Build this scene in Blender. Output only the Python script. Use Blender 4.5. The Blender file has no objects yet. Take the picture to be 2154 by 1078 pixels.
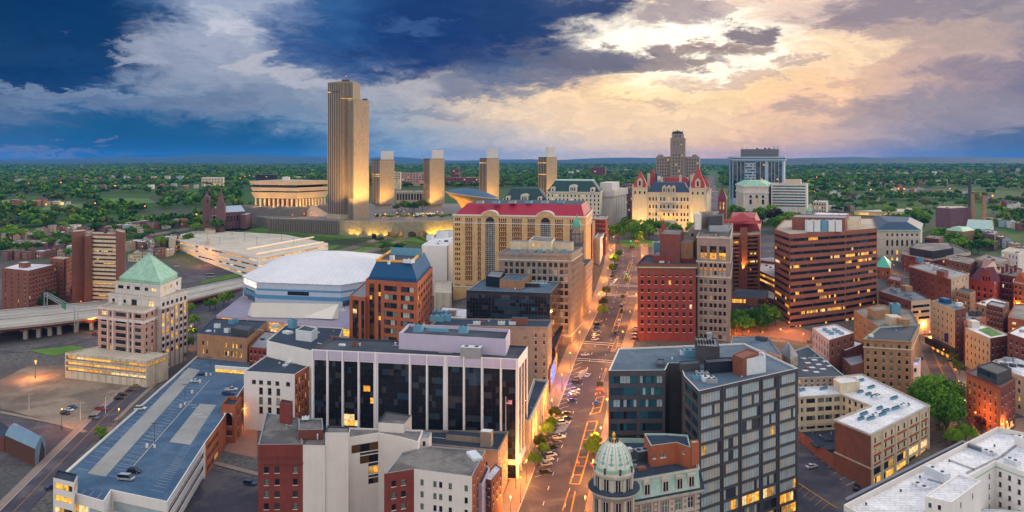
import bpy, math, random
import numpy as np
from math import sin, cos, pi, radians, sqrt, atan2, floor
S = bpy.context.scene
COL = S.collection
rnd = random.Random(7)
# ------------------------------------------------------------------ camera, sky, sun, exposure
F = 1630.0; CX = 1077.0; HZ = 335.0; CAMZ = 123.0      # focal length in photo pixels, principal column, horizon row, camera height
cam = bpy.data.objects.new('camera', bpy.data.cameras.new('camera')); COL.objects.link(cam)
cam.location = (0, 0, CAMZ); cam.rotation_euler = (radians(90), 0, 0)
cam.data.sensor_width = 36; cam.data.lens = 36*F/2154
cam.data.shift_y = -(539-HZ)/2154
cam.data.clip_start = 1; cam.data.clip_end = 60000
S.camera = cam
S.view_settings.view_transform = 'Standard'; S.view_settings.look = 'None'
S.view_settings.exposure = .18; S.view_settings.gamma = 1
S.render.engine = 'CYCLES'
S.cycles.use_denoising = True; S.cycles.max_bounces = 5; S.cycles.diffuse_bounces = 2; S.cycles.glossy_bounces = 2
S.cycles.transmission_bounces = 2; S.cycles.volume_bounces = 0; S.cycles.sample_clamp_indirect = 4
S.cycles.use_light_tree = True

def lin(c):
    return tuple(((x/255)/12.92 if x/255 <= .04045 else ((x/255+.055)/1.055)**2.4) for x in c)

class NT:
    """small helper that writes node trees"""
    def __init__(s, nt): s.nt = nt; s.n = nt.nodes
    def put(s, sock, v):
        if isinstance(v, bpy.types.NodeSocket): s.nt.links.new(v, sock)
        elif v is not None:
            if isinstance(v, (tuple, list)) and sock.type == 'RGBA' and len(v) == 3: v = tuple(v)+(1,)
            sock.default_value = v
    def math(s, op, a, b=None, c=None):
        n = s.n.new('ShaderNodeMath'); n.operation = op
        for i, v in enumerate((a, b, c)):
            if v is not None: s.put(n.inputs[i], v)
        return n.outputs[0]
    def vec(s, op, a, b=None):
        n = s.n.new('ShaderNodeVectorMath'); n.operation = op
        s.put(n.inputs[0], a)
        if b is not None: s.put(n.inputs[1], b)
        return n.outputs['Value'] if op in ('LENGTH', 'DOT_PRODUCT') else n.outputs[0]
    def xyz(s, x, y, z):
        n = s.n.new('ShaderNodeCombineXYZ'); s.put(n.inputs[0], x); s.put(n.inputs[1], y); s.put(n.inputs[2], z); return n.outputs[0]
    def sep(s, v):
        n = s.n.new('ShaderNodeSeparateXYZ'); s.put(n.inputs[0], v); return n.outputs
    def mix(s, f, a, b, mode='MIX'):
        n = s.n.new('ShaderNodeMix'); n.data_type = 'RGBA'; n.blend_type = mode
        s.put(n.inputs[0], f); s.put(n.inputs[6], a); s.put(n.inputs[7], b); return n.outputs[2]
    def noise(s, v, scale, detail=4, rough=.55, dist=0, out=0):
        n = s.n.new('ShaderNodeTexNoise'); s.put(n.inputs['Vector'], v)
        n.inputs['Scale'].default_value = scale; n.inputs['Detail'].default_value = detail
        n.inputs['Roughness'].default_value = rough; n.inputs['Distortion'].default_value = dist
        return n.outputs[out]
    def step(s, v, a, b, x=0, y=1):
        n = s.n.new('ShaderNodeMapRange'); n.interpolation_type = 'SMOOTHSTEP'
        s.put(n.inputs[0], v)
        for i, q in enumerate((a, b, x, y)): s.put(n.inputs[i+1], q)
        return n.outputs[0]
    def ramp(s, f, stops, interp='EASE'):
        n = s.n.new('ShaderNodeValToRGB'); n.color_ramp.interpolation = interp
        e = n.color_ramp.elements
        while len(e) < len(stops): e.new(.5)
        for i, (p, c) in enumerate(stops):
            e[i].position = p; e[i].color = tuple(c)+(1,)
        s.put(n.inputs[0], f); return n.outputs[0]

world = bpy.data.worlds.new('World'); S.world = world; world.use_nodes = True
SUN_AZ, SUN_EL = radians(48), radians(13)
def build_sky():
    nt = NT(world.node_tree); nt.n.clear()
    g = nt.n.new('ShaderNodeTexCoord').outputs['Generated']
    x, y, z = nt.sep(g)
    az = nt.math('ARCTAN2', x, y)
    hor = nt.math('SQRT', nt.math('ADD', nt.math('MULTIPLY', x, x), nt.math('MULTIPLY', y, y)))
    el = nt.math('DIVIDE', z, nt.math('MAXIMUM', hor, .02))
    A = lambda px: math.atan((px-CX)/F)
    E = lambda px, py: (HZ-py)/F*cos(A(px))
    R0, R1 = -.75, .75
    P = lambda px: (A(px)-R0)/(R1-R0)
    # wind-drawn distortion of the cloud edges: streaky along the horizon, finer upward
    nv = nt.xyz(nt.math('MULTIPLY', az, 1.0), nt.math('MULTIPLY', el, 2.6), 0.3)
    big = nt.noise(nv, 5.5, 8, .62, .3, 1); fine = nt.noise(nv, 22, 8, .70, .5, 1)
    b = nt.sep(nt.vec('SUBTRACT', big, (.5, .5, .5))); f = nt.sep(nt.vec('SUBTRACT', fine, (.5, .5, .5)))
    waz = nt.math('ADD', az, nt.math('ADD', nt.math('MULTIPLY', b[0], .24), nt.math('MULTIPLY', f[0], .12)))
    wel = nt.math('ADD', el, nt.math('ADD', nt.math('MULTIPLY', b[1], .075), nt.math('MULTIPLY', f[1], .065)))
    faz = nt.math('DIVIDE', nt.math('SUBTRACT', waz, R0), R1-R0)
    fhz = nt.math('DIVIDE', nt.math('SUBTRACT', nt.math('ADD', az, nt.math('MULTIPLY', b[0], .05)), R0), R1-R0)
    row = lambda f, d: nt.ramp(f, [(P(p), lin(c)) for p, c in d], 'LINEAR')
    low = row(fhz, [(-60, (100, 112, 140)), (60, (96, 122, 152)), (150, (26, 84, 122)), (420, (18, 86, 130)), (620, (44, 108, 148)), (850, (132, 156, 176)),
                   (1000, (176, 172, 172)), (1150, (214, 196, 180)), (1300, (234, 202, 164)), (1500, (240, 190, 150)), (1700, (214, 176, 152)), (1900, (136, 134, 150)), (2154, (76, 98, 126))])
    mid = row(faz, [(0, (72, 98, 132)), (200, (62, 96, 136)), (350, (92, 116, 146)), (480, (112, 128, 152)), (620, (132, 144, 164)), (800, (148, 154, 166)), (950, (188, 178, 170)),
                   (1100, (226, 202, 172)), (1250, (250, 212, 164)), (1400, (255, 222, 166)), (1560, (255, 214, 160)), (1720, (242, 196, 156)), (1900, (198, 166, 154)), (2154, (122, 118, 138))])
    top = row(faz, [(0, (8, 42, 86)), (160, (14, 54, 100)), (310, (52, 84, 126)), (420, (148, 160, 184)), (560, (128, 144, 176)), (700, (40, 80, 130)), (900, (24, 54, 104)), (1120, (30, 62, 112)),
                   (1250, (120, 120, 132)), (1340, (250, 225, 192)), (1450, (255, 238, 208)), (1600, (238, 208, 182)), (1750, (216, 190, 176)), (1900, (190, 165, 156)), (2154, (150, 140, 146))])
    c = nt.mix(nt.step(wel, .010, .075), low, mid)
    c = nt.mix(nt.step(wel, .085, .165), c, top)
    def blob(c, px, py, rx, ry, col, k=1., soft=.35, gain=1.):
        u = nt.math('DIVIDE', nt.math('SUBTRACT', waz, A(px)), rx/F*cos(A(px))**2)
        v = nt.math('DIVIDE', nt.math('SUBTRACT', wel, E(px, py)), ry/F)
        r = nt.math('SQRT', nt.math('ADD', nt.math('MULTIPLY', u, u), nt.math('MULTIPLY', v, v)))
        m = nt.step(r, 1+soft*.7, 1-soft*.8, 0, k)
        q = lin(col); return nt.mix(m, c, tuple(v*gain for v in q))
    for a in SKY_BLOBS: c = blob(c, *a)
    # billow shading inside the clouds
    puff = nt.noise(nt.xyz(waz, nt.math('MULTIPLY', wel, 2.2), 1.7), 26, 9, .62, .2)
    c = nt.mix(.85, c, nt.mix(1, c, nt.ramp(puff, [(.28, (.78, .80, .86)), (.5, (1, 1, 1)), (.75, (1.30, 1.24, 1.18))], 'LINEAR'), 'MULTIPLY'))
    # the sky above the picture and behind the camera: broken bright overcast
    sky = nt.n.new('ShaderNodeTexSky'); sky.sky_type = 'NISHITA'; sky.sun_disc = False
    sky.sun_elevation = SUN_EL; sky.sun_rotation = SUN_AZ
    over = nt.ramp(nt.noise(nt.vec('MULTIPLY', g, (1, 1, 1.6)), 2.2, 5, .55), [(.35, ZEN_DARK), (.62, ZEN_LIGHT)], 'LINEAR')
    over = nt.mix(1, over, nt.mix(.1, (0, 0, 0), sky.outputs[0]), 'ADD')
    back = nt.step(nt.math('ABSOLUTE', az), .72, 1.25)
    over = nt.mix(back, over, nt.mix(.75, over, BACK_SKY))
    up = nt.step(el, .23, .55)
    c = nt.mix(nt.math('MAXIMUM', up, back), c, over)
    c = nt.mix(nt.step(z, -.02, -.12), c, (.03, .04, .05))
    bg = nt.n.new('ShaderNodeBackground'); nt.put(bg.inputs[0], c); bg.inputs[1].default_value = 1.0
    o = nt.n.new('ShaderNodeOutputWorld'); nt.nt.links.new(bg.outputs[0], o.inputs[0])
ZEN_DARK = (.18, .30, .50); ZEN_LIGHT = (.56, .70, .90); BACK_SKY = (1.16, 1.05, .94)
SKY_BLOBS = [ # (px, py, rx, ry, sRGB colour, weight, softness)
    (250, 300, 520, 42, (18, 78, 122), .85, .6), (60, 322, 150, 9, (120, 118, 140), .6, .5),
    (60, 70, 300, 95, (10, 50, 94), .9, .4), (90, 165, 180, 26, (12, 52, 98), .8, .5), (230, 215, 260, 20, (108, 124, 150), .6, .6),
    (430, 120, 190, 62, (150, 158, 176), .75, .5), (520, 45, 130, 55, (165, 172, 190), .6, .6),
    (660, 40, 120, 45, (48, 88, 138), .7, .5), (760, 100, 190, 60, (34, 74, 128), .8, .5), (960, 90, 230, 70, (24, 54, 106), .9, .45), (1150, 30, 170, 50, (34, 60, 106), .85, .45),
    (1130, 150, 190, 36, (72, 92, 128), .8, .5), (1010, 190, 120, 24, (70, 94, 132), .7, .5), (820, 190, 110, 22, (170, 168, 176), .55, .6), (860, 238, 90, 9, (110, 128, 152), .6, .6),
    (1460, 85, 210, 80, (255, 244, 222), .9, .55, 1.25), (1330, 125, 190, 24, (140, 122, 122), .9, .45), (1210, 118, 120, 34, (92, 98, 120), .8, .5),
    (1575, 78, 75, 26, (112, 100, 112), .92, .4), (1420, 25, 110, 34, (150, 134, 142), .85, .45), (1545, 20, 60, 24, (160, 140, 146), .7, .5), (1500, 112, 70, 12, (150, 126, 120), .8, .5),
    (1620, 135, 55, 10, (170, 142, 134), .7, .5), (1390, 207, 44, 12, (190, 160, 146), .7, .5), (1520, 165, 70, 14, (196, 164, 148), .7, .5), (1710, 168, 60, 12, (196, 162, 146), .6, .5),
    (1930, 16, 200, 26, (138, 130, 142), .8, .45), (1800, 48, 60, 20, (150, 132, 138), .7, .5), (2000, 95, 170, 46, (190, 164, 152), .6, .6), (1760, 110, 120, 30, (252, 220, 176), .7, .6), (1300, 240, 330, 40, (240, 206, 168), .65, .7), (1640, 235, 120, 30, (236, 190, 158), .6, .6),
    (1990, 240, 240, 38, (142, 136, 146), .75, .5), (640, 175, 110, 16, (176, 176, 186), .7, .6), (330, 95, 150, 14, (150, 158, 178), .6, .5), (240, 120, 70, 16, (160, 166, 184), .7, .5), (130, 190, 210, 8, (120, 138, 164), .7, .5), (560, 140, 60, 20, (186, 184, 190), .7, .5), (480, 60, 60, 26, (190, 192, 204), .7, .5), (880, 60, 70, 20, (60, 92, 140), .6, .5), (2060, 160, 150, 26, (140, 128, 140), .7, .6), (2120, 300, 150, 20, (78, 98, 126), .6, .5), (1760, 225, 120, 22, (160, 142, 142), .6, .6)]
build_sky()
world.cycles.sampling_method = 'MANUAL'; world.cycles.sample_map_resolution = 256
sun = bpy.data.objects.new('sun', bpy.data.lights.new('sun', 'SUN')); COL.objects.link(sun)
sun.data.energy = 2.1; sun.data.angle = radians(14); sun.data.color = (1, .78, .55)
sun.rotation_euler = (radians(90)-SUN_EL, 0, pi-SUN_AZ)
# ------------------------------------------------------------------ terrain
def smooth(a, b, x):
    t = np.clip((np.asarray(x, float)-a)/(b-a), 0, 1); return t*t*(3-2*t)
def Xs(Y): return 20+.20*(Y-297)                        # centre line of the main street
_C = ([-500, 275, 300, 441, 560, 706, 850, 2000, 4000, 30000], [0, 0, 1, 12, 27.5, 45, 46, 58, 62, 62])
_L = ([-500, 480, 630, 800, 960, 1100, 1400, 2000, 4000, 30000], [2, 2, 5, 14, 30, 38, 48, 58, 62, 62])
_R = ([-500, 300, 480, 700, 900, 1160, 1500, 2000, 4000, 30000], [6, 8, 10, 16, 19, 22, 38, 56, 62, 62])
def H(X, Y):
    X = np.asarray(X, float); Y = np.asarray(Y, float)
    d = X-Xs(np.clip(Y, 0, 1400))
    wl = smooth(50, 190, -d)*(1-smooth(1500, 2600, Y)*.0); t = smooth(560, 760, Y); wr = smooth(60+t*90, 260+t*40, d)
    h = np.interp(Y, *_C)*(1-wl-wr)+np.interp(Y, *_L)*wl+np.interp(Y, *_R)*wr
    far = smooth(1300, 3500, Y)
    return h+far*(7*np.sin(X/610+1)*np.sin(Y/900)+5*np.sin(X/270+Y/520))
def h1(x, y): return float(H(x, y))
def W(px, py, z):
    Y = (CAMZ-z)*F/(py-HZ); return ((px-CX)/F*Y, Y)
def atY(px, Y): return ((px-CX)/F*Y, Y)
def G(px, py):
    "the ground point seen at a photo pixel"
    lo = 60.
    t = np.linspace(60, 6000, 5941) if py > 352 else np.linspace(60, 24000, 12000)
    g = CAMZ-(py-HZ)/F*t-H((px-CX)/F*t, t)
    i = np.argmax(g < 0)
    if i == 0: i = len(t)-1
    a = g[i-1]/(g[i-1]-g[i]+1e-9); Y = t[i-1]+(t[i]-t[i-1])*a
    return ((px-CX)/F*Y, Y)
# ------------------------------------------------------------------ materials
MATS = {}
def M(name, col=(.5, .5, .5), rough=.85, var=.22, scale=.35, metal=0, spec=.3, kind=None, emit=None, c2=None):
    """procedural surface: base colour mottled at two scales, optional second colour for patches"""
    if name in MATS: return MATS[name]
    m = bpy.data.materials.new(name); m.use_nodes = True; MATS[name] = m
    nt = NT(m.node_tree); bs = nt.n['Principled BSDF']
    pos = nt.n.new('ShaderNodeNewGeometry').outputs['Position']
    bs.inputs['Roughness'].default_value = rough; bs.inputs['Metallic'].default_value = metal
    bs.inputs['Specular IOR Level'].default_value = spec
    if emit:
        bs.inputs['Base Color'].default_value = tuple(col)+(1,)
        nz = nt.noise(pos, .8, 2, .5)
        nt.put(bs.inputs['Emission Color'], nt.mix(1, tuple(emit[0]), nt.ramp(nz, [(.3, (.35,)*3), (.7, (1.2,)*3)], 'LINEAR'), 'MULTIPLY'))
        bs.inputs['Emission Strength'].default_value = emit[1]
        return m
    c = tuple(col)
    n1 = nt.noise(pos, scale, 5, .6); n2 = nt.noise(pos, scale*7, 3, .6)
    if c2: c = nt.mix(nt.step(nt.noise(pos, scale*.5, 5, .6, .5), .46, .60), tuple(col), tuple(c2))
    k = nt.math('ADD', nt.math('MULTIPLY', nt.math('SUBTRACT', n1, .5), var*2.6), nt.math('MULTIPLY', nt.math('SUBTRACT', n2, .5), var*1.4))
    if kind == 'wall':      # rain streaks running down, faint course lines
        st = nt.noise(nt.vec('MULTIPLY', pos, (1, 1, .06)), 1.1, 4, .6)
        k = nt.math('ADD', k, nt.math('MULTIPLY', nt.math('SUBTRACT', st, .5), var*2.0))
    if kind == 'roof':      # membrane sheets: rows of seams and ponding marks
        br = nt.n.new('ShaderNodeTexBrick'); nt.put(br.inputs['Vector'], nt.vec('MULTIPLY', pos, (1, 1, 0)))
        br.inputs['Scale'].default_value = .16; br.inputs['Mortar Size'].default_value = .022; br.offset = .3
        br.inputs['Color1'].default_value = (.48,)*3+(1,); br.inputs['Color2'].default_value = (.62,)*3+(1,); br.inputs['Mortar'].default_value = (.22,)*3+(1,)
        k = nt.math('ADD', k, nt.math('MULTIPLY', nt.math('SUBTRACT', nt.sep(br.outputs[0])[0], .52), .9))
    hsv = nt.mix(1, c, nt.xyz(*[nt.math('MAXIMUM', nt.math('ADD', k, 1.), .15)]*3), 'MULTIPLY')
    nt.put(bs.inputs['Base Color'], hsv)
    return m
def glass(name, col, rough=.12, spec=.6, var=.5):
    m = M(name, col, rough, var, .22, 0, spec); return m
def setup_materials():
    for n, c in dict(brick_red=(.20, .044, .037), brick_dark=(.17, .055, .045), brick_brown=(.22, .085, .06), brick_tan=(.34, .19, .105), brick_gray=(.30, .235, .19), brick_orange=(.36, .105, .05), brick_maroon=(.17, .062, .052),
                     limestone=(.50, .45, .38), limestone_gray=(.28, .235, .21), cream=(.62, .52, .38), stucco_tan=(.58, .38, .18), white_wall=(.74, .71, .69), cream_wall=(.70, .64, .60), granite_pink=(.41, .25, .21), granite_white=(.60, .56, .53), concrete=(.42, .40, .37),
                     white_panel=(.76, .745, .765), lilac_panel=(.52, .46, .60), dark_metal=(.072, .069, .080), brown_panel=(.27, .10, .07), marble=(.42, .34, .25), arena_panel=(.47, .53, .63), sandstone=(.38, .30, .21), purple_brick=(.17, .085, .11), pale_blue_wall=(.50, .62, .78), glass_dark_wall=(.03, .03, .04)).items():
        M(n, c, .88, .09 if n in ('cream_wall', 'white_wall', 'white_panel', 'lilac_panel', 'arena_panel') else .27, .3, kind='wall')
    for n, c, c2 in (('roof_dark', (.040, .048, .066), (.065, .072, .088)), ('roof_blue', (.075, .115, .165), (.10, .145, .20)), ('roof_gray', (.19, .175, .165), (.10, .092, .088)), ('roof_white', (.68, .68, .72), (.56, .57, .62)), ('roof_navy', (.025, .042, .068), (.035, .05, .08)), ('roof_tan', (.45, .38, .30), (.36, .30, .24)), ('roof_mid', (.26, .27, .30), (.2, .21, .24)), ('deck_blue', (.050, .105, .185), (.075, .135, .215)), ('deck_cream', (.56, .50, .40), (.48, .43, .35))):
        M(n, c, .75, .28, .12, kind='roof', c2=c2)
    M('slate_blue', (.03, .062, .115), .6, .25, .8); M('slate_green', (.018, .055, .06), .6, .25, .6); M('copper', (.25, .45, .33), .6, .25, .5, c2=(.31, .50, .39)); M('copper_pale', (.40, .52, .47), .6, .25, .7, c2=(.30, .46, .40))
    M('red_roof', (.34, .012, .035), .5, .12, .4); M('red_tile', (.33, .05, .055), .7, .2, .5); M('mansard_blue', (.012, .075, .19), .75, .12, .3); M('gold_trim', (.80, .36, .03), .5, .1, .3); M('gold', (.8, .48, .1), .3, .1, 1, metal=.6); M('membrane_white', (.74, .73, .76), .6, .07, .05, kind='roof'); M('canopy_cream', (.84, .82, .74), .6, .08, .1)
    M('asphalt', (.062, .057, .078), .85, .34, .12, c2=(.115, .10, .105)); M('paint_faint', (.34, .36, .40), .8, .3, .6); M('deck_lane', (.30, .295, .28), .8, .25, .1); M('asphalt_old', (.16, .128, .10), .9, .4, .06, c2=(.26, .205, .155)); M('sidewalk', (.27, .20, .165), .9, .2, .4); M('brick_paving', (.30, .15, .11), .9, .2, .5); M('kerb', (.42, .40, .38), .9, .1, .5)
    M('paint_white', (.75, .74, .72), .7, .25, .8); M('paint_yellow', (.52, .27, .03), .7, .25, .8); M('grass', (.10, .20, .025), .95, .35, .12, c2=(.075, .16, .02)); M('hedge', (.03, .07, .015), .95, .5, .6); M('soil', (.13, .10, .075), .95, .3, .2)
    M('steel', (.35, .38, .42), .45, .12, .6, metal=.4); M('steel_dark', (.07, .075, .085), .5, .15, .6, metal=.3); M('equip_white', (.62, .66, .70), .5, .15, .5); M('equip_blue', (.12, .30, .42), .5, .2, .5); M('equip_gray', (.28, .30, .33), .6, .2, .5); M('rust', (.20, .07, .04), .8, .3, .5); M('lamp_post', (.03, .035, .03), .5, .1, 1)
    M('bark', (.09, .065, .045), .95, .3, 1); M('trim_white', (.70, .66, .62), .8, .12, .5); M('trim_tan', (.55, .45, .34), .8, .15, .5); M('trim_brown', (.16, .10, .08), .8, .15, .5); M('frame_dark', (.03, .03, .035), .5, .1, 1); M('rubber', (.015, .015, .016), .8, .1, 1); M('black_void', (.012, .012, .014), .9, .2, .5)
    glass('glass_dark', (.012, .014, .02), .10, .5); glass('glass_blue', (.02, .05, .085), .08, .7); glass('glass_teal', (.02, .12, .16), .08, .8); glass('glass_mid', (.045, .05, .062), .12, .6); glass('blind', (.43, .41, .36), .5, .4, .25); glass('blind_green', (.14, .19, .17), .3, .5, .3); glass('glass_pale', (.36, .43, .47), .25, .6, .3); glass('glass_bronze', (.10, .055, .02), .12, .6)  # glass_pale and blind: pane colours lightened to carry the sky they reflect
    M('lit_warm', (.1, .06, .02), .5, emit=((1., .50, .075), 1.25)); M('lit_amber', (.1, .06, .02), .5, emit=((1., .40, .04), 1.0)); M('lit_white', (.1, .1, .1), .5, emit=((1., .66, .28), 1.15)); M('lit_dim', (.08, .05, .02), .5, emit=((1., .5, .12), .5)); M('lit_garage', (.1, .07, .03), .6, emit=((1., .50, .06), 1.3)); M('lamp_glow', (.1, .1, .1), .5, emit=((1., .31, .03), 3.2)); M('lamp_white', (.1, .1, .1), .5, emit=((1., .9, .75), 14)); M('red_light', (.1, 0, 0), .5, emit=((1., .03, .04), 7)); M('green_light', (0, .1, .05), .5, emit=((.05, 1., .45), 5)); M('blue_light', (0, 0, .1), .5, emit=((.06, .10, 1.), 5)); M('sign_violet', (.1, .1, .1), .5, emit=((.45, .3, 1.), 1.5)); M('sign_white', (.1, .1, .1), .5, emit=((1., .78, .70), 1.3))
setup_materials()
# ------------------------------------------------------------------ mesh helpers
class MB:
    "collects faces in world space and links them as ONE mesh object"
    def __init__(s): s.v = []; s.f = []; s.m = []
    def poly(s, pts, m=0):
        i = len(s.v); s.v.extend(pts); s.f.append(tuple(range(i, i+len(pts)))); s.m.append(m)
    def quad(s, a, b, c, d, m=0): s.poly((a, b, c, d), m)
    def prism(s, P, z0, z1, m=0, mt=None, bottom=False, inset=None):
        T = P if inset is None else inset
        n = len(P)
        for i in range(n):
            j = (i+1) % n
            s.quad((*P[i][:2], z0), (*P[j][:2], z0), (*T[j][:2], z1), (*T[i][:2], z1), m)
        s.poly([(*p[:2], z1) for p in T], m if mt is None else mt)
        if bottom: s.poly([(*p[:2], z0) for p in reversed(P)], m)
    def box(s, c, d, z0, z1, ang=0, m=0, mt=None, bottom=True):
        ca, sa = cos(ang), sin(ang); hx, hy = d[0]/2, d[1]/2
        P = [(c[0]+x*ca-y*sa, c[1]+x*sa+y*ca) for x, y in ((-hx, -hy), (hx, -hy), (hx, hy), (-hx, hy))]
        s.prism(P, z0, z1, m, mt, bottom)
    def cyl(s, c, z0, z1, r0, r1=None, n=10, m=0, cap=True, mt=None):
        r1 = r0 if r1 is None else r1
        a = [2*pi*i/n for i in range(n)]
        for i in range(n):
            j = (i+1) % n
            s.quad((c[0]+r0*cos(a[i]), c[1]+r0*sin(a[i]), z0), (c[0]+r0*cos(a[j]), c[1]+r0*sin(a[j]), z0), (c[0]+r1*cos(a[j]), c[1]+r1*sin(a[j]), z1), (c[0]+r1*cos(a[i]), c[1]+r1*sin(a[i]), z1), m)
        if cap and r1 > .001: s.poly([(c[0]+r1*cos(t), c[1]+r1*sin(t), z1) for t in a], m if mt is None else mt)
    def lathe(s, c, prof, n=16, m=0):
        for (r0, z0), (r1, z1) in zip(prof, prof[1:]): s.cyl(c, z0, z1, max(r0, 1e-3), max(r1, 1e-3), n, m, False)
        if prof[-1][0] > .01: s.poly([(c[0]+prof[-1][0]*cos(2*pi*i/n), c[1]+prof[-1][0]*sin(2*pi*i/n), prof[-1][1]) for i in range(n)], m)
    def tube(s, p, q, r, n=6, m=0, r1=None):
        p = np.array(p, float); q = np.array(q, float); d = q-p; L = np.linalg.norm(d)
        if L < 1e-6: return
        d /= L; u = np.cross(d, (0, 0, 1.) if abs(d[2]) < .9 else (1., 0, 0)); u /= np.linalg.norm(u); w = np.cross(d, u); r1 = r if r1 is None else r1
        A = [tuple(p+r*(u*cos(2*pi*i/n)+w*sin(2*pi*i/n))) for i in range(n)]; B = [tuple(q+r1*(u*cos(2*pi*i/n)+w*sin(2*pi*i/n))) for i in range(n)]
        for i in range(n): j = (i+1) % n; s.quad(A[i], A[j], B[j], B[i], m)
        s.poly(B, m); s.poly(A[::-1], m)
    def mesh(s, name, mats, off=(0, 0, 0), smooth=False):
        me = bpy.data.meshes.new(name)
        v = np.array(s.v, float).reshape(-1, 3)-np.array(off)
        me.from_pydata(v.tolist(), [], s.f)
        for x in mats: me.materials.append(MATS[x] if isinstance(x, str) else x)
        me.polygons.foreach_set('material_index', s.m)
        if smooth: me.polygons.foreach_set('use_smooth', [True]*len(s.f))
        me.update(); return me
    def build(s, name, mats, parent=None, smooth=False, base=None):
        if not isinstance(mats, (list, tuple)): mats = [mats]
        off = tuple(parent['_o']) if parent is not None else (base or (0, 0, 0))
        o = bpy.data.objects.new(name, s.mesh(name, mats, off, smooth)); COL.objects.link(o)
        if parent is not None: o.parent = parent
        else: o.location = off
        return o
def thing(name, label, cat, loc, group=None):
    o = bpy.data.objects.new(name, None); COL.objects.link(o); o.location = loc; o.empty_display_size = .5
    o['_o'] = [float(v) for v in loc]; o['label'] = label; o['category'] = cat
    if group: o['group'] = group
    return o
def tag(o, label, cat, group=None):
    o['label'] = label; o['category'] = cat
    if group: o['group'] = group
    return o
def kind(o, k='structure'): o['kind'] = k; return o
def child(name, me, parent, loc=(0, 0, 0), rz=0):
    o = bpy.data.objects.new(name, me); COL.objects.link(o); o.parent = parent; o.location = loc; o.rotation_euler = (0, 0, rz); return o
def light(name, kind_, loc, energy, color, parent=None, size=None, target=None, spot=None, blend=.6):
    L = bpy.data.lights.new(name, kind_); L.energy = energy; L.color = color
    o = bpy.data.objects.new(name, L); COL.objects.link(o)
    if size and kind_ in ('POINT', 'SPOT'): L.shadow_soft_size = size
    if spot: L.spot_size = radians(spot); L.spot_blend = blend
    o.location = loc
    if parent is not None: o.parent = parent; o.location = [a-b for a, b in zip(loc, parent['_o'])]
    if target is not None:
        from mathutils import Vector
        o.rotation_euler = (Vector(target)-Vector(loc)).to_track_quat('-Z', 'Y').to_euler()
    return o
def offset_poly(P, d):
    "inset a CCW polygon by d (outset when negative)"
    n = len(P); out = []
    for i in range(n):
        a, b, c = np.array(P[i-1][:2]), np.array(P[i][:2]), np.array(P[(i+1) % n][:2])
        u = (b-a)/(np.linalg.norm(b-a)+1e-9); w = (c-b)/(np.linalg.norm(c-b)+1e-9)
        n1 = np.array((-u[1], u[0])); n2 = np.array((-w[1], w[0])); k = 1+n1@n2
        out.append(tuple(b+(n1+n2)*d/max(k, .3)))
    return out
ORD = 'first second third fourth fifth sixth seventh eighth ninth tenth eleventh twelfth thirteenth fourteenth fifteenth sixteenth seventeenth eighteenth nineteenth twentieth'.split()
TENS = {20: 'twenty', 30: 'thirty', 40: 'forty', 50: 'fifty'}
def nth(i):
    if i < 20: return ORD[i]
    t, u = (i+1)//10*10, (i+1) % 10
    return TENS[t][:-1]+'ieth' if u == 0 else TENS[t]+'-'+ORD[u-1]
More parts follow.
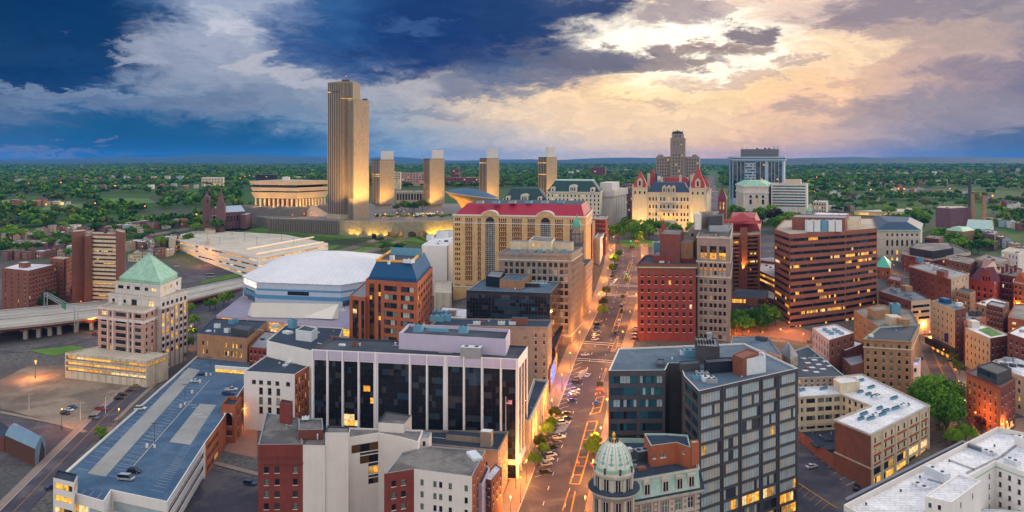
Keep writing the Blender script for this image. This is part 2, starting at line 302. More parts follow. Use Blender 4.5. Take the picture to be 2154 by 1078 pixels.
# terrain sheet
def build_terrain():
    ys = np.concatenate([np.arange(-80, 1400, 8.), 1400*np.exp(np.linspace(0, math.log(19), 60))])
    g = 900*np.exp(np.linspace(0.02, math.log(20), 34))
    xs = np.concatenate([-g[::-1], np.arange(-896, 900, 9.), g])
    X, Y = np.meshgrid(xs, ys); Z = H(X, Y)
    nx, ny = len(xs), len(ys)
    v = np.stack([X, Y, Z], -1).reshape(-1, 3)
    i = np.arange(nx*ny).reshape(ny, nx)
    f = np.stack([i[:-1, :-1], i[:-1, 1:], i[1:, 1:], i[1:, :-1]], -1).reshape(-1, 4)
    me = bpy.data.meshes.new('ground'); me.from_pydata(v.tolist(), [], f.tolist())
    m = bpy.data.materials.new('ground'); m.use_nodes = True; nt = NT(m.node_tree); bs = nt.n['Principled BSDF']
    pos = nt.n.new('ShaderNodeNewGeometry').outputs['Position']
    x, y, z = nt.sep(pos)
    urban = nt.mix(nt.step(nt.noise(pos, .02, 5, .6), .42, .6), (.11, .105, .105), (.16, .145, .13))
    urban = nt.mix(nt.step(nt.noise(pos, .6, 4, .6), .35, .7), urban, (.07, .07, .075))
    green = nt.mix(nt.noise(pos, .012, 6, .6), (.03, .075, .018), (.07, .13, .025))
    town = nt.step(nt.noise(pos, .006, 3, .5), .50, .58)
    c = nt.mix(nt.step(nt.math('ADD', y, nt.math('MULTIPLY', nt.noise(pos, .01, 3, .5), 300)), 900, 1080), urban, nt.mix(nt.math('MULTIPLY', town, nt.step(y, 2600, 900)), green, (.07, .085, .05)))
    nt.put(bs.inputs['Base Color'], c); bs.inputs['Roughness'].default_value = .95; bs.inputs['Specular IOR Level'].default_value = .1
    me.materials.append(m); me.polygons.foreach_set('use_smooth', [True]*len(f)); me.update()
    o = bpy.data.objects.new('ground', me); COL.objects.link(o); kind(o)
    # distant hills: the long escarpment on the left, lower ridges to the right
    def ridge(pts, Y, depth, name, zb=45, seed=1):
        r = np.random.RandomState(seed); pxs = np.linspace(pts[0][0], pts[-1][0], 260)
        py = np.interp(pxs, [p[0] for p in pts], [p[1] for p in pts])
        py = py+np.convolve(r.randn(300), np.ones(25)/25, 'same')[:260]*1.2
        mb = MB(); rows = []
        for k, (dy, q) in enumerate(((-depth, 0), (-depth*.72, .28), (-depth*.4, .62), (0, 1.), (depth*.6, .95), (depth, 0))):
            row = []
            for px, p in zip(pxs, py):
                zt = CAMZ-(p-HZ)/F*Y
                row.append(((px-CX)/F*Y, Y+dy+120*sin(px*.03+k), zb+(zt-zb)*q*(1+.04*sin(px*.05+k*2))))
            rows.append(row)
        for a, b in zip(rows, rows[1:]):
            for i in range(259): mb.quad(a[i], a[i+1], b[i+1], b[i])
        return kind(mb.build(name, 'hill_woods', smooth=True))
    M('hill_woods', (.022, .045, .020), .95, .4, .004, c2=(.03, .055, .022))
    ridge([(-300, 336), (-60, 336), (100, 335), (260, 330), (330, 331), (400, 326), (470, 324.5), (560, 327), (640, 330), (760, 333), (830, 330), (880, 336), (960, 338), (1060, 336), (1120, 335), (1160, 338), (1240, 341), (1400, 346)], 17000, 3200, 'hills')
    ridge([(1100, 342), (1180, 337), (1260, 333), (1330, 332), (1420, 332.5), (1520, 334), (1650, 334), (1740, 333), (1800, 331), (1860, 332), (1960, 331), (2050, 331), (2154, 332), (2500, 334)], 16000, 3000, 'hills', seed=4)
    ridge([(-400, 343), (0, 342), (300, 343), (600, 344), (900, 343), (1200, 341), (1500, 340), (1700, 337), (1850, 335), (1950, 336), (2040, 334), (2154, 336), (2500, 338)], 9000, 2200, 'hills', seed=9)
build_terrain()
# ------------------------------------------------------------------ building kit
WIN = {}
NWIN = 100
def win_mesh(w, h, style, pane, frame, rec=.28):
    """one window: recessed pane, frame bars and a sill. +x along the wall, +z up, -y outward"""
    k = (round(w, 2), round(h, 2), style, pane, frame, rec)
    if k in WIN: return WIN[k]
    mb = MB(); x, z = w/2, h/2
    fw = min(.11, w*.09); yb = rec; yf = rec-.1
    if style == 'arch':
        a = [pi*i/8 for i in range(9)]; zs = z-x
        mb.poly([(-x, yb, -z), (x, yb, -z)]+[(x*cos(t), yb, zs+x*sin(t)) for t in a], 0)
        for t, q in zip(a, a[1:]):
            for s_ in (1.,): mb.quad((x*cos(t), 0, zs+x*sin(t)), (x*cos(q), 0, zs+x*sin(q)), (x*cos(q), 0, z) if q < pi/2+.01 else (x*cos(q), 0, z), (x*cos(t), 0, z), 2)
    else:
        mb.quad((-x, yb, -z), (x, yb, -z), (x, yb, z), (-x, yb, z), 0)
    def bar(x0, x1, z0, z1):
        mb.quad((x0, yf, z0), (x1, yf, z0), (x1, yf, z1), (x0, yf, z1), 1)
        mb.quad((x0, yf, z1), (x1, yf, z1), (x1, yb, z1), (x0, yb, z1), 1); mb.quad((x0, yf, z0), (x0, yf, z1), (x0, yb, z1), (x0, yb, z0), 1); mb.quad((x1, yf, z1), (x1, yf, z0), (x1, yb, z0), (x1, yb, z1), 1)
    bar(-x, -x+fw, -z, z); bar(x-fw, x, -z, z); bar(-x+fw, x-fw, -z, -z+fw); bar(-x+fw, x-fw, z-fw, z)
    if style in ('sash', 'arch'): bar(-x+fw, x-fw, -fw*.4, fw*.4)
    if style == 'two': bar(-fw/2, fw/2, -z+fw, z-fw)
    if style == 'four': bar(-fw/2, fw/2, -z+fw, z-fw); bar(-x+fw, -fw/2, h*.12, h*.12+fw*.8); bar(fw/2, x-fw, h*.12, h*.12+fw*.8)
    if style != 'bare':
        s0, s1, t0, t1 = -x-.1, x+.1, -z-.18, -z
        mb.quad((s0, -.1, t0), (s1, -.1, t0), (s1, -.1, t1), (s0, -.1, t1), 2); mb.quad((s0, -.1, t1), (s1, -.1, t1), (s1, yf, t1), (s0, yf, t1), 2); mb.quad((s0, 0, t0), (s1, 0, t0), (s1, -.1, t0), (s0, -.1, t0), 2)
    me = mb.mesh('window', [pane, frame, 'trim_white' if frame != 'trim_brown' else 'trim_brown']); WIN[k] = me; return me
PAL = dict(dark=(('glass_dark', 10), ('glass_mid', 2), ('glass_blue', 1)), blue=(('glass_blue', 5), ('glass_dark', 2), ('glass_teal', 1)), mix=(('glass_dark', 4), ('glass_mid', 2), ('blind', 1), ('blind_green', 1)),
           pale=(('blind', 6), ('glass_pale', 8), ('glass_mid', 1)), teal=(('glass_teal', 4), ('glass_blue', 3), ('glass_pale', 2)), aqua=(('glass_teal', 1),), bronze=(('glass_bronze', 4), ('glass_dark', 2)), green=(('blind_green', 3), ('glass_dark', 3), ('glass_mid', 1)), lit=(('lit_warm', 3), ('lit_amber', 2), ('lit_dim', 2)))
def pick(pal, lit):
    if rnd.random() < lit: return rnd.choice(('lit_warm', 'lit_amber', 'lit_dim', 'lit_warm', 'lit_white'))
    p = PAL[pal]; t = rnd.random()*sum(w for _, w in p)
    for m, w in p:
        t -= w
        if t <= 0: return m
    return p[0][0]
class Bld:
    """a building: roof outline in photo pixels (front-left, front-right, back-right[, ...]; three give a parallelogram) at the
    depth Y of its first corner, unprojected at the roof's height into a real plan; walls go down to the ground"""
    def __init__(s, name, label, cat, pts, Y, wall, roof, par=.9, zb=None, group=None, parent=None, z=None):
        s.Y = Y; s.px = Y/F
        s.z1 = (CAMZ-(pts[0][1]-HZ)*Y/F) if z is None else z
        P = [atY(p[0], p[2]) if len(p) == 3 else W(p[0], p[1], s.z1) for p in pts]
        if len(P) == 3: P.append((P[0][0]+P[2][0]-P[1][0], P[0][1]+P[2][1]-P[1][1]))
        ar = sum(P[i-1][0]*P[i][1]-P[i][0]*P[i-1][1] for i in range(len(P)))
        if ar < 0: print('CLOCKWISE', name, label)
        s.P = P; s.n = len(P); s.wall = wall; s.roofm = roof; s.par = par
        c = np.mean(np.array(P), 0); s.c = c
        s.z0 = (min(h1(*p) for p in P)-.6) if zb is None else zb
        if parent is None:
            s.root = thing(name, label, cat, (c[0], c[1], s.z0), group); s.main = True
        else: s.root = parent; s.main = False
        s.holes = {}; s.wins = []; s.em = {}; s.extra = []; s.nm = name
        d = np.array(P[1])-np.array(P[0]); s.ang = atan2(d[1], d[0])
    def edge(s, e):
        a = np.array(s.P[e]); b = np.array(s.P[(e+1) % s.n]); L = np.linalg.norm(b-a); u = (b-a)/L
        return a, u, L, atan2(u[1], u[0])
    def fr(s, e, *px):
        "edge fractions of photo columns"
        (xa, ya), (xb, yb) = s.P[e], s.P[(e+1) % s.n]; out = []
        for p in px:
            k = (p-CX)/F; out.append((k*ya-xa)/((xb-xa)-k*(yb-ya)))
        return out
    def grid(s, e, n, rows=None, t=6, pitch=12, w=5, h=8, u=(0., 1.), lit=.05, style='sash', pal='mix', frame='frame_dark', skip=None, zmin=1.5, off=0, rec=.28):
        "rows x n windows on wall e; t, pitch, w, h in photo pixels at the building's depth"
        a, d, L, ang = s.edge(e); k = s.px; H_ = s.holes.setdefault(e, [])
        cs = [(u[0]+(u[1]-u[0])*(i+.5)/n)*L for i in range(n)] if isinstance(n, int) else [x*L for x in n]
        r = 0
        while rows is None or r < rows:
            zc = s.z1-(t+pitch*r+h/2)*k
            if zc-h*k/2 < s.z0+zmin: break
            for i, x in enumerate(cs):
                if skip and skip(r, i): continue
                ww = min(w*k, L*.98/max(1, len(cs)))
                if x-ww/2 < .05 or x+ww/2 > L-.05: continue
                H_.append((x-ww/2, zc-h*k/2, x+ww/2, zc+h*k/2)); s.wins.append((e, x, zc, ww, h*k, style, pick(pal, lit), frame, rec))
            r += 1
        return s
    def panel(s, e, u, z, nx, nz, pal='dark', lit=.03, mull='frame_dark', name='window', rec=.3, mw=.09, rowpal=None, part=True):
        "a glazed opening of nx x nz panes: ONE window mesh with its mullions. u fractions; z photo pixels below the roof (top, bottom)"
        a, d, L, ang = s.edge(e); k = s.px; x0, x1 = u[0]*L, u[1]*L; z1 = s.z1-z[0]*k; z0 = max(s.z1-z[1]*k, s.z0+.4)
        if x1-x0 < .3 or z1-z0 < .3: return s
        s.holes.setdefault(e, []).append((x0, z0, x1, z1))
        nrm = np.array((d[1], -d[0])); mb = MB(); mats = []
        def idx(m):
            if m not in mats: mats.append(m)
            return mats.index(m)
        pt = lambda x, zz, y: (*(a+d*x-nrm*y), zz)
        xs = np.linspace(x0, x1, nx+1); zs = np.linspace(z0, z1, nz+1); prev = None
        for j in range(nz):
            pr = rowpal[j % len(rowpal)] if rowpal else pal; run = rnd.random() < lit
            for i in range(nx):
                m = prev if (prev and rnd.random() < .35) else pick(pr, lit*.5 if not run else .7); prev = m
                mb.quad(pt(xs[i], zs[j], rec), pt(xs[i+1], zs[j], rec), pt(xs[i+1], zs[j+1], rec), pt(xs[i], zs[j+1], rec), idx(m))
        f = idx(mull)
        for x in xs: x = min(max(x, x0+mw/2), x1-mw/2); mb.quad(pt(x-mw/2, z0, rec-.08), pt(x+mw/2, z0, rec-.08), pt(x+mw/2, z1, rec-.08), pt(x-mw/2, z1, rec-.08), f)
        for zz in zs: zz = min(max(zz, z0+mw/2), z1-mw/2); mb.quad(pt(x0, zz-mw/2, rec-.06), pt(x1, zz-mw/2, rec-.06), pt(x1, zz+mw/2, rec-.06), pt(x0, zz+mw/2, rec-.06), f)
        mb.build(name, mats, s.root); return s
    def bands(s, e, rows, t, pitch, h, u=(0.01, .99), pw=6, **kw):
        L = s.edge(e)[2]
        for r in range(rows):
            if s.z1-(t+pitch*r+h)*s.px < s.z0+.8: break
            s.panel(e, u, (t+pitch*r, t+pitch*r+h), max(2, int(L*(u[1]-u[0])/(pw*s.px))), 1, **kw)
        return s
    def ring(s, t, h, out, mat, name='cornice', P=None):
        "a string course or cornice all round, t photo pixels below the roof"
        P = P or s.P; k = s.px; z1 = s.z1-t*k; z0 = z1-h*k; O = offset_poly(P, -out); I = offset_poly(P, .2); mb = MB(); n = len(P)
        for i in range(n):
            j = (i+1) % n
            mb.quad((*O[i], z0), (*O[j], z0), (*O[j], z1), (*O[i], z1)); mb.quad((*O[i], z1), (*O[j], z1), (*I[j], z1), (*I[i], z1)); mb.quad((*I[i], z0), (*I[j], z0), (*O[j], z0), (*O[i], z0))
        mb.build(name, mat, s.root); return s
    def pil(s, e, us, w, out, mat, z=(0, None), name='pilaster'):
        a, d, L, ang = s.edge(e); k = s.px; z1 = s.z1-z[0]*k; z0 = s.z0 if z[1] is None else s.z1-z[1]*k; nrm = np.array((d[1], -d[0]))
        for u in us:
            mb = MB(); c = a+d*(u*L)+nrm*(out/2-.02); mb.box(c, (w*k, out+.04), z0, z1, ang, 0); mb.build(name, mat, s.root)
        return s
    def box(s, name, px, py, w, d, h, mat, top=None, z=None, parts=None):
        "a roof structure: base centre as seen at a photo pixel on the roof; metres"
        zr = s.z1-(s.par if z is None else 0)+(0 if z is None else z); c = W(px, py, zr); mb = MB(); mb.box(c, (w, d), zr-.05, zr+h, s.ang, 0, 1)
        if name in ('air_conditioner', 'cooling_unit'):
            for q in (-.25, .25):
                cc = (c[0]+cos(s.ang)*w*q, c[1]+sin(s.ang)*w*q); mb.cyl(cc, zr+h, zr+h+.25, min(w, d)*.2, n=10, m=2, mt=2)
        mb.build(name, [mat, top or mat, 'frame_dark'], s.root); return s
    def vent(s, px, py, r=.35, h=1.2, mat='equip_white'):
        zr = s.z1-s.par; c = W(px, py, zr); mb = MB(); mb.lathe(c, [(r*.7, zr-.05), (r*.7, zr+h*.6), (r, zr+h*.65), (r, zr+h*.85), (r*.3, zr+h)], 9); mb.build('roof_vent', mat, s.root); return s
    def block(s, name, pts, Y, wall, roof, z=None, par=.4, zb=None):
        b = Bld(name, '', '', pts, Y, wall, roof, par, s.z1-s.par-.05 if zb is None else zb, parent=s.root, z=z); return b
    def done(s, roofname='roof', wallname='wall'):
        if not s.main: wallname = s.nm; roofname = 'roof'
        mats = [s.wall]; mb = MB(); n = s.n; P = s.P
        def mi(m):
            if m not in mats: mats.append(m)
            return mats.index(m)
        for e in range(n):
            a, d, L, ang = s.edge(e); nrm = np.array((d[1], -d[0])); m = mi(s.em.get(e, s.wall)); hs = s.holes.get(e, [])
            pt = lambda x, z, y=0.: (*(a+d*x-nrm*y), z)
            if not hs: mb.quad(pt(0, s.z0), pt(L, s.z0), pt(L, s.z1), pt(0, s.z1), m); continue
            zc = sorted({round(v, 3) for q in hs for v in (q[1], q[3])} | {round(s.z0, 3), round(s.z1, 3)})
            for z0, z1 in zip(zc, zc[1:]):
                if z1-z0 < .002: continue
                zm = (z0+z1)/2; iv = sorted((q[0], q[2]) for q in hs if q[1] < zm < q[3]); x = 0.
                for p, q in iv+[(L, L)]:
                    if p > x+.002: mb.quad(pt(x, z0), pt(p, z0), pt(p, z1), pt(x, z1), m)
                    x = max(x, q)
            r = .5
            for x0, z0, x1, z1 in hs:
                mb.quad(pt(x0, z0), pt(x0, z0, r), pt(x0, z1, r), pt(x0, z1), m); mb.quad(pt(x1, z0, r), pt(x1, z0), pt(x1, z1), pt(x1, z1, r), m)
                mb.quad(pt(x0, z0), pt(x1, z0), pt(x1, z0, r), pt(x0, z0, r), m); mb.quad(pt(x0, z1, r), pt(x1, z1, r), pt(x1, z1), pt(x0, z1), m)
        I = offset_poly(P, .35)
        cp = mi(getattr(s, 'coping', None) or s.wall)
        for i in range(n):
            j = (i+1) % n
            mb.quad((*P[i], s.z1), (*P[j], s.z1), (*I[j], s.z1), (*I[i], s.z1), cp); mb.quad((*I[j], s.z1-s.par), (*I[i], s.z1-s.par), (*I[i], s.z1), (*I[j], s.z1), cp)
        mb.build(wallname, mats, s.root)
        rb = MB(); rb.poly([(*p, s.z1-s.par) for p in I]); rb.build(roofname, s.roofm, s.root)
        if s.main and rb and isinstance(s.roofm, str) and s.roofm.startswith('roof_') and not getattr(s, 'bare', 0):
            ar = abs(sum(P[i-1][0]*P[i][1]-P[i][0]*P[i-1][1] for i in range(n)))/2; Q = np.array(P)
            for _ in range(int(min(9, ar/170))):
                w_ = np.array([rnd.random() for _ in range(n)])**2+.02; c = (Q*w_[:, None]).sum(0)/w_.sum(); zr = s.z1-s.par; mb = MB(); q = rnd.random()
                if n > 5: break
                if q < .4: mb.cyl(c, zr, zr+.5+rnd.random(), .22+.2*rnd.random(), n=8); nm, mt = 'roof_vent', rnd.choice(('equip_white', 'steel', 'equip_gray'))
                elif q < .75: mb.box(c, (1+2*rnd.random(), 1+rnd.random()), zr, zr+.4+rnd.random(), s.ang); nm, mt = 'roof_hatch', rnd.choice(('equip_white', 'equip_gray', 'steel_dark', 'brick_brown'))
                else: e_ = c+np.array((cos(s.ang), sin(s.ang)))*(2+5*rnd.random()); mb.tube((*c, zr+.3), (*e_, zr+.3), .16, 5); nm, mt = 'roof_pipe', rnd.choice(('steel', 'equip_white'))
                mb.build(nm, mt, s.root)
        ws = s.wins
        if len(ws) > NWIN:
            def near(q):
                a, d, L, ang = s.edge(q[0]); p = a+d*q[1]; return -(q[3]*q[4])/((p[0]**2+p[1]**2+(CAMZ-q[2])**2))
            ws = sorted(ws, key=near); rest = ws[NWIN:]; ws = ws[:NWIN]
            acc = MB(); am = []
            for e, x, z, w, h, st, pane, fr, rec in rest:
                a, d, L, ang = s.edge(e); nrm = np.array((d[1], -d[0]))
                for mm in (pane, fr):
                    if mm not in am: am.append(mm)
                p = lambda xx, zz, y: (*(a+d*xx-nrm*y), zz)
                acc.quad(p(x-w/2, z-h/2, rec), p(x+w/2, z-h/2, rec), p(x+w/2, z+h/2, rec), p(x-w/2, z+h/2, rec), am.index(pane))
                f = .05; acc.quad(p(x-w/2, z-f, rec-.06), p(x+w/2, z-f, rec-.06), p(x+w/2, z+f, rec-.06), p(x-w/2, z+f, rec-.06), am.index(fr))
            kind(acc.build('window', am, s.root), 'stuff')
        o = s.root['_o']
        for e, x, z, w, h, st, pane, fr, rec in ws:
            a, d, L, ang = s.edge(e); p = a+d*x
            child('window', win_mesh(w, h, st, pane, fr, rec), s.root, (p[0]-o[0], p[1]-o[1], z-o[2]), ang)
        return s
def door(b, e, u, w, h, mat='frame_dark', z=None):
    a, d, L, ang = b.edge(e); nrm = np.array((d[1], -d[0])); c = a+d*(u*L)+nrm*.05; g = h1(*c) if z is None else z
    mb = MB(); mb.box(c, (w, .2), max(g, b.z0), max(g, b.z0)+h, ang); mb.build('door', mat, b.root)
def Yb(px, py): return G(px, py)[1]
# ------------------------------------------------------------------ foreground buildings
def striped_office():
    b = Bld('office_building', 'wide office block with white columns, black glass bays and lilac roofline', 'office', [(655, 735), (1090, 755), (1110, 728)], 310, 'white_panel', 'roof_dark', par=.7)
    q = lambda z: (z-520)/1440.
    bays = [(540, 630), (645, 740), (755, 855), (870, 967), (1000, 1216), (1232, 1335), (1350, 1453), (1485, 1588), (1603, 1710), (1727, 1838), (1852, 1945)]
    for x0, x1 in bays:
        n = 8 if x1-x0 > 150 else 4
        b.panel(0, (q(x0), q(x1)), (22, 242), n, 18, 'dark', lit=.004, name='window_bay', rowpal=['dark', 'dark'], rec=.35, mw=.07)
        a, d, L, ang = b.edge(0); c = a+d*L*(q(x0)+q(x1))/2; mb = MB(); mb.box((c[0]+.1*d[1], c[1]-.1*d[0]), ((q(x1)-q(x0))*L, .25), b.z1-20*b.px, b.z1-2*b.px, ang); mb.build('spandrel_panel', 'lilac_panel', b.root)
    cols = [q(530)+.001]+[q((p[1]+r[0])/2) for p, r in zip(bays, bays[1:])]+[.993]
    b.pil(0, cols, 3.4, .5, 'white_panel', (1, None), 'column')
    for u0, u1 in ((.1, .33), (.39, .62), (.68, .92)):
        b.panel(1, (u0, u1), (22, 200), 4, 18, 'dark', lit=0, name='window_bay', mw=.07)
        b.panel(1, (u0, u1), (215, 262), 2, 2, 'bronze', lit=.3, name='window')
    b.ring(203, 10, .35, 'white_panel', 'ledge')
    b.coping = 'dark_metal'
    p = b.block('penthouse', [(839, 701), (1064, 714), (1073, 693)], 313, 'lilac_panel', 'roof_dark', par=1.2); p.coping = 'lilac_panel'; p.done()
    b.box('cooling_unit', 992, 752, 8, 4, 4.2, 'equip_gray', 'equip_white'); b.box('air_conditioner', 748, 727, 2, 2, 1.2, 'rust'); b.vent(757, 728); b.vent(832, 727, .5, 1.4)
    for x, y, w in ((880, 697, 3.5), (975, 700, 3.5)): b.box('cooling_unit', x, y, w, 3, 2.6, 'equip_blue', 'equip_blue', z=6)
    b.box('air_duct', 920, 697, 9, 1, 1.2, 'equip_blue', z=6)
    b.done()
    # flagpole on the brick block in front
striped_office()

def parking_garage():
    pts = [(142, 1033), (218, 1055), (234, 1031), (352, 1056), (432, 931), (463, 889), (514, 812), (535, 776), (545, 750), (430, 735), (137, 992)]
    b = Bld('parking_garage', 'long open parking deck with blue coated roof and two pale drive lanes', 'parking garage', pts, 252, 'white_wall', 'deck_blue', par=.9)
    b.coping = 'white_wall'
    for r in range(4):
        t = 22+r*37
        b.panel(0, (.04, .58), (t, t+21), 3, 1, 'lit', lit=.2, mull='concrete', name='deck_opening', rec=1.2); b.panel(0, (.62, .97), (t, t+21), 1, 1, 'pale', lit=0, mull='concrete', name='infill_panel', rec=.15)
        b.panel(2, (.04, .96), (t, t+21), 2, 1, 'pale', lit=0, mull='concrete', name='infill_panel', rec=.15)
    for r in range(4):
        b.panel(3, (.02, .97), (17+r*30, 33+r*30), 11, 1, 'dark', lit=.06, mull='white_wall', name='deck_opening', rec=1.0, mw=.5)
    b.em[4] = 'brick_orange'; b.em[5] = 'brick_orange'
    for r in range(3): b.panel(4, (.1, .9), (14+r*26, 30+r*26), 3, 1, 'bronze', lit=.1, mull='brick_orange', name='deck_opening', mw=.4); b.panel(5, (.35, .97), (14+r*22, 26+r*22), 5, 1, 'bronze', lit=.1, mull='brick_orange', name='deck_opening', mw=.5)
    # pale drive lanes, painted bays and the centre kerb on the roof
    zr = b.z1-.9
    def lane(pp, name='drive_lane', mat='deck_lane'):
        mb = MB(); mb.poly([(*W(x, y, zr), zr+.012) for x, y in pp]); mb.build(name, mat, b.root)
    lane([(184, 996), (222, 1003), (421, 779), (396, 774)]); lane([(356, 930), (400, 936), (455, 852), (420, 850)])
    mb = MB()
    def stroke(p, q, w=.085):
        a, c = np.array(W(*p, zr)), np.array(W(*q, zr)); u = (c-a)/np.linalg.norm(c-a); n = np.array((-u[1], u[0]))*w
        mb.quad((*(a-n), zr+.02), (*(c-n), zr+.02), (*(c+n), zr+.02), (*(a+n), zr+.02))
    for i in range(31):
        t = (i/30)**.8
        for (p, q), dx in ((((160, 985), (416, 757)), (26, 5)), (((228, 1000), (424, 779)), (30, 6)), (((276, 985), (440, 805)), (-30, -6)), (((345, 1036), (425, 905)), (-26, -5))):
            x, y = p[0]+(q[0]-p[0])*t, p[1]+(q[1]-p[1])*t; k = 1.05-.6*t; stroke((x, y), (x+dx[0]*k, y+dx[1]*k))
    for i in range(4): stroke((152+i*17, 1037+i*4.2), (164+i*17, 1025+i*4))
    mb.build('bay_marking', 'paint_faint', b.root)
    mb = MB(); p, q = W(281, 981, zr), W(441, 800, zr); mb.tube((*p, zr+.12), (*q, zr+.12), .22, 4); mb.build('centre_kerb', 'concrete', b.root)
    for x, y in ((395, 846), (404, 852), (412, 857), (425, 878), (417, 872)):
        m2 = MB(); c = W(x, y, zr)
        for j in range(5): m2.box((c[0]-1.5+j*.75, c[1]), (.18, 1.1), zr+.022, zr+.034, b.ang)
        m2.build('roof_lettering', 'paint_white', b.root)
    # raised back bay with its lit opening
    m2 = MB(); a, c = W(452, 783, zr), W(531, 789, zr); m2.prism([a, c, (c[0]-.3, c[1]+1.2), (a[0]-.3, a[1]+1.2)], zr+1.6, zr+3.2, 0, bottom=True); m2.build('ramp_beam', 'white_wall', b.root)
    m2 = MB(); m2.prism([(a[0], a[1]+.4), (c[0], c[1]+.4), (c[0], c[1]+.7), (a[0], a[1]+.7)], zr+.05, zr+1.6, 0); m2.build('ramp_opening', 'lit_garage', b.root)
    t = b.block('stair_tower', [(112, 1005), (155, 1015), (163, 998)], 251, 'white_wall', 'roof_navy', zb=b.z0); t.coping = 'frame_dark'
    for r in range(5): t.panel(0, (.06, .94), (10+r*25, 22+r*25), 4, 1, 'bronze', lit=.55, name='window')
    t.panel(1, (.1, .9), (8, 24), 2, 1, 'lit', lit=1, name='window'); t.done()
    t = b.block('stair_tower', [(465, 851), (494, 853), (508, 836)], 330, 'brick_orange', 'roof_navy', par=1.4, zb=b.z0)
    t.grid(0, [.5], 1, 17, 30, 20, 27, style='arch', pal='dark', lit=0); t.grid(0, [.5], 2, 54, 20, 20, 11, pal='bronze', lit=.3, style='two'); t.grid(0, [.5], 1, 73, 30, 20, 24, pal='bronze', lit=.6, style='four'); t.grid(1, [.5], 3, 17, 24, 8, 14, pal='dark'); t.done()
    for x, y in ((434, 791), (421, 806), (404, 828), (380, 858), (309, 942)):
        m2 = MB(); c = W(x, y, zr); m2.box(c, (.7, .7), zr, zr+1.5, b.ang); m2.build('kerb_post', 'trim_white', b.root)
    b.done('roof_deck'); return b
GARAGE = parking_garage()

def pyramid_office():
    b = Bld('office_tower', 'stepped pink granite office tower with a green copper pyramid roof', 'office tower', [(206, 645), (303, 655), (337, 642)], 441, 'granite_pink', 'roof_tan', par=1.0)
    b.coping = 'granite_white'
    for r in range(8): 
        lit = (.5, .3, .12, .1, .1, .2, .1, .1)[r]; t = 8+r*14.2
        b.grid(0, [.13], 1, t, 14, 16, 8, lit=lit, style='four', pal='dark'); b.grid(0, [.28, .71], 1, t, 14, 4.5, 9, lit=lit, style='bare', pal='dark'); b.grid(0, [.5], 1, t, 14, 29, 8.5, lit=lit*.4, style='four', pal='dark'); b.grid(0, [.87], 1, t, 14, 17, 8, lit=lit, style='four', pal='dark')
        b.grid(1, [.16, .5, .84], 1, t, 14, 7, 8, lit=lit, style='two', pal='dark')
    b.pil(0, [.225, .335, .66, .77], 2.6, .35, 'granite_white', (4, None)); b.ring(0, 5, .25, 'granite_white'); b.ring(20, 6, .2, 'granite_white', 'ledge'); b.ring(108, 9, .3, 'granite_white', 'ledge')
    m = b.block('main_block', [(228, 617), (338, 628), (394, 612)], 458, 'granite_white', 'roof_tan', par=.6, zb=b.z0); m.coping = 'granite_white'
    for r in range(8):
        t = 10+r*14; lit = (.35, .6, .5, .4, .3, .3, .2, .2)[r]
        m.grid(1, [.1, .26, .42, .6, .76, .92], 1, t, 14, 8.5, 8, lit=lit, style='two', pal='dark'); m.grid(0, [.1, .32], 1, t, 14, 8, 7, lit=.05, style='two', pal='dark')
    m.grid(0, [.5, .82], 1, 8, 14, 16, 12, lit=.25, style='four', pal='dark'); m.pil(1, [.02, .18, .34, .51, .68, .84, .98], 3, .3, 'granite_pink', (22, None)); m.ring(0, 4, .3, 'granite_white'); m.done()
    n = b.block('upper_tier', [(242, 592), (337, 601), (381, 584)], 462, 'granite_white', 'roof_tan', par=.5, zb=m.z1-.7)
    n.grid(0, [.13, .5, .86], 1, 7, 12, 16, 7, lit=.6, style='four', pal='dark'); n.grid(0, [.3, .7], 1, 7, 12, 10, 7, lit=.5, style='two', pal='dark'); n.grid(1, [.2, .5, .8], 1, 6, 12, 9, 7, lit=.5, style='two', pal='dark'); n.ring(0, 3, .3, 'granite_white'); n.done()
    g = b.block('green_band', [(251, 585), (336, 594), (373, 576)], 464, 'copper', 'copper', par=.2, zb=n.z1-.6)
    g.grid(0, [.1, .3, .5, .7, .9], 1, 3, 12, 11, 6, lit=0, style='bare', pal='dark'); g.grid(1, [.2, .5, .8], 1, 3, 12, 9, 6, lit=0, style='bare', pal='dark'); g.done()
    P = offset_poly(g.P, -.15); cx, cy = np.mean(np.array(P), 0); zt = CAMZ-(533-HZ)*(cy)/F; mb = MB()
    for i in range(4): mb.poly([(*P[i], g.z1), (*P[(i+1) % 4], g.z1), (cx, cy, zt)])
    mb.build('pyramid_roof', 'copper', b.root)
    for i in range(4):
        mb = MB(); mb.tube((*P[i], g.z1+.1), (cx, cy, zt+.15), .28, 5); mb.build('roof_hip', 'copper', b.root)
    for i in (0, 1):
        p, q = np.array(P[i]), np.array(P[(i+1) % 4])
        for f in (.3, .5, .7): mb = MB(); mb.tube((*(p+(q-p)*f), g.z1+.05), (cx, cy, zt), .12, 4); mb.build('roof_seam', 'copper_pale', b.root)
    b.done()
    # lit parking podium wrapped round the tower's foot
    d = Bld('parking_podium', 'low lit parking podium round the foot of the green pyramid tower', 'parking podium', [(137, 742), (308, 760), (354, 744), (205, 729)], 428, 'deck_cream', 'deck_cream', par=.8)
    for r in range(3): d.panel(0, (.01, .99), (6+r*12, 14+r*12), 9, 1, 'lit', lit=.9, mull='concrete', name='deck_opening', rec=1.2, mw=.5)
    d.panel(1, (.05, .95), (6, 14), 3, 1, 'lit', lit=.8, mull='concrete', name='deck_opening', rec=1.); d.done('roof_deck')
pyramid_office()

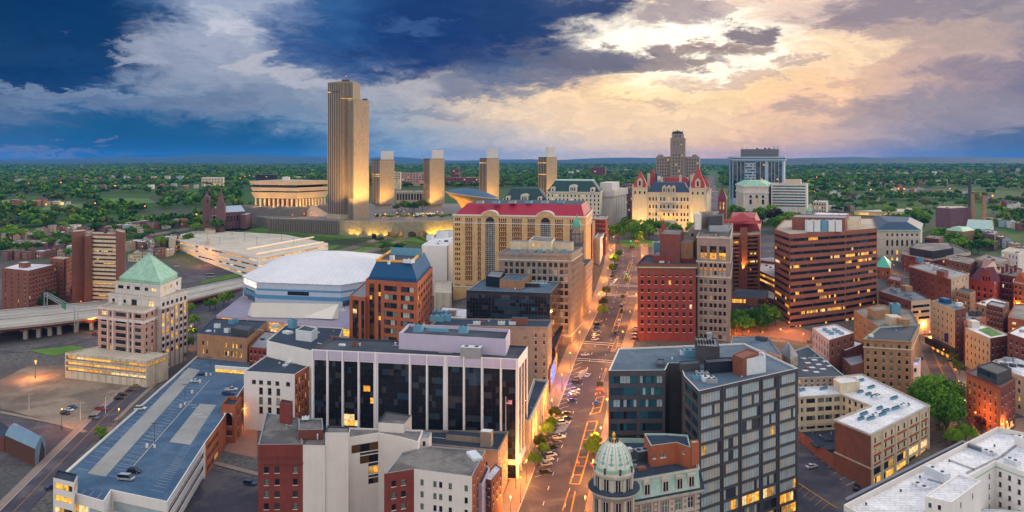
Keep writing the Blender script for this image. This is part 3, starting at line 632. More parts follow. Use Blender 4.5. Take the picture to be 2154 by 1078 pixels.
def orange_office():
    b = Bld('office_building', 'rust brown brick office with sloping blue roof and gold roof edge', 'office', [(769, 588), (878, 596), (910, 561)], 400, 'brick_orange', 'roof_dark', par=.5)
    for r in range(9):
        t = 10+r*17.6; L = (.08, .03, .0, .05, 0, 0, 0, 0, 0)[r]
        b.panel(0, (.365, .61), (t, t+11), 6, 1, 'mix', lit=L, name='window'); b.panel(0, (.685, .93), (t, t+11), 6, 1, 'mix', lit=L, name='window')
        for i in range(6): b.panel(1, (.05+.155*i, .05+.155*i+.11), (t+2, t+11), 3, 1, 'dark', lit=.05, name='window')
    b.panel(0, (.075, .175), (8, 175), 2, 20, 'dark', lit=.06, name='window_bay', rowpal=['dark', 'bronze']); b.panel(0, (.25, .3), (8, 175), 1, 20, 'dark', lit=.03, name='window_bay')
    for i, e in ((0, 1),): pass
    zt = CAMZ-(557-HZ)*418/F
    p0 = [W(775, 588, b.z1), W(877, 593, b.z1), W(906, 561, b.z1)]; p0.append((p0[0][0]+p0[2][0]-p0[1][0], p0[0][1]+p0[2][1]-p0[1][1]))
    mb = MB(); T = offset_poly(p0, 3.6); base = offset_poly(p0, .2)
    mb.prism(base, b.z1-.5, b.z1+1.4, 0); mb.prism(base, b.z1+1.4, b.z1+9, 0, 1, inset=T); mb.build('mansard_roof', ['mansard_blue', 'roof_dark'], b.root)
    mb = MB(); O = offset_poly(T, -.35); I = offset_poly(T, .5)
    for i in range(4):
        j = (i+1) % 4; z0, z1 = b.z1+8.9, b.z1+9.9
        mb.quad((*O[i], z0), (*O[j], z0), (*O[j], z1), (*O[i], z1)); mb.quad((*O[i], z1), (*O[j], z1), (*I[j], z1), (*I[i], z1)); mb.quad((*I[j], z0), (*I[i], z0), (*I[i], z1), (*I[j], z1))
    mb.build('roof_edge', 'gold_trim', b.root)
    for x, y, w, h in ((825, 548, 2.2, 2.6), (818, 556, 1.2, 1.8), (860, 553, 5, 1.8)): b.box('cooling_unit', x, y, w, w*.7, h, 'equip_white', z=9)
    b.box('plant_screen', 855, 538, 20, .3, 4.2, 'equip_blue', z=9)
    b.done()
    w = Bld('wing', '', '', [(735, 622), (768, 626), (806, 590)], 402, 'brick_orange', 'roof_mid', par=.5, zb=b.z0, parent=b.root)
    w.panel(0, (.2, .58), (8, 150), 3, 15, 'dark', lit=.03, name='window_bay', rowpal=['dark', 'bronze']); w.panel(0, (.75, .95), (8, 150), 1, 15, 'dark', lit=0, name='window_bay'); w.done()
orange_office()

def arena():
    pts = [(543, 594), (717, 600), (790, 588), (830, 565), (826, 540), (697, 533), (591, 541), (511, 581)]
    b = Bld('arena', 'broad sports arena with a white domed roof and banded blue walls', 'arena', pts, 520, 'arena_panel', 'membrane_white', par=.2)
    P = b.P; cx, cy = np.mean(np.array(P), 0); mb = MB(); rings = []
    sub = lambda R: [tuple(np.array(R[i])+(np.array(R[(i+1) % len(R)])-np.array(R[i]))*j/5) for i in range(len(R)) for j in range(5)]
    for f, h in ((-.8, 0), (.0, .4)): rings.append([(*p, b.z1+h) for p in sub(offset_poly(P, f))])
    L0 = np.array(sub(P)); L1 = L0.copy()
    for _ in range(9): L1 = (np.roll(L1, 1, 0)+2*L1+np.roll(L1, -1, 0))/4
    for k in (.92, .84, .76, .68, .6, .5, .4, .3, .2, .1): g_ = min(1, (1-k)*2.2); rings.append([(cx+(p[0]-cx)*k, cy+(p[1]-cy)*k, b.z1+.4+10.5*(1-k**2)) for p in L0*(1-g_)+L1*g_])
    for a, c in zip(rings, rings[1:]):
        for i in range(len(a)): j = (i+1) % len(a); mb.quad(a[i], a[j], c[j], c[i])
    for i in range(len(L0)): mb.poly([rings[-1][i], rings[-1][(i+1) % len(L0)], (cx, cy, b.z1+10.95)])
    mb.build('dome_roof', 'membrane_white', b.root, smooth=True)
    for i in range(0, len(L0), 5):
        mb = MB()
        for a, c in zip(rings[1:], rings[2:]): mb.tube((a[i][0], a[i][1], a[i][2]+.05), (c[i][0], c[i][1], c[i][2]+.02), .07, 4)
        mb.build('roof_seam', 'membrane_white', b.root)
    for e, us in ((0, (0, 1)), (1, (0, 1)), (7, (0, 1))):
        for t, h, m in ((13, 4, 'blue_band'), (26, 8, 'blue_band')):
            a, d, L, ang = b.edge(e); c = a+d*L/2; n = np.array((d[1], -d[0])); mb = MB(); mb.box(c+n*.05, (L, .14), b.z1-(t+h)*b.px, b.z1-t*b.px, ang); mb.build('wall_stripe', M('blue_band', (.09, .28, .48), .5, .1, .3), b.root)
    b.panel(0, (.36, .62), (17, 25), 1, 1, 'blue', name='wall_sign', lit=0, rec=.1)
    b.panel(1, (.05, .9), (34, 62), 7, 5, 'teal', lit=0, name='window'); b.panel(7, (.05, .8), (22, 55), 6, 5, 'teal', lit=0, name='window')
    a, d, L, ang = b.edge(7); n = np.array((d[1], -d[0])); c = a+d*L*.5+n*.2; mb = MB(); mb.box(c, (L*.8, .4), b.z1-15*b.px, b.z1-3*b.px, ang); mb.build('lit_sign', 'sign_white', b.root)
    b.done()
    # sloping cream awning over the entrance concourse
    cv = Bld('entrance_concourse', 'low lilac roofed arena concourse with warm lit glazed front', 'entrance hall', [(455, 664), (745, 690), (770, 640), (520, 615)], 480, 'lilac_panel', M('roof_lilac', (.30, .27, .36), .7, .15, .2, kind='roof'), par=.3)
    cv.panel(0, (.0, .38), (4, 18), 18, 1, 'lit', lit=.9, name='window'); cv.panel(0, (.4, .99), (4, 18), 24, 1, 'lit', lit=.9, name='window', mull='brick_orange'); cv.panel(0, (.41, .62), (18, 30), 10, 1, 'lit', lit=.5, name='window', mull='brick_orange')
    z = cv.z1; mb = MB(); P = [W(521, 662, z+.4), W(698, 672, z+.4), W(712, 640, z+9), W(529, 637, z+9)]
    mb.quad((*P[0], z+.4), (*P[1], z+.4), (*P[2], z+9), (*P[3], z+9)); mb.poly([(*P[1], z+.4), (P[2][0], P[2][1], z), (*P[2], z+9)]); mb.poly([(*P[0], z+.4), (*P[3], z+9), (P[3][0], P[3][1], z)]); mb.quad((*P[2], z), (*P[3], z), (*P[3], z+9), (*P[2], z+9)); mb.build('awning', 'canopy_cream', cv.root)
    for x, y in ((722, 655), (580, 690)): cv.box('air_conditioner', x, y, 4, 2.5, 1.8, 'equip_white')
    cv.done()
    s = thing('sign_pylon', 'dark purple upright sign pylon in front of the arena concourse', 'sign', (*atY(567, 468), h1(*atY(567, 468)))); mb = MB(); mb.box(atY(567, 468), (2.4, 1.2), s['_o'][2], s['_o'][2]+14, .1); mb.build('pylon', M('purple_sign', (.035, .03, .08), .4, .1, 1), s)
    for i in range(6): mb = MB(); mb.box((atY(567, 467.3)), (1.0, .1), s['_o'][2]+4+i*1.5, s['_o'][2]+4.8+i*1.5, .1); mb.build('lettering', 'equip_white', s)
arena()

def tan_hotel():
    b = Bld('office_building', 'long tan masonry office with a bright red roof and two tall glass bays', 'office', [(953, 451, 581), (1232, 457, 560), (1246, 440, 640)], 581, 'stucco_tan', 'roof_dark', par=.4)
    q = lambda z: (z-97)/(940-97.)
    for r in range(14):
        t = 8+(r*10.4 if r else -1); st = 'arch' if r == 0 else 'bare'
        if r == 13: t += 4
        for xs in ((115, 127, 139), (182, 194, 206, 219), (262, 274), (400, 413, 426, 439), (484, 497, 510, 523, 537), (582, 594, 606, 619), (755, 768, 781, 795), (847, 860, 885, 898)):
            if r == 13 and xs[0] > 200: continue
            b.grid(0, [q(x) for x in xs], 1, t, 10, 2.6, 5.5 if r else 7, lit=.0, style=st, pal='dark', rec=.3)
    for x0, x1 in ((178, 224), (258, 279), (396, 444), (480, 541), (578, 623), (751, 799), (843, 902)):
        for r in range(12):
            a, d, L, ang = b.edge(0); c = a+d*L*(q(x0)+q(x1))/2; n = np.array((d[1], -d[0])); mb = MB(); z = b.z1-(13.5+10.4*r+1)*b.px; mb.box(c+n*.04, ((q(x1)-q(x0))*L, .12), z-3.6*b.px, z, ang); mb.build('spandrel_panel', 'brick_brown', b.root)
    for x0, x1 in ((306, 370), (658, 724)):
        b.panel(0, (q(x0), q(x1)), (14, 128), 6, 28, 'blue', lit=0, name='window_bay', mull='limestone', mw=.25)
        a, d, L, ang = b.edge(0); n = np.array((d[1], -d[0])); c = a+d*L*(q(x0)+q(x1))/2; R = (q(x1)-q(x0))*L*.8; mb = MB(); zc = b.z1-1
        arc = [(R*cos(pi*i/14), R*.62*sin(pi*i/14)) for i in range(15)]
        pf = lambda x, z, y: (*(c+d*x+n*y), zc+z)
        for (x0_, z0_), (x1_, z1_) in zip(arc, arc[1:]):
            mb.quad(pf(x0_, 0, .6), pf(x0_, z0_, .6), pf(x1_, z1_, .6), pf(x1_, 0, .6)); mb.quad(pf(x0_, z0_, .6), pf(x0_, z0_, -8), pf(x1_, z1_, -8), pf(x1_, z1_, .6), 1)
            o = lambda v: v*1.12
            mb.quad(pf(x0_, z0_, .9), pf(o(x0_), o(z0_), .9), pf(o(x1_), o(z1_), .9), pf(x1_, z1_, .9), 1); mb.quad(pf(o(x0_), o(z0_), .9), pf(o(x0_), o(z0_), -8), pf(o(x1_), o(z1_), -8), pf(o(x1_), o(z1_), .9), 1)
        mb.build('arched_gable', ['stucco_tan', 'trim_white'], b.root)
        mb = MB(); zz = b.z1-14*b.px; k = R*.55; mb.poly([(*(c+d*k*cos(t)+n*.1), zz+k*sin(t)) for t in [pi*i/10 for i in range(11)]]); mb.build('arch_window', 'glass_dark', b.root)
    b.ring(0, 3, .5, 'trim_white'); b.ring(17, 1.5, .2, 'trim_white', 'ledge'); b.ring(150, 2, .25, 'trim_white', 'ledge')
    P = offset_poly(b.P, 1.2); T = [np.array(P[0]), np.array(P[1]), np.array(P[2]), np.array(P[3])]; zt = b.z1+7.5
    u = (T[1]-T[0])/np.linalg.norm(T[1]-T[0]); v = (T[3]-T[0])/np.linalg.norm(T[3]-T[0]); T = [T[0]+u*7+v*13, T[1]-u*3+v*13, T[2]-u*3-v*9, T[3]+u*7-v*9]
    mb = MB(); mb.prism(P, b.z1-.3, zt, 0, 1, inset=T); mb.build('mansard_roof', ['red_roof', 'roof_dark'], b.root)
    for i in range(6): b.box('cooling_unit', 1010+i*34, 428, 5, 5, 2, 'equip_blue' if i % 2 else 'equip_gray', z=8)
    for r in range(13): b.grid(1, [.08, .16, .24, .32, .45, .53, .61, .7, .8, .9], 1, 8+10.4*r, 10, 2.6, 5.5, lit=0, style='bare', pal='dark')
    b.done()
tan_hotel()

def ornate_bank():
    b = Bld('office_building', 'pale gray masonry office with arched top windows and a small cream rooftop pavilion', 'office', [(1050, 531), (1201, 534), (1224, 520)], 462, 'brick_gray', 'roof_gray', par=.8)
    q = [.06, .16, .26, .33, .43, .5, .585, .655, .74, .8, .88, .94]
    q = [.10, .17, .255, .325, .415, .485, .565, .635, .72, .79, .87, .935]
    b.grid(0, q, 1, 20, 10, 7, 9, lit=0, style='arch', pal='dark'); b.grid(0, q, None, 34, 14.5, 7, 10, lit=.02, pal='mix')
    b.grid(1, 9, 1, 20, 10, 6.5, 9, lit=0, style='arch', pal='dark', u=(.02, .98)); b.grid(1, 9, None, 34, 14.5, 6.5, 10, lit=.02, pal='mix', u=(.02, .98))
    b.pil(0, [.03, .212, .37, .525, .68, .83, .98], 3.5, .4, 'limestone_gray', (14, None)); b.pil(1, [.005, .11, .22, .33, .44, .55, .66, .77, .88, .99], 3, .35, 'limestone_gray', (14, None))
    b.ring(0, 6, .5, 'limestone_gray'); b.ring(14, 2.5, .7, 'limestone', 'ledge'); b.ring(168, 4, .5, 'limestone', 'ledge')
    for r in (0, 1): b.panel(1, (.05, .95), (176+r*22, 192+r*22), 9, 1, 'lit', lit=.5, name='window', mull='limestone')
    p = b.block('pavilion', [(1112, 506), (1160, 509), (1168, 500)], 476, 'cream', 'roof_gray', par=.4); p.grid(0, [.2, .4], 1, 5, 10, 5, 8, lit=1, style='two', pal='lit'); p.grid(0, [.14, .28, .7], 1, 18, 10, 6, 7, lit=0, style='two'); p.done()
    for x, y, w, h in ((1098, 524, 14, 5), (1178, 526, 16, 5)): b.box('rooftop_wing', x, y, w, 8, h, 'cream', 'roof_gray')
    for i in range(7): b.box('cooling_unit', 1085+i*17, 532, 3, 3, 1.6, 'equip_blue' if i % 3 == 0 else 'equip_gray')
    b.done()
    # scaffolded cupola tower behind it
    c = Bld('clock_tower', 'slim stone tower with green copper dome wrapped in dark scaffolding', 'tower', [(1198, 525, 500), (1222, 526, 497), (1228, 520, 512)], 500, 'limestone_gray', 'copper', par=.3)
    m = c.c; z = c.z1; mb = MB(); mb.lathe(m, [(3.4, z-1), (3.6, z), (3.2, z+1), (3.2, z+9), (3.7, z+9.6), (3.7, z+10.4), (2.6, z+10.6), (2.6, z+14)], 10); mb.build('lantern', 'limestone_gray', c.root)
    mb = MB(); mb.lathe(m, [(2.9, z+14), (2.8, z+15.5), (2.1, z+17.5), (1., z+18.8), (.35, z+19.4), (.3, z+21), (.05, z+22.6)], 10); mb.build('copper_dome', M('copper_bright', (.07, .36, .26), .5, .2, .6), c.root)
    for i in range(10):
        t = 2*pi*i/10; mb = MB(); mb.tube((m[0]+4.4*cos(t), m[1]+4.4*sin(t), z-9), (m[0]+4.4*cos(t), m[1]+4.4*sin(t), z+12), .16, 4); mb.build('scaffold_pole', 'steel_dark', c.root)
    for k in range(6):
        mb = MB(); n = 10; zz = z-7+k*3.4
        for i in range(n): t, t2 = 2*pi*i/n, 2*pi*(i+1)/n; mb.tube((m[0]+4.4*cos(t), m[1]+4.4*sin(t), zz), (m[0]+4.4*cos(t2), m[1]+4.4*sin(t2), zz), .14, 4)
        mb.build('scaffold_deck', 'steel_dark', c.root)
    mb = MB(); net = M('scaffold_net', (.10, .10, .16), .9, .4, .5)
    for i in (7, 8, 9, 0): t, t2 = 2*pi*i/10, 2*pi*(i+1)/10; mb.quad((m[0]+4.5*cos(t), m[1]+4.5*sin(t), z-9), (m[0]+4.5*cos(t2), m[1]+4.5*sin(t2), z-9), (m[0]+4.5*cos(t2), m[1]+4.5*sin(t2), z+4), (m[0]+4.5*cos(t), m[1]+4.5*sin(t), z+4))
    mb.build('scaffold_netting', net, c.root); c.done()
    for nm, lab, pts, Y, w, ro in (('office_building', 'narrow dark sided street block behind the ornate gray office', [(1196, 560), (1232, 560), (1246, 545)], 505, 'brick_gray', 'roof_dark'),
            ):
        k = Bld(nm, lab, 'office', pts, Y, w, ro); k.grid(1, 8, None, 6, 12, 4, 6, lit=.1); k.done()
ornate_bank()

def black_glass():
    b = Bld('office_building', 'black mirrored glass box office with plant rooms on its roof', 'office', [(981, 611), (1157, 617), (1183, 588)], 425, 'glass_dark_wall', 'roof_blue', par=.6)
    b.coping = 'equip_gray'
    b.panel(0, (.003, .30), (7, 62), 8, 7, 'dark', lit=0, name='curtain_wall', rec=.06, mull='steel_dark'); b.panel(0, (.31, .998), (7, 62), 19, 7, 'dark', lit=.004, name='curtain_wall', rec=.06, mull='steel_dark', rowpal=['dark', 'blue'])
    b.panel(0, (.003, .998), (70, 150), 26, 8, 'dark', lit=.005, name='curtain_wall', rec=.06, mull='steel_dark')
    b.panel(1, (.01, .99), (7, 160), 16, 18, 'dark', lit=.02, name='curtain_wall', rec=.06, mull='steel_dark', rowpal=['dark', 'bronze'])
    p = b.block('plant_room', [(1022, 581), (1053, 584), (1062, 572)], 442, M('plant_navy', (.012, .02, .035), .5, .2, .4), 'roof_mid'); p.done()
    p = b.block('plant_room', [(1051, 588), (1098, 591), (1117, 577)], 436, 'brick_tan', 'roof_blue', par=.3); p.done()
    b.box('roof_skylight', 1130, 600, 12, 5, 1.2, 'equip_blue', 'glass_pale'); b.box('louvre_box', 1115, 604, 11, 2, 2.2, 'frame_dark', 'steel')
    for i in range(5): b.box('solar_frame', 1122+i*7, 597, 1.2, 5, 1.7, 'steel', 'glass_pale')
    b.done()
    k = Bld('brick_building', 'old gray brown brick block with blue roof below the black glass box', 'office', [(905, 684), (1152, 688), (1161, 673)], 385, 'brick_gray', 'roof_navy', par=.6); k.coping = 'limestone_gray'
    k.grid(0, [.66, .81, .82], 5, 20, 20, 4, 8, lit=.2, pal='mix'); k.grid(0, [.9, .97], 7, 14, 15, 4, 8, lit=.0); k.grid(1, [.2, .5, .8], 7, 12, 15, 3.5, 8, lit=.1)
    for x, y, w, h in ((920, 676, 7, 3), (938, 675, 5, 3.4)): k.box('cooling_unit', x, y, w, 4, h, 'equip_blue', 'equip_blue')
    for x in (1003, 1055, 1078): k.box('air_conditioner', x, 683, 3.5, 2, 1.6, 'equip_white')
    k.box('stair_head', 1093, 682, 8, 4, 3.2, 'brick_brown', 'roof_dark'); k.ring(0, 2.2, .3, 'limestone_gray'); k.done()
    k = Bld('bank_building', 'low pale stone bank front with blue roof beside the main street', 'bank', [(1098, 880), (1112, 884), (1152, 800), (1125, 797)], 312, 'limestone', 'roof_navy', par=1.0)
    k.grid(1, 9, 1, 14, 10, 4, 26, u=(.03, .97), lit=.55, style='bare', pal='bronze'); k.grid(1, 9, 1, 46, 10, 4, 10, u=(.03, .97), lit=.6, style='bare'); k.ring(0, 3, .6, 'limestone'); k.pil(1, [.01, .12, .23, .34, .45, .56, .67, .78, .89, .99], 2.2, .5, 'limestone', (6, None)); k.done()
    k = Bld('storefront_building', 'blue lit narrow storefront beside the pale stone bank', 'shop', [(1146, 775), (1158, 778), (1172, 742), (1160, 740)], 385, 'brick_gray', 'roof_navy', par=.6); k.grid(1, 4, None, 6, 14, 3, 8, lit=.2)
    a, d, L, ang = k.edge(1); n = np.array((d[1], -d[0])); mb = MB(); mb.box(a+d*L*.3+n*.3, (L*.4, .4), k.z0+5, k.z0+11, ang); mb.build('blue_sign', 'blue_light', k.root); k.done()
    light('blue_glow', 'POINT', (k.c[0]+9, k.c[1]-4, k.z0+8), 1500, (.1, .15, 1), k.root, 1.)
    k = Bld('glass_storefront', 'dark glass street block with orange reflections beside the black glass box', 'office', [(1159, 730), (1168, 734), (1192, 672), (1183, 668)], 412, 'brick_maroon', 'roof_dark', par=.5)
    k.panel(1, (.02, .98), (6, 72), 12, 6, 'bronze', lit=.05, name='curtain_wall', rec=.1); k.done()
black_glass()
# ------------------------------------------------------------------ foreground: brick block, dark office, domed corner building
def front_block():
    b = Bld('apartment_building', 'dark red brick block with flat brown roof at the front edge', 'apartment block', [(543, 936), (637, 935), (628, 880), (560, 868)], 258, 'brick_red', 'roof_gray', par=.5); b.coping = 'equip_gray'
    for r in range(5):
        for x, w in ((.185, 10), (.425, 10), (.83, 10)): b.grid(0, [x], 1, 47+25.5*r, 10, w, 13, pal='green', lit=0)
    a, d, L, ang = b.edge(0); n = np.array((d[1], -d[0]))
    for z, cnt in ((25, 15), (40, 15)):
        for i in range(cnt): mb = MB(); c = a+d*L*(.06+.88*i/(cnt-1))+n*.12; mb.box(c, (.35, .3), b.z1-(z+5)*b.px, b.z1-z*b.px, ang); mb.build('corbel', 'brick_dark', b.root)
    b.ring(38, 2, .15, 'brick_dark', 'ledge')
    ch = b.block('chimney_stack', [(588, 848), (612, 852), (616, 844)], 281, 'brick_red', 'frame_dark', par=.4); ch.done()
    t = b.block('rooftop_hut', [(628, 905), (680, 904), (678, 880)], 264, 'brick_dark', 'roof_gray', par=.5); t.coping = 'equip_gray'; t.done()
    b.vent(656, 923, .5, 2); b.vent(668, 925, .3, 2); b.box('air_conditioner', 643, 882, 2.4, 1.6, 1., 'equip_white', z=3)
    b.done()
    c = Bld('stepped_building', 'blank cream walled block with a stair-stepped amber glass corner', 'office', [(637, 936), (684, 937), (692, 908), (645, 902)], 258.5, 'cream_wall', 'roof_gray', par=.5); c.coping = 'steel_dark'; c.done()
    t = Bld('stair_block', '', '', [(684, 910), (733, 910), (736, 898), (688, 896)], 258.6, 'cream_wall', 'roof_gray', par=.5, zb=c.z0, parent=c.root); t.coping = 'steel_dark'; t.done()
    # second volume: facets meeting in a re-entrant corner with stepped glazing
    Y = 262
    w = Bld('wing', '', '', [(733, 921), (796, 911), (838, 919), (880, 930), (890, 905), (735, 900)], Y, 'cream_wall', 'roof_gray', par=.5, zb=c.z0, parent=c.root)
    w.z1 = w.z1
    steps = [(0, 18, 35, .10), (0, 37, 42, .38), (0, 44, 60, .38), (0, 62, 68, .66), (0, 69, 84, .66), (0, 87, 92, .66), (0, 94, 106, .66), (0, 108, 135, .985)]
    for e, t0, t1, u0 in steps:
        if u0 < .98: w.panel(0, (u0, .995), (t0, t1), max(1, int(7*(1-u0))), 1, 'bronze' if t1-t0 > 8 else 'blue', lit=.32 if t1-t0 > 8 else 0, name='window', rec=.12)
    t = Bld('tower_room', '', '', [(796, 889), (849, 892), (866, 874), (812, 866)], 269, 'cream_wall', 'roof_gray', par=.4, zb=c.z0, parent=c.root); t.coping = 'steel_dark'
    for e, t0, t1, u0 in steps: t.panel(0, (.005, .77), (t0+24, t1+24), 4, 1, 'bronze' if t1-t0 > 8 else 'blue', lit=.25 if t1-t0 > 8 else 0, name='window', rec=.12)
    w.done(); t.done()
    t = Bld('lift_hut', '', '', [(862, 925), (902, 922), (908, 910), (868, 906)], 262, 'cream_wall', 'roof_mid', par=.3, zb=w.z1-12, parent=c.root); t.coping = 'steel'; t.grid(0, [.75], 1, 6, 10, 6, 10, lit=0, pal='blue'); t.done()
    # right neighbour: brick return and white front under one gray roof
    d_ = Bld('apartment_building', 'white fronted block with brick side wall and stained gray roof at the bottom edge', 'apartment block', [(808, 997), (871, 987), (993, 1003), (1022, 948), (905, 938), (845, 952)], 238, 'brick_red', 'roof_gray', par=.4); d_.coping = 'equip_gray'
    d_.em[1] = 'cream_wall'; d_.em[2] = 'brick_brown'
    for r in range(4):
        d_.grid(0, [.32, .64], 1, 18+25*r, 10, 10, 12.5, pal='green', lit=0); d_.grid(1, [.14, .365, .465, .63, .90], 1, 20+25.5*r, 10, 7.5, 12.5, pal='green', lit=0); d_.grid(2, 4, 1, 14+22*r, 10, 5, 11, pal='mix', lit=.1)
    d_.box('roof_hatch', 998, 962, 3.2, 7, .9, 'equip_white'); d_.done()
    k = Bld('brick_building', 'gray brick block with blue roof and a flagpole below the striped office', 'office', [(868, 930), (1048, 947), (1068, 908), (878, 905)], 282, 'brick_gray', 'roof_navy', par=.7); k.coping = 'limestone_gray'
    k.grid(0, [.62, .74, .86], 4, 26, 19, 6, 10, lit=.05); k.grid(1, 4, 5, 12, 18, 4.5, 9, lit=.3, pal='mix'); k.box('chimney_stack', 1024, 938, 4, 3, 5.5, 'brick_gray', 'equip_white'); k.box('roof_step', 985, 926, 16, 4, 2.2, 'brick_gray', 'roof_navy'); k.ring(0, 2, .4, 'limestone_gray'); k.done()
    zr = k.z1; c = W(1064, 907, zr); fp = thing('flagpole', 'white flagpole with a small striped flag on the gray brick roof', 'flagpole', (*c, zr-.7))
    mb = MB(); mb.cyl(c, zr-.7, zr+12.5, .12, .07, 8); mb.lathe(c, [(.02, zr+12.5), (.2, zr+12.7), (.02, zr+12.95)], 8); mb.build('pole', 'trim_white', fp)
    mb = MB()
    for j in range(7):
        for i in range(8):
            x0, x1 = .1+i*.28, .1+(i+1)*.28; z0 = zr+10.2+j*.24; y = lambda x: .25*sin(x*3.2); dz = lambda x: -.1*x
            m = 2 if (j >= 3 and i < 3) else j % 2
            mb.quad((c[0]+x0, c[1]+y(x0), z0+dz(x0)), (c[0]+x1, c[1]+y(x1), z0+dz(x1)), (c[0]+x1, c[1]+y(x1), z0+.24+dz(x1)), (c[0]+x0, c[1]+y(x0), z0+.24+dz(x0)), m)
    mb.build('flag', [M('flag_red', (.55, .03, .05), .8, .1, 1), 'trim_white', M('flag_blue', (.03, .05, .22), .8, .1, 1)], fp)
    k = Bld('row_building', 'narrow maroon brick row building with white roof edge near the bottom street', 'row building', [(1016, 1006), (1034, 1012), (1056, 985), (1042, 975)], 252, 'brick_maroon', 'roof_white', par=.4); k.grid(1, 3, 3, 8, 18, 5, 9, lit=.2); k.grid(0, [.3, .7], 3, 8, 18, 5, 9, lit=0); k.done()
    k = Bld('row_building', 'narrow mottled lilac row building beside the white fronted block', 'row building', [(1000, 1016), (1014, 1020), (1030, 985), (1018, 975)], 246, 'lilac_panel', 'roof_dark', par=.4); k.grid(1, 3, 3, 8, 18, 5, 9, lit=.1); k.done()
front_block()

def dark_office():
    pts = [(1280, 780), (1399, 779), (1407, 764), (1430, 764), (1439, 791), (1470, 823), (1679, 775), (1565, 722), (1301, 733)]
    b = Bld('office_building', 'large dark bronze office slab with long ribbons of pale windows', 'office', pts, 264, 'dark_metal', 'roof_blue', par=.6); b.coping = 'trim_white'
    q = lambda z: (z-628)/(1188-628.)
    for r in range(13):
        t = 10+r*24.9; pl = ('pale', 'pale', 'pale', 'pale', 'pale', 'pale', 'pale', 'pale', 'pale', 'pale', 'mix', 'mix', 'mix')[r]
        for (x0, x1), n in zip(((637, 748), (766, 852), (870, 971), (990, 1066), (1085, 1178)), (7, 6, 7, 6, 7)):
            b.panel(5, b.fr(5, 1240+x0/2.708, 1240+x1/2.708), (t-2, t+18), n, 1, pl, lit=.02 if r < 8 else .08, name='window', rec=.35)
        b.panel(4, (.08, .48), (t, t+16), 4, 1, 'blue', lit=0, name='window'); b.panel(4, (.53, .93), (t, t+16), 4, 1, 'blue', lit=0, name='window')
        if r < 9:
            for (x0, x1), n in zip(((118, 270), (288, 416)), (8, 8)):
                b.panel(0, b.fr(0, 1240+x0/2.708, 1240+x1/2.708), (t+2, t+18), n, 1, 'teal' if r < 3 else 'blue', lit=.03, name='window', rec=.35)
    us = [b.fr(5, 1240+x/2.708)[0] for x in (757, 861, 981, 1075)]
    b.pil(5, us, 2.2, .35, 'dark_metal', (1, None), 'mullion_post')
    p = b.block('plant_tower', [(1466, 727), (1514, 730), (1507, 711)], 275, 'dark_metal', 'roof_mid', par=.4); p.coping = 'frame_dark'; p.done()
    p = b.block('plant_room', [(1486, 763), (1546, 759), (1540, 751)], 262, M('plant_navy', (.012, .02, .035)), 'roof_dark', par=.3); p.done()
    p = b.block('plant_room', [(1432, 767), (1472, 764), (1468, 757)], 264, 'dark_metal', 'roof_blue', par=.3); p.done()
    p = b.block('plant_room', [(1381, 766), (1398, 766), (1398, 755)], 270, 'dark_metal', 'roof_blue', par=.3); p.done()
    p = b.block('cooling_tower', [(1541, 746), (1562, 754), (1596, 741), (1572, 733)], 263, 'rust', 'rust', par=.3); p.done()
    p = b.block('cooling_tower', [(1570, 756), (1611, 750), (1604, 741), (1560, 744)], 260, 'equip_white', 'equip_gray', par=.3); p.done()
    zr = b.z1
    mb = MB(); c = W(1492, 742, zr+2); mb.cyl(c, zr-.5, zr+8.5, .75, .75, 10); mb.lathe(c, [(.75, zr+8.3), (1.1, zr+8.5), (1.1, zr+9.2), (.5, zr+9.3)], 10); mb.build('exhaust_flue', 'equip_gray', b.root)
    for i in range(7): mb = MB(); c = W(1464+i*6, 722, zr+8); mb.box(c, (.2, 2.4), zr+7.6, zr+9.2, b.ang); mb.build('plant_frame', 'frame_dark', b.root)
    for x, y, w, h, m in ((1438, 747, 2.4, 1.6, 'equip_white'), (1452, 750, 4.5, 2.4, 'equip_blue'), (1466, 798, 2.5, 1.4, 'equip_blue'), (1480, 797, 2., 1.2, 'equip_white'), (1490, 802, 4, 1.5, 'equip_white'), (1497, 805, 3.4, 1.3, 'equip_gray'), (1477, 790, 4, 1.3, 'equip_gray')): b.box('air_conditioner', x, y, w, w*.7, h, m)
    mb = MB(); pp = [W(x, y, zr-.4) for x, y in ((1560, 793), (1575, 785), (1590, 778), (1592, 770))]
    for a, c in zip(pp, pp[1:]): mb.tube((*a, zr-.3), (*c, zr-.3), .22, 6)
    mb.build('roof_pipe', 'equip_white', b.root)
    b.vent(1414, 757, .4, .9); b.vent(1538, 766, .3, 1.); b.done()
dark_office()

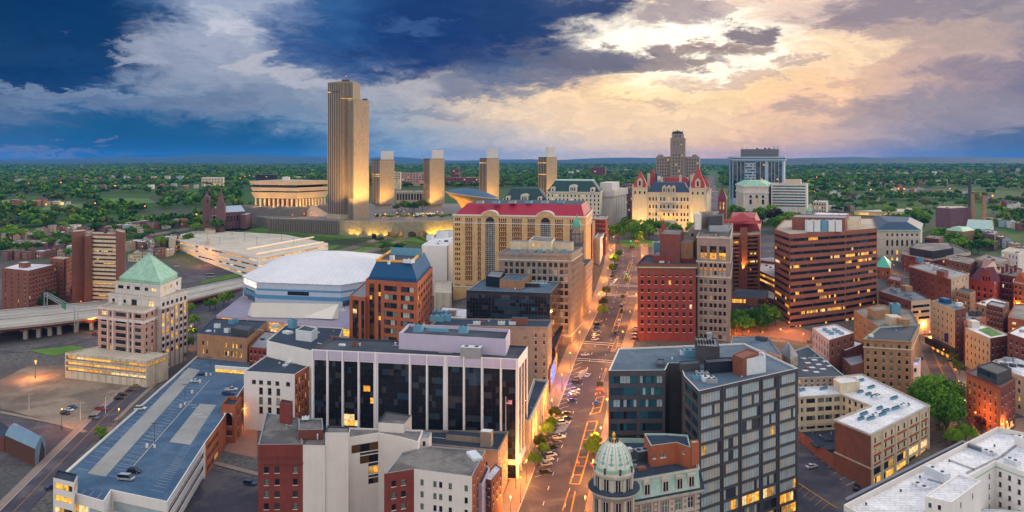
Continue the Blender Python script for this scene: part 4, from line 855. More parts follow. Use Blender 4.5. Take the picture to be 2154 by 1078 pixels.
def domed_corner():
    pts = [(1327, 1010), (1469, 985), (1456, 925), (1277, 922), (1268, 985)]
    b = Bld('corner_building', 'ornate pink and cream stone corner building with a green mansard floor', 'corner building', pts, 222, 'granite_pink', 'roof_navy', par=1.3); b.coping = 'copper_pale'
    # mansard dormer storey then cornice, then the lower floors
    q = lambda z: (z-240)/(622-240.)
    a, d, L, ang = b.edge(0); n = np.array((d[1], -d[0])); k = b.px
    for x, arch in ((322, 1), (425, 1), (505, 0), (573, 0)):
        u = q(x); c = a+d*L*u; w = 18*k; mb = MB(); mb.box(c+n*.35, (w, .9), b.z1-39*k, b.z1-9*k, ang)
        if arch:
            A = [pi*i/10 for i in range(11)]; R = w*.56; zb_ = b.z1-10*k
            for t, t2 in zip(A, A[1:]):
                p = lambda tt, y, r=R: (*(c+d*r*cos(tt)+n*y), zb_+r*.62*sin(tt))
                mb.quad(p(t, .9), p(t2, .9), p(t2, .9, 0), p(t, .9, 0)); mb.quad(p(t, .9), p(t, -1.5), p(t2, -1.5), p(t2, .9))
        else: mb.box(c+n*.4, (w*1.1, 1.2), b.z1-10*k, b.z1-6*k, ang)
        dr = mb.build('dormer', 'limestone', b.root); dr['_o'] = b.root['_o']
        mb = MB(); mb.box(c+n*.84, (w*.62, .08), b.z1-34*k, b.z1-14*k, ang); mb.build('dormer_window', 'glass_dark', b.root)
        mb = MB(); mb.box(c+n*.9, (w*.05, .08), b.z1-34*k, b.z1-14*k, ang); mb.build('dormer_mullion', 'trim_white', b.root)
    for e in (0, 4):
        a_, d_, L_, ang_ = b.edge(e); n_ = np.array((d_[1], -d_[0])); mb = MB(); p = lambda x, y, z: (*(a_+d_*x+n_*y), z)
        mb.quad(p(0, .9, b.z1-42*k), p(L_, .9, b.z1-42*k), p(L_, .08, b.z1-4*k), p(0, .08, b.z1-4*k)); mb.build('mansard_slope', 'copper_pale', b.root)
    b.ring(0, 4, .35, 'limestone', 'roof_rail'); b.ring(42, 5, 1.5, 'limestone'); b.ring(47, 6, .7, 'limestone', 'frieze'); b.ring(86, 3, .35, 'limestone', 'ledge'); b.ring(40.5, 1.6, 1.75, 'roof_navy', 'gutter')
    for r in range(4):
        b.grid(0, [q(x)+.012 for x in (322, 425, 502, 573)], 1, 60+36*r, 10, 15, 24, lit=.04, style='four', pal='green', frame='trim_white')
        b.grid(4, 3, 1, 60+36*r, 10, 9, 24, lit=.05, style='four', pal='green', frame='trim_white')
    b.pil(0, [.02, .135, .30, .40, .56, .62, .76, .82, .95], 3.4, .3, 'limestone', (52, None))
    for i, u in enumerate((.06, .35, .59, .79, .985)):
        for j in range(10): mb = MB(); c = a+d*L*u+n*.2; mb.box(c, (1.1, .3), b.z1-(62+j*12)*k, b.z1-(57+j*12)*k, ang); mb.build('quoin', 'limestone', b.root)
    # round corner tower and dome
    c = np.array(atY(1291, 219.5)); zt = b.z1; z = lambda py: CAMZ-(py-HZ)*214/F
    R = 5.6; mb = MB(); mb.lathe(c, [(R, b.z0), (R, z(1046))], 28); mb.build('round_tower', 'granite_pink', b.root)
    mb = MB(); mb.lathe(c, [(R+.2, z(1056)), (R+1.5, z(1046)), (R+1.6, z(1040)), (R+.3, z(1039))], 28); mb.build('tower_cornice', 'limestone', b.root)
    mb = MB(); mb.lathe(c, [(R+1.75, z(1041)), (R+1.75, z(1038.5)), (R-.4, z(1037))], 28); mb.build('tower_gutter', 'roof_navy', b.root)
    mb = MB(); mb.lathe(c, [(R-.4, z(1040)), (R-.4, z(1012)), (R+.1, z(1010)), (R+.2, z(1004)), (R-.1, z(1001)), (R-.1, z(995))], 28); mb.build('drum', 'limestone', b.root)
    for i in range(10):
        t = -pi/2+2*pi*i/10+.1
        for zz0, zz1, rr, nm in ((1037, 1013, R-.36, 'drum_window'), (1090, 1060, R+.04, 'tower_window'), (1130, 1104, R+.04, 'tower_window')):
            o = (c[0]+rr*cos(t), c[1]+rr*sin(t)); mb = MB(); mb.box(o, (1.25, .12), z(zz0), z(zz1), t+pi/2); w_ = mb.build(nm, 'glass_dark', b.root)
            mb = MB(); mb.box((c[0]+(rr+.05)*cos(t), c[1]+(rr+.05)*sin(t)), (.12, .12), z(zz0), z(zz1), t+pi/2); mb.build('window_bar', 'trim_white', b.root)
        t += pi/10
        for zz0, zz1, rr in ((1038, 1012, R-.2), (1100, 1056, R+.1)):
            mb = MB(); mb.box((c[0]+rr*cos(t), c[1]+rr*sin(t)), (.75, .5), z(zz0), z(zz1), t+pi/2); mb.build('pilaster', 'limestone', b.root)
    zd = z(997); hd = z(944)-zd; prof = [(5.2*cos(s_*pi/2*.93/9), zd+hd*sin(s_*pi/2/9)*1.0) for s_ in range(10)]
    mb = MB(); mb.lathe(c, prof, 30); mb.build('dome', M('dome_stone', (.68, .66, .60), .7, .15, .6, c2=(.58, .62, .56)), b.root, smooth=True)
    mb = MB(); mb.lathe(c, [(5.35, zd-.5), (5.55, zd), (5.5, zd+.6), (5.2, zd+.7)], 30); mb.build('dome_base', 'copper', b.root)
    pr = lambda s_, t, o=.06: (c[0]+(5.2*cos(s_*pi/2*.93)+o)*cos(t), c[1]+(5.2*cos(s_*pi/2*.93)+o)*sin(t), zd+hd*sin(s_*pi/2)+o*.5)
    for i in range(12):
        t = 2*pi*i/12; mb = MB()
        for j in range(9): mb.tube(pr(j/10, t), pr((j+1)/10, t), .09, 5)
        mb.build('dome_rib', 'limestone', b.root)
        t += pi/12; mb = MB()
        for s_, w_, h_ in ((.2, .17, .05), (.33, .08, .1), (.45, .14, .05), (.56, .06, .1), (.68, .1, .04)):
            mb.poly([pr(s_-h_, t, .09), pr(s_, t+w_, .09), pr(s_+h_, t, .09), pr(s_, t-w_, .09)])
        mb.build('dome_ornament', M('copper_deep', (.16, .42, .36), .5, .2, 1), b.root)
    for i in range(10): t = 2*pi*i/10; mb = MB(); mb.cyl((c[0]+1.2*cos(t), c[1]+1.2*sin(t)), z(945), z(937), .16, .24, 6); mb.build('crown_post', 'steel_dark', b.root)
    for i in range(8): t = 2*pi*i/8+.2; mb = MB(); mb.box((c[0]+5.5*cos(t), c[1]+5.5*sin(t)), (.5, .5), zd-.6, zd+1.0, t); mb.build('finial_block', 'steel_dark', b.root)
    mb = MB(); zf = z(938); mb.lathe(c, [(1.0, z(946)), (.5, zf), (.2, zf+.2), (.45, zf+.7), (.5, zf+1.1), (.35, zf+1.5), (.05, zf+2.)], 10); mb.build('gold_finial', 'gold', b.root, smooth=True)
    # brick stair house, chimney and plant on the flat roof
    p = b.block('stair_house', [(1369, 938), (1423, 931), (1453, 942), (1447, 915), (1400, 912), (1355, 912)], 232, 'brick_orange', 'roof_navy', par=.5, z=b.z1+5.2); p.coping = 'copper_pale'
    p.grid(0, [.13, .42, .53], 1, 21, 10, 7, 8, pal='blue', lit=0, frame='trim_white', style='two'); p.grid(0, [.86], 1, 15, 10, 11, 21, pal='blue', lit=0, frame='trim_white', style='four'); p.grid(1, [.5], 1, 10, 10, 6, 9, pal='blue', lit=0, frame='trim_white'); p.done()
    p = b.block('chimney_stack', [(1454, 933), (1470, 931), (1468, 925)], 225, 'brick_orange', 'limestone', par=.2, z=b.z1+6.5); p.done()
    b.box('cooling_unit', 1350, 966, 4.5, 3.4, 3, 'steel_dark', 'steel'); b.vent(1352, 955, .6, 1.2); b.box('roof_skylight', 1320, 950, 3, 2, 1, 'trim_white')
    b.done()
domed_corner()

def right_front():
    b = Bld('office_building', 'cream and brick L-shaped block with white roof dotted with round fans', 'office', [(1832, 914), (1955, 853), (1813, 787), (1680, 799), (1680, 835), (1769, 829), (1832, 853), (1756, 883)], 284, 'cream', 'roof_white', par=.5); b.coping = 'limestone'
    b.em[7] = 'brick_brown'; b.em[1] = 'brick_brown'
    Q = lambda x: b.fr(0, 1640+x/2.708)[0]
    for r, (t, h) in enumerate(((12, 12), (33, 12), (53, 12))):
        b.grid(0, [Q(x) for x in (545, 569, 605, 640, 678, 711, 751, 780, 812, 834)], 1, t, 10, 8.5, h, lit=(.25, .3, .12)[r], style='four', pal='dark')
    for x0, x1 in ((536, 578), (594, 652), (668, 722), (738, 792), (804, 842)): b.panel(0, (Q(x0), Q(x1)), (76, 92), 4, 1, 'dark', lit=.4, name='window'); b.panel(0, (Q(x0), Q(x1)), (97, 122), 4, 1, 'bronze', lit=.35, name='shop_window')
    a, d, L, ang = b.edge(0); n = np.array((d[1], -d[0]))
    for x0, x1 in ((536, 578), (594, 652), (668, 722), (738, 792), (804, 842)):
        for t in (26.5, 47, 67): mb = MB(); c = a+d*L*(Q(x0)+Q(x1))/2; mb.box(c+n*.04, ((Q(x1)-Q(x0))*L, .14), b.z1-(t+5)*b.px, b.z1-t*b.px, ang); mb.build('spandrel_panel', 'brick_orange', b.root)
    b.pil(0, [Q(x) for x in (526, 586, 660, 730, 798, 848)], 5, .3, 'cream', (1, None)); b.ring(0, 4, .35, 'limestone'); b.ring(71, 3, .25, 'limestone', 'ledge')
    for r in range(4):
        for x0, x1 in ((120, 134), (152, 203), (217, 254), (260, 298), (311, 343)): b.panel(4, b.fr(4, 1640+x0/2.708, 1640+x1/2.708), (7+21*r, 18+21*r), 3, 1, 'green', lit=0, name='window')
        b.grid(5, 5, 1, 6+20*r, 10, 7, 11, pal='dark', lit=0, style='two')
    p = b.block('stair_house', [(1753, 797), (1768, 807), (1809, 802), (1800, 793), (1765, 791)], 318, 'cream', 'roof_white', par=.5, z=b.z1+4); p.done()
    for x, y in ((152, 350), (132, 385), (262, 350), (250, 378), (470, 330), (522, 370), (465, 395), (510, 408), (540, 420), (652, 432), (660, 490), (728, 472), (575, 488), (605, 505), (480, 522), (585, 525), (468, 548), (520, 548)):
        zr = b.z1-.5; px, py = 1640+x/2.708, 680+y/2.708; c = W(px, py, zr); mb = MB(); g = rnd.choice((3, 4, 4))
        for i in range(g):
            cc = (c[0]+(i-1.5)*1.25*cos(.62), c[1]+(i-1.5)*1.25*sin(.62)); mb.box(cc, (1.0, 1.0), zr, zr+.9, .62, 0); mb.cyl(cc, zr+.9, zr+1.1, .42, n=10, m=1)
        mb.build('fan_unit', ['equip_blue', 'frame_dark'], b.root)
    for x, y, w, h in ((560, 425, 5, .9), (700, 480, 4.4, 1.4), (540, 530, 5, .9)): b.box('air_conditioner', 1640+x/2.708, 680+y/2.708, w, 2.4, h, 'equip_white')
    b.done()
    k = Bld('brick_annex', 'low blue roofed brick annex between the L-shaped block and dark office', 'annex', [(1680, 908), (1759, 962), (1790, 925), (1768, 880), (1680, 880)], 328, 'brick_brown', 'roof_navy', par=.7)
    for x, y in ((1718, 938), (1738, 925), (1742, 945)): k.box('roof_skylight', x, y, 5, 3.5, .7, 'steel_dark', 'roof_dark')
    k.done()
    b = Bld('courthouse', 'big white roofed stone building round a light court at the lower right corner', 'courthouse', [(1775, 1062), (1880, 1125), (2041, 1001), (2094, 970), (2175, 1001), (2330, 950), (2098, 898)], 222, 'white_wall', 'roof_white', par=1.6); b.coping = 'trim_white'
    for e, m in ((2, 2), (3, 4)): b.grid(e, m, 4, 22, 24, 7.5, 11, pal='dark', lit=.02, frame='trim_brown'); 
    b.grid(1, 9, 3, 24, 24, 6, 10, pal='dark', lit=0)
    b.ring(12, 2.5, .12, 'copper', 'ledge')
    # low court roof
    mb = MB(); mb.poly([(*W(x, y, b.z1-13), b.z1-13) for x, y in ((1950, 1200), (2300, 1200), (2330, 1050), (2160, 1075), (2070, 1070))]); mb.build('court_roof', 'roof_white', b.root)
    p = b.block('roof_house', [(1945, 1044), (2002, 1057), (2064, 1012), (2015, 997)], 217, 'white_wall', 'roof_white', par=.4, zb=b.z1-10); p.grid(0, [.2, .55], 1, 12, 10, 6, 10, pal='blue', lit=0); p.grid(1, [.3, .7], 1, 14, 10, 7, 12, pal='blue', lit=0); p.done()
    def rb(pp, name='roof_walkway', mat='roof_mid', h=.12, zz=None):
        z_ = b.z1-1.6 if zz is None else zz; mb = MB(); Q_ = [W(x, y, z_) for x, y in pp]
        if sum(Q_[i-1][0]*Q_[i][1]-Q_[i][0]*Q_[i-1][1] for i in range(len(Q_))) < 0: Q_ = Q_[::-1]
        mb.prism(Q_, z_-.02, z_+h); mb.build(name, mat, b.root)
    for i, pp in enumerate(([(2034, 998), (2110, 962), (2109, 958), (2032, 994)], [(2110, 962), (2154, 928), (2154, 922), (2106, 958)], [(1950, 1010), (1985, 1020), (1987, 1018), (1952, 1007)], [(1995, 970), (2048, 990), (2050, 987), (1997, 967)], [(2100, 905), (2154, 925), (2154, 921), (2102, 901)])): rb(pp)
    rb([(1780, 1060), (2026, 935), (2026, 931), (1778, 1054)], 'parapet_inner', M('lead_gray', (.12, .14, .18), .6, .2, .5), .9); rb([(2026, 938), (2064, 952), (2066, 949), (2028, 934)], 'parapet_inner', M('lead_gray'), 1.2)
    zr = b.z1-1.6
    for x, y, w, h, m in ((1972, 1005, 7.5, 2.6, 'equip_white'), (1937, 1025, 5, .8, 'roof_white'), (2080, 955, 4, 1, 'roof_white'), (2130, 975, 4, 1.4, 'equip_white'), (2150, 940, 4, 3.5, 'white_wall')): b.box('air_conditioner', x, y, w, 2.6, h, m)
    for x, y in ((1935, 1006), (1997, 972), (1895, 1035), (1822, 1063), (1965, 1058), (2092, 940)): b.vent(x, y, .35, .8, 'steel_dark')
    b.done()
right_front()
# ------------------------------------------------------------------ middle distance
def simple(name, label, cat, pts, Y, wall, roof, f=(), par=.6, coping=None, cornice=None, **kw):
    b = Bld(name, label, cat, pts, Y, wall, roof, par, **kw)
    if coping: b.coping = coping
    for e, n, t, pitch, w, h, o in f: b.grid(e, n, o.pop('rows', None), t, pitch, w, h, **o)
    if cornice: b.ring(0, *cornice)
    return b
D = dict
def right_towers():
    b = simple('brick_tower', 'tall plain red brick tower with rows of small windows and dark cornice', 'tower', [(1341, 556), (1463, 557), (1470, 538)], 462, 'brick_red', 'roof_dark', [(0, 8, 17, 16.7, 5.5, 8.5, D(lit=.04, pal='dark', u=(.02, .98))), (3, 5, 17, 16.7, 5.5, 8.5, D(lit=.04, pal='dark'))], par=.8)
    b.ring(0, 5, .7, 'brick_dark'); b.ring(5, 2.5, .8, 'copper', 'cornice'); b.ring(8, 14, .12, 'brick_dark', 'frieze'); b.ring(51, 1.5, .15, 'brick_dark', 'ledge')
    for pts, m, r in (([(1373, 538), (1424, 540), (1428, 530)], 'brick_red', 'roof_mid'), ([(1388, 492), (1430, 494), (1438, 484)], 'brick_maroon', 'roof_gray'), ([(1430, 510), (1458, 510), (1462, 500)], 'brick_tan', 'roof_gray'), ([(1424, 544), (1464, 545), (1464, 536)], 'brick_red', 'roof_mid')): p = b.block('rooftop_house', pts, 478, m, r, par=.4); p.done()
    for x, y, w, h in ((1385, 530, 7, 9), (1398, 527, 5, 8), (1412, 530, 6, 8)): b.box('cooling_unit', x, y+8, w, 4, h, 'equip_blue', 'equip_white')
    b.done()
    b = simple('stone_tower', 'slim gray stone deco tower with three tall lit arched windows', 'tower', [(1466, 498), (1536, 500), (1540, 478)], 466, 'limestone_gray', 'roof_gray', par=1.0)
    [b.panel(0, (x-.1, x+.1), (19, 47), 3, 4, 'bronze', lit=0, name='window', rowpal=['lit', 'lit', 'bronze', 'dark']) for x in (.205, .49, .77)]; cs = [.13, .26, .425, .555, .70, .83]
    b.grid(0, cs, 1, 55, 10, 5.5, 9, lit=0, style='arch', pal='dark'); b.grid(0, cs, 1, 71, 10, 5.5, 9, lit=.1, pal='pale'); b.grid(0, cs, None, 90, 16.3, 6, 9, lit=.02, pal='mix')
    for u in cs:
        a, d, L, ang = b.edge(0); n = np.array((d[1], -d[0])); c = a+d*L*u+n*.1; mb = MB(); mb.cyl((0, 0), 0, .15, .8, n=12); mb.v = [(c[0]+d[0]*x+n[0]*z, c[1]+d[1]*x+n[1]*z, b.z1-67.5*b.px+y) for x, y, z in mb.v]; mb.build('medallion', 'gold_trim', b.root)
    b.pil(0, [.045, .195, .345, .49, .635, .78, .945], 2.2, .45, 'limestone_gray', (84, None)); b.pil(0, [.045, .345, .635, .945], 3, .35, 'limestone_gray', (4, 84)); b.ring(0, 3, .4, 'limestone'); b.ring(51, 2.5, .5, 'limestone', 'ledge'); b.ring(82, 3, .6, 'limestone', 'ledge')
    b.grid(3, 5, None, 20, 16.3, 5, 9, lit=.02); b.done()
    p = simple('stone_tower', 'stepped gray stone tower top with water tank behind the slim deco tower', 'tower', [(1448, 482), (1534, 482), (1542, 470)], 500, 'limestone_gray', 'roof_gray', par=.5)
    q = p.block('rooftop_house', [(1460, 449), (1500, 447), (1512, 444)], 505, 'limestone_gray', 'roof_gray', z=123-(449-335)*505/F); q.done()
    q = p.block('rooftop_house', [(1490, 456), (1520, 454), (1522, 448)], 503, 'steel_dark', 'roof_dark', z=123-(454-335)*503/F); q.done()
    c = atY(1468, 496); mb = MB(); mb.cyl((c[0], c[1]), p.z1, p.z1+10, 2.2, n=14); mb.lathe((c[0], c[1]), [(2.3, p.z1+10), (.1, p.z1+11.5)], 14); mb.build('water_tank', 'trim_white', p.root)
    p.box('plant_frame', 1512, 487, 12, 3, 3.5, 'steel', 'equip_gray'); p.grid(0, 5, 2, 9, 14, 5, 8, lit=0); p.done()
    b = simple('hotel', 'brown striped hotel tower with red tiled roof and glowing vertical recess', 'hotel', [(1530, 492), (1598, 490), (1600, 470)], 560, 'brown_panel', 'roof_tan', par=.5)
    for r in range(14):
        t = 8+r*8.4; b.panel(0, (.04, .36), (t, t+4.5), 8, 1, 'dark', lit=.02, name='window'); b.panel(0, (.62, .94), (t, t+4.5), 8, 1, 'dark', lit=.12 if 3 < r < 9 else .02, name='window')
    b.pil(0, [.49], 14, 1.6, 'brown_panel', (-12, None))
    b.ring(0, 4, .2, 'trim_tan', 'roof_rail')
    a, d, L, ang = b.edge(0); n = np.array((d[1], -d[0])); c = a+d*L*.46+n*3; light('recess_lamp', 'SPOT', (*c, b.z0+16), 30000, (1, .45, .08), b.root, .3, (*(c-n*2), b.z1-10), 55)
    zt = b.z1; mb = MB(); P = [W(x, y, zt) for x, y in ((1528, 486), (1599, 486), (1602, 470), (1530, 470))]; zz = 123-(462-335)*570/F; mb.prism(P, zt, zz, 0, inset=offset_poly(P, 4)); mb.build('tiled_roof', 'red_tile', b.root)
    c = atY(1560, 575); mb = MB(); mb.box(c, (22, 16), zz-1, 123-(470-335)*570/F, b.ang); q = [(c[0]-12, c[1]-8), (c[0]+12, c[1]-10), (c[0]+13, c[1]+8), (c[0]-11, c[1]+9)]; mb.prism(q, 123-(470-335)*570/F, 123-(449-335)*570/F, 0, inset=[(c[0], c[1])]*4); mb.build('pyramid_roof', 'red_tile', b.root)
    b.box('roof_skylight', 1562, 478, 7, 1, 4, 'equip_blue'); b.done()
    p = simple('hotel_annex', 'low brown hotel annex with roof terrace beside the striped hotel tower', 'hotel annex', [(1537, 655), (1612, 660), (1618, 634), (1540, 632)], 500, 'brown_panel', 'roof_navy', par=.6)
    p.panel(0, (.02, .42), (-15, -5), 6, 1, 'lit', lit=.6, name='window') if 0 else None
    q = p.block('upper_floor', [(1538, 625), (1612, 628), (1616, 610)], 525, 'brown_panel', 'roof_blue', z=123-(628-335)*520/F); q.panel(0, (.02, .42), (4, 12), 7, 1, 'lit', lit=.6, name='window'); q.panel(0, (.76, .95), (3, 13), 3, 1, 'bronze', lit=.3, name='window'); q.done()
    for i in range(14): p.box('terrace_planter', 1590+i % 7*4, 648-(i//7)*5, 2, 1.4, 1.4, 'hedge' if i % 3 else 'trim_brown')
    p.done()
    # banded brown tower with chamfered plan
    b = simple('office_tower', 'broad octagonal brown office tower banded with dark and lit window strips', 'office tower', [(1629, 482), (1662, 493), (1778, 486), (1845, 480), (1836, 458), (1650, 462)], 524, 'brown_panel', 'roof_tan', par=.8)
    for r in range(15):
        t = 9+r*13.2; L = (.05, .12, .2, .25, .35, .12, .15, .3, .12, .3, .2, .35, .15, .4, .2)[r]
        for e, n in ((5, 8), (0, 12), (1, 30), (2, 20)): b.panel(e, (.0 if e else .03, 1.) if e in (1,) else (.02, .98), (t, t+6), n, 1, 'dark', lit=L, name='window_band', rec=.4, mull='frame_dark')
    b.panel(1, (.02, .98), (206, 216), 20, 1, 'lit', lit=.6, name='window_band'); 
    q = b.block('plant_room', [(1666, 457), (1778, 459), (1786, 453), (1674, 451)], 530, 'brick_brown', 'roof_mid', z=123-(456-335)*530/F); q.done()
    q = b.block('plant_room', [(1779, 463), (1812, 462), (1810, 455)], 535, 'cream', 'roof_tan', z=123-(462-335)*535/F); q.done()
    for i in range(5): b.box('cooling_unit', 1702+i*15, 487, 4.4, 4, 7.5, 'equip_white' if i != 2 else 'equip_blue', 'equip_gray', z=0)
    mb = MB(); c = atY(1700, 520); zz = h1(*c)
    for i in range(14): mb.tube((c[0]-10+i*1.5, c[1]-4, zz+8), (c[0]-10+i*1.5, c[1]+8, zz+11), .35, 4)
    mb.build('entrance_canopy', 'brown_panel', b.root)
    b.done(); light('entrance_glow', 'POINT', (c[0], c[1]-8, zz+5), 9000, (1, .55, .15), None, 1.)
right_towers()

def right_mid():
    b = simple('county_building', 'white stone civic block with gray hipped roof and green eaves', 'civic building', [(1845, 484), (1936, 484), (1940, 470), (1822, 464)], 780, 'limestone', 'slate_blue', [(0, 7, 8, 20, 4, 5, D(rows=1, lit=0, pal='dark', u=(.18, .98), style='bare')), (0, 7, 21, 10, 4.6, 13, D(rows=1, lit=.05, style='arch', pal='dark', u=(.18, .98))), (0, 7, 43, 10, 4.2, 9, D(rows=1, lit=.12, u=(.18, .98))), (0, 7, 58, 12, 4.2, 7, D(lit=.2, u=(.18, .98))), (3, 8, 8, 13, 3, 8, D(lit=.03, pal='dark'))], par=.3)
    b.ring(0, 3, .9, 'copper'); b.ring(17, 2, .3, 'limestone', 'ledge'); b.ring(52, 2, .3, 'limestone', 'ledge')
    mb = MB(); mb.prism(offset_poly(b.P, -.4), b.z1, b.z1+7, 0, inset=offset_poly(b.P, 12)); mb.build('hip_roof', 'slate_blue', b.root); b.done()
    b = simple('brick_building', 'flat brick block with pale cornice and black plant screen beside the white civic block', 'brick building', [(1897, 529), (1960, 543), (2041, 531), (2000, 512), (1925, 512)], 720, 'brick_red', 'roof_dark', [(1, 5, 8, 12, 7, 5, D(lit=.7, style='two')), (0, 5, 9, 12, 4, 6, D(lit=.1))], cornice=(6, .4, 'limestone'))
    q = b.block('plant_screen', [(1913, 521), (1962, 529), (2006, 522), (1995, 510), (1930, 511)], 735, 'glass_dark_wall', 'roof_gray', z=b.z1+6); q.done(); b.done()
    b = simple('brick_building', 'brown brick walk-up with a cream arched front and cluttered roof', 'brick building', [(1913, 560), (2001, 586), (2038, 575), (1952, 552)], 600, 'brick_brown', 'roof_mid', [(0, 6, 12, 14, 4, 7, D(lit=.02, pal='dark')), (1, 4, 7, 10, 3.4, 6, D(rows=1, lit=.2, pal='dark')), (1, [.28, .72], 21, 10, 9, 11, D(rows=1, style='arch', pal='dark', lit=0)), (1, 4, 38, 17, 4, 8, D(lit=.05, pal='dark'))])
    b.em[1] = 'trim_tan'; b.ring(0, 2.5, .4, 'trim_tan'); b.box('cooling_unit', 1935, 552, 6, 4, 4, 'equip_blue')
    for x, y in ((1958, 560), (1968, 563), (1975, 566), (1950, 556)): b.box('air_conditioner', x, y, 3, 2, 1.4, 'equip_white')
    q = b.block('stair_house', [(1970, 569), (1986, 573), (1995, 570)], 602, 'brick_brown', 'roof_dark', z=b.z1+3.5); q.done(); b.done()
    b = simple('office_building', 'low red brown office with long blue roof and pink end front', 'office', [(1848, 612), (1917, 634), (1958, 630), (1925, 612), (1880, 600)], 525, 'brick_maroon', 'roof_blue', par=.6)
    b.em[1] = 'trim_tan'
    for t in (9, 20, 32): b.panel(1, (.06, .94), (t, t+5), 8, 1, 'dark', lit=.1 if t < 30 else .6, name='window_band'); b.panel(0, (.05, .9), (t+2, t+5), 14, 1, 'dark', lit=.1, name='window_band')
    for x, y in ((1880, 612), (1888, 616), (1910, 622), (1920, 624)): b.box('air_conditioner', x, y, 4, 2.5, 1.6, 'equip_gray')
    b.box('stair_house', 1907, 612, 6, 5, 3.5, 'brick_tan'); b.done()
    b = simple('turret_building', 'brick block with a bright green copper pyramid roof beside the banded tower', 'brick building', [(1843, 562), (1872, 564), (1874, 552)], 660, 'brick_orange', 'copper', [(0, 3, 8, 12, 3, 6, D(lit=.1))], par=.2)
    mb = MB(); mb.prism(offset_poly(b.P, -.5), b.z1, b.z1+8, 0, inset=[tuple(b.c)]*4); mb.build('pyramid_roof', M('copper_bright', (.07, .36, .26), .5, .2, .6), b.root); b.done()
    # red ornate gabled building
    b = simple('ornate_building', 'deep red terracotta building with steep slate roof and pointed front gable', 'ornate building', [(2040, 588), (2091, 597), (2112, 575), (2062, 562)], 575, M('terracotta', (.27, .05, .043), .8, .25, .4, kind='wall'), 'slate_blue', [(0, 4, 12, 13, 5, 8, D(lit=.03, pal='dark')), (1, 3, 10, 13, 4, 8, D(lit=.05, pal='dark'))], par=.3)
    mb = MB(); mb.prism(offset_poly(b.P, -.3), b.z1, b.z1+9, 0, inset=offset_poly(b.P, 7)); mb.build('steep_roof', M('slate_red', (.12, .03, .045), .7, .2, .6), b.root)
    a, d, L, ang = b.edge(0); n = np.array((d[1], -d[0])); mb = MB(); c = a+d*L*.72+n*.6; w = 5.5
    mb.poly([(*(c-d*w), b.z1-2), (*(c+d*w), b.z1-2), (*(c+d*w), b.z1+1), (*c, b.z1+11), (*(c-d*w), b.z1+1)]); e_ = c-n*7
    for s_ in (-1, 1): q = [(*(c+d*w*s_), b.z1+1), (*c, b.z1+11), (*e_, b.z1+11), (*(e_+d*w*s_), b.z1+1)]; mb.poly(q if s_ > 0 else q[::-1], 1)
    mb.build('front_gable', ['terracotta', 'slate_red'], b.root)
    for u in (-.4, 0, .4): mb = MB(); mb.box(c+d*u*6+n*.05, (1.2, .15), b.z1+1, b.z1+4, ang); mb.build('gable_window', 'glass_dark', b.root)
    b.grid(0, 5, 1, 58, 10, 5, 8, lit=.6); b.done()
    b = simple('ornate_building', 'red brick club building with dark bay front at the right edge', 'ornate building', [(2091, 575), (2137, 582), (2150, 566), (2110, 556)], 590, 'brick_red', 'roof_dark', [(0, 6, 8, 12, 4, 7, D(lit=.05, pal='dark')), (1, 2, 8, 12, 4, 7, D(lit=.1))], cornice=(3, .5, 'brick_dark'))
    for i in range(5): b.box('chimney_stack', 2100+i*9, 572+i % 2*3, 1.6, 1.2, 4+i % 3, 'brick_red')
    b.done()
    b = simple('ornate_building', 'orange lit ornate brick building running out of the right edge', 'ornate building', [(2132, 592), (2190, 602), (2200, 580), (2140, 572)], 560, 'brick_orange', 'roof_dark', [(0, 6, 8, 12, 4, 7, D(lit=.1, pal='dark'))], cornice=(3, .5, 'limestone')); mb = MB(); a, d, L, ang = b.edge(0); n = np.array((d[1], -d[0])); c = a+d*L*.25+n*.3
    mb.poly([(*(c-d*6), b.z1-1), (*(c+d*6), b.z1-1), (*c, b.z1+7)]); mb.poly([(*(c-d*6), b.z1-1), (*c, b.z1+7), (*(c-n*6), b.z1+7), (*(c-n*6-d*6), b.z1-1)]); mb.poly([(*(c+d*6), b.z1-1), (*(c-n*6+d*6), b.z1-1), (*(c-n*6), b.z1+7), (*c, b.z1+7)]); mb.build('front_gable', 'brick_orange', b.root); b.done()
    b = simple('brick_building', 'tan brick block with a pale flat roof below the red gabled building', 'brick building', [(2050, 638), (2085, 647), (2123, 636), (2088, 626)], 490, 'brick_tan', 'roof_white', [(0, 3, 7, 13, 4.5, 7, D(lit=.02, pal='dark')), (1, 3, 7, 13, 4.5, 7, D(lit=.05, pal='mix'))]); b.done()
    b = simple('storefront_building', 'low orange painted storefront block at the right edge', 'shop', [(2120, 668), (2200, 680), (2200, 640), (2135, 640)], 450, 'brick_orange', 'roof_gray', [(0, 3, 8, 12, 8, 5, D(lit=.5, style='two'))]); b.done()
    # pink / red / cream buildings beside the right street
    b = simple('theatre_building', 'tall cream and maroon block with a dark street awning and hanging banner', 'theatre', [(1959, 633), (2009, 652), (2032, 648), (1990, 626)], 459, M('cream_peach', (.52, .36, .22), .85, .15, .3, kind='wall'), 'roof_blue', [(0, [.12, .30, .48, .68, .84], 12, 14, 4, 6.5, D(lit=.03, pal='dark')), (1, 2, 12, 14, 4, 6.5, D(lit=0, pal='dark'))], par=.5); b.em[1] = 'brick_maroon'
    a, d, L, ang = b.edge(0); n = np.array((d[1], -d[0])); c = a+d*L*.5+n*1.6; mb = MB(); mb.box(c, (L*1.1, 3.2), b.z0+4.5, b.z0+8.5, ang); mb.build('street_awning', 'frame_dark', b.root); c = a+d*L*.72+n*1.; mb = MB(); mb.box(c, (2., .2), b.z0+10, b.z0+15, ang+1.4); mb.build('banner', M('banner_blue', (.02, .03, .16), .8, .1, 1), b.root)
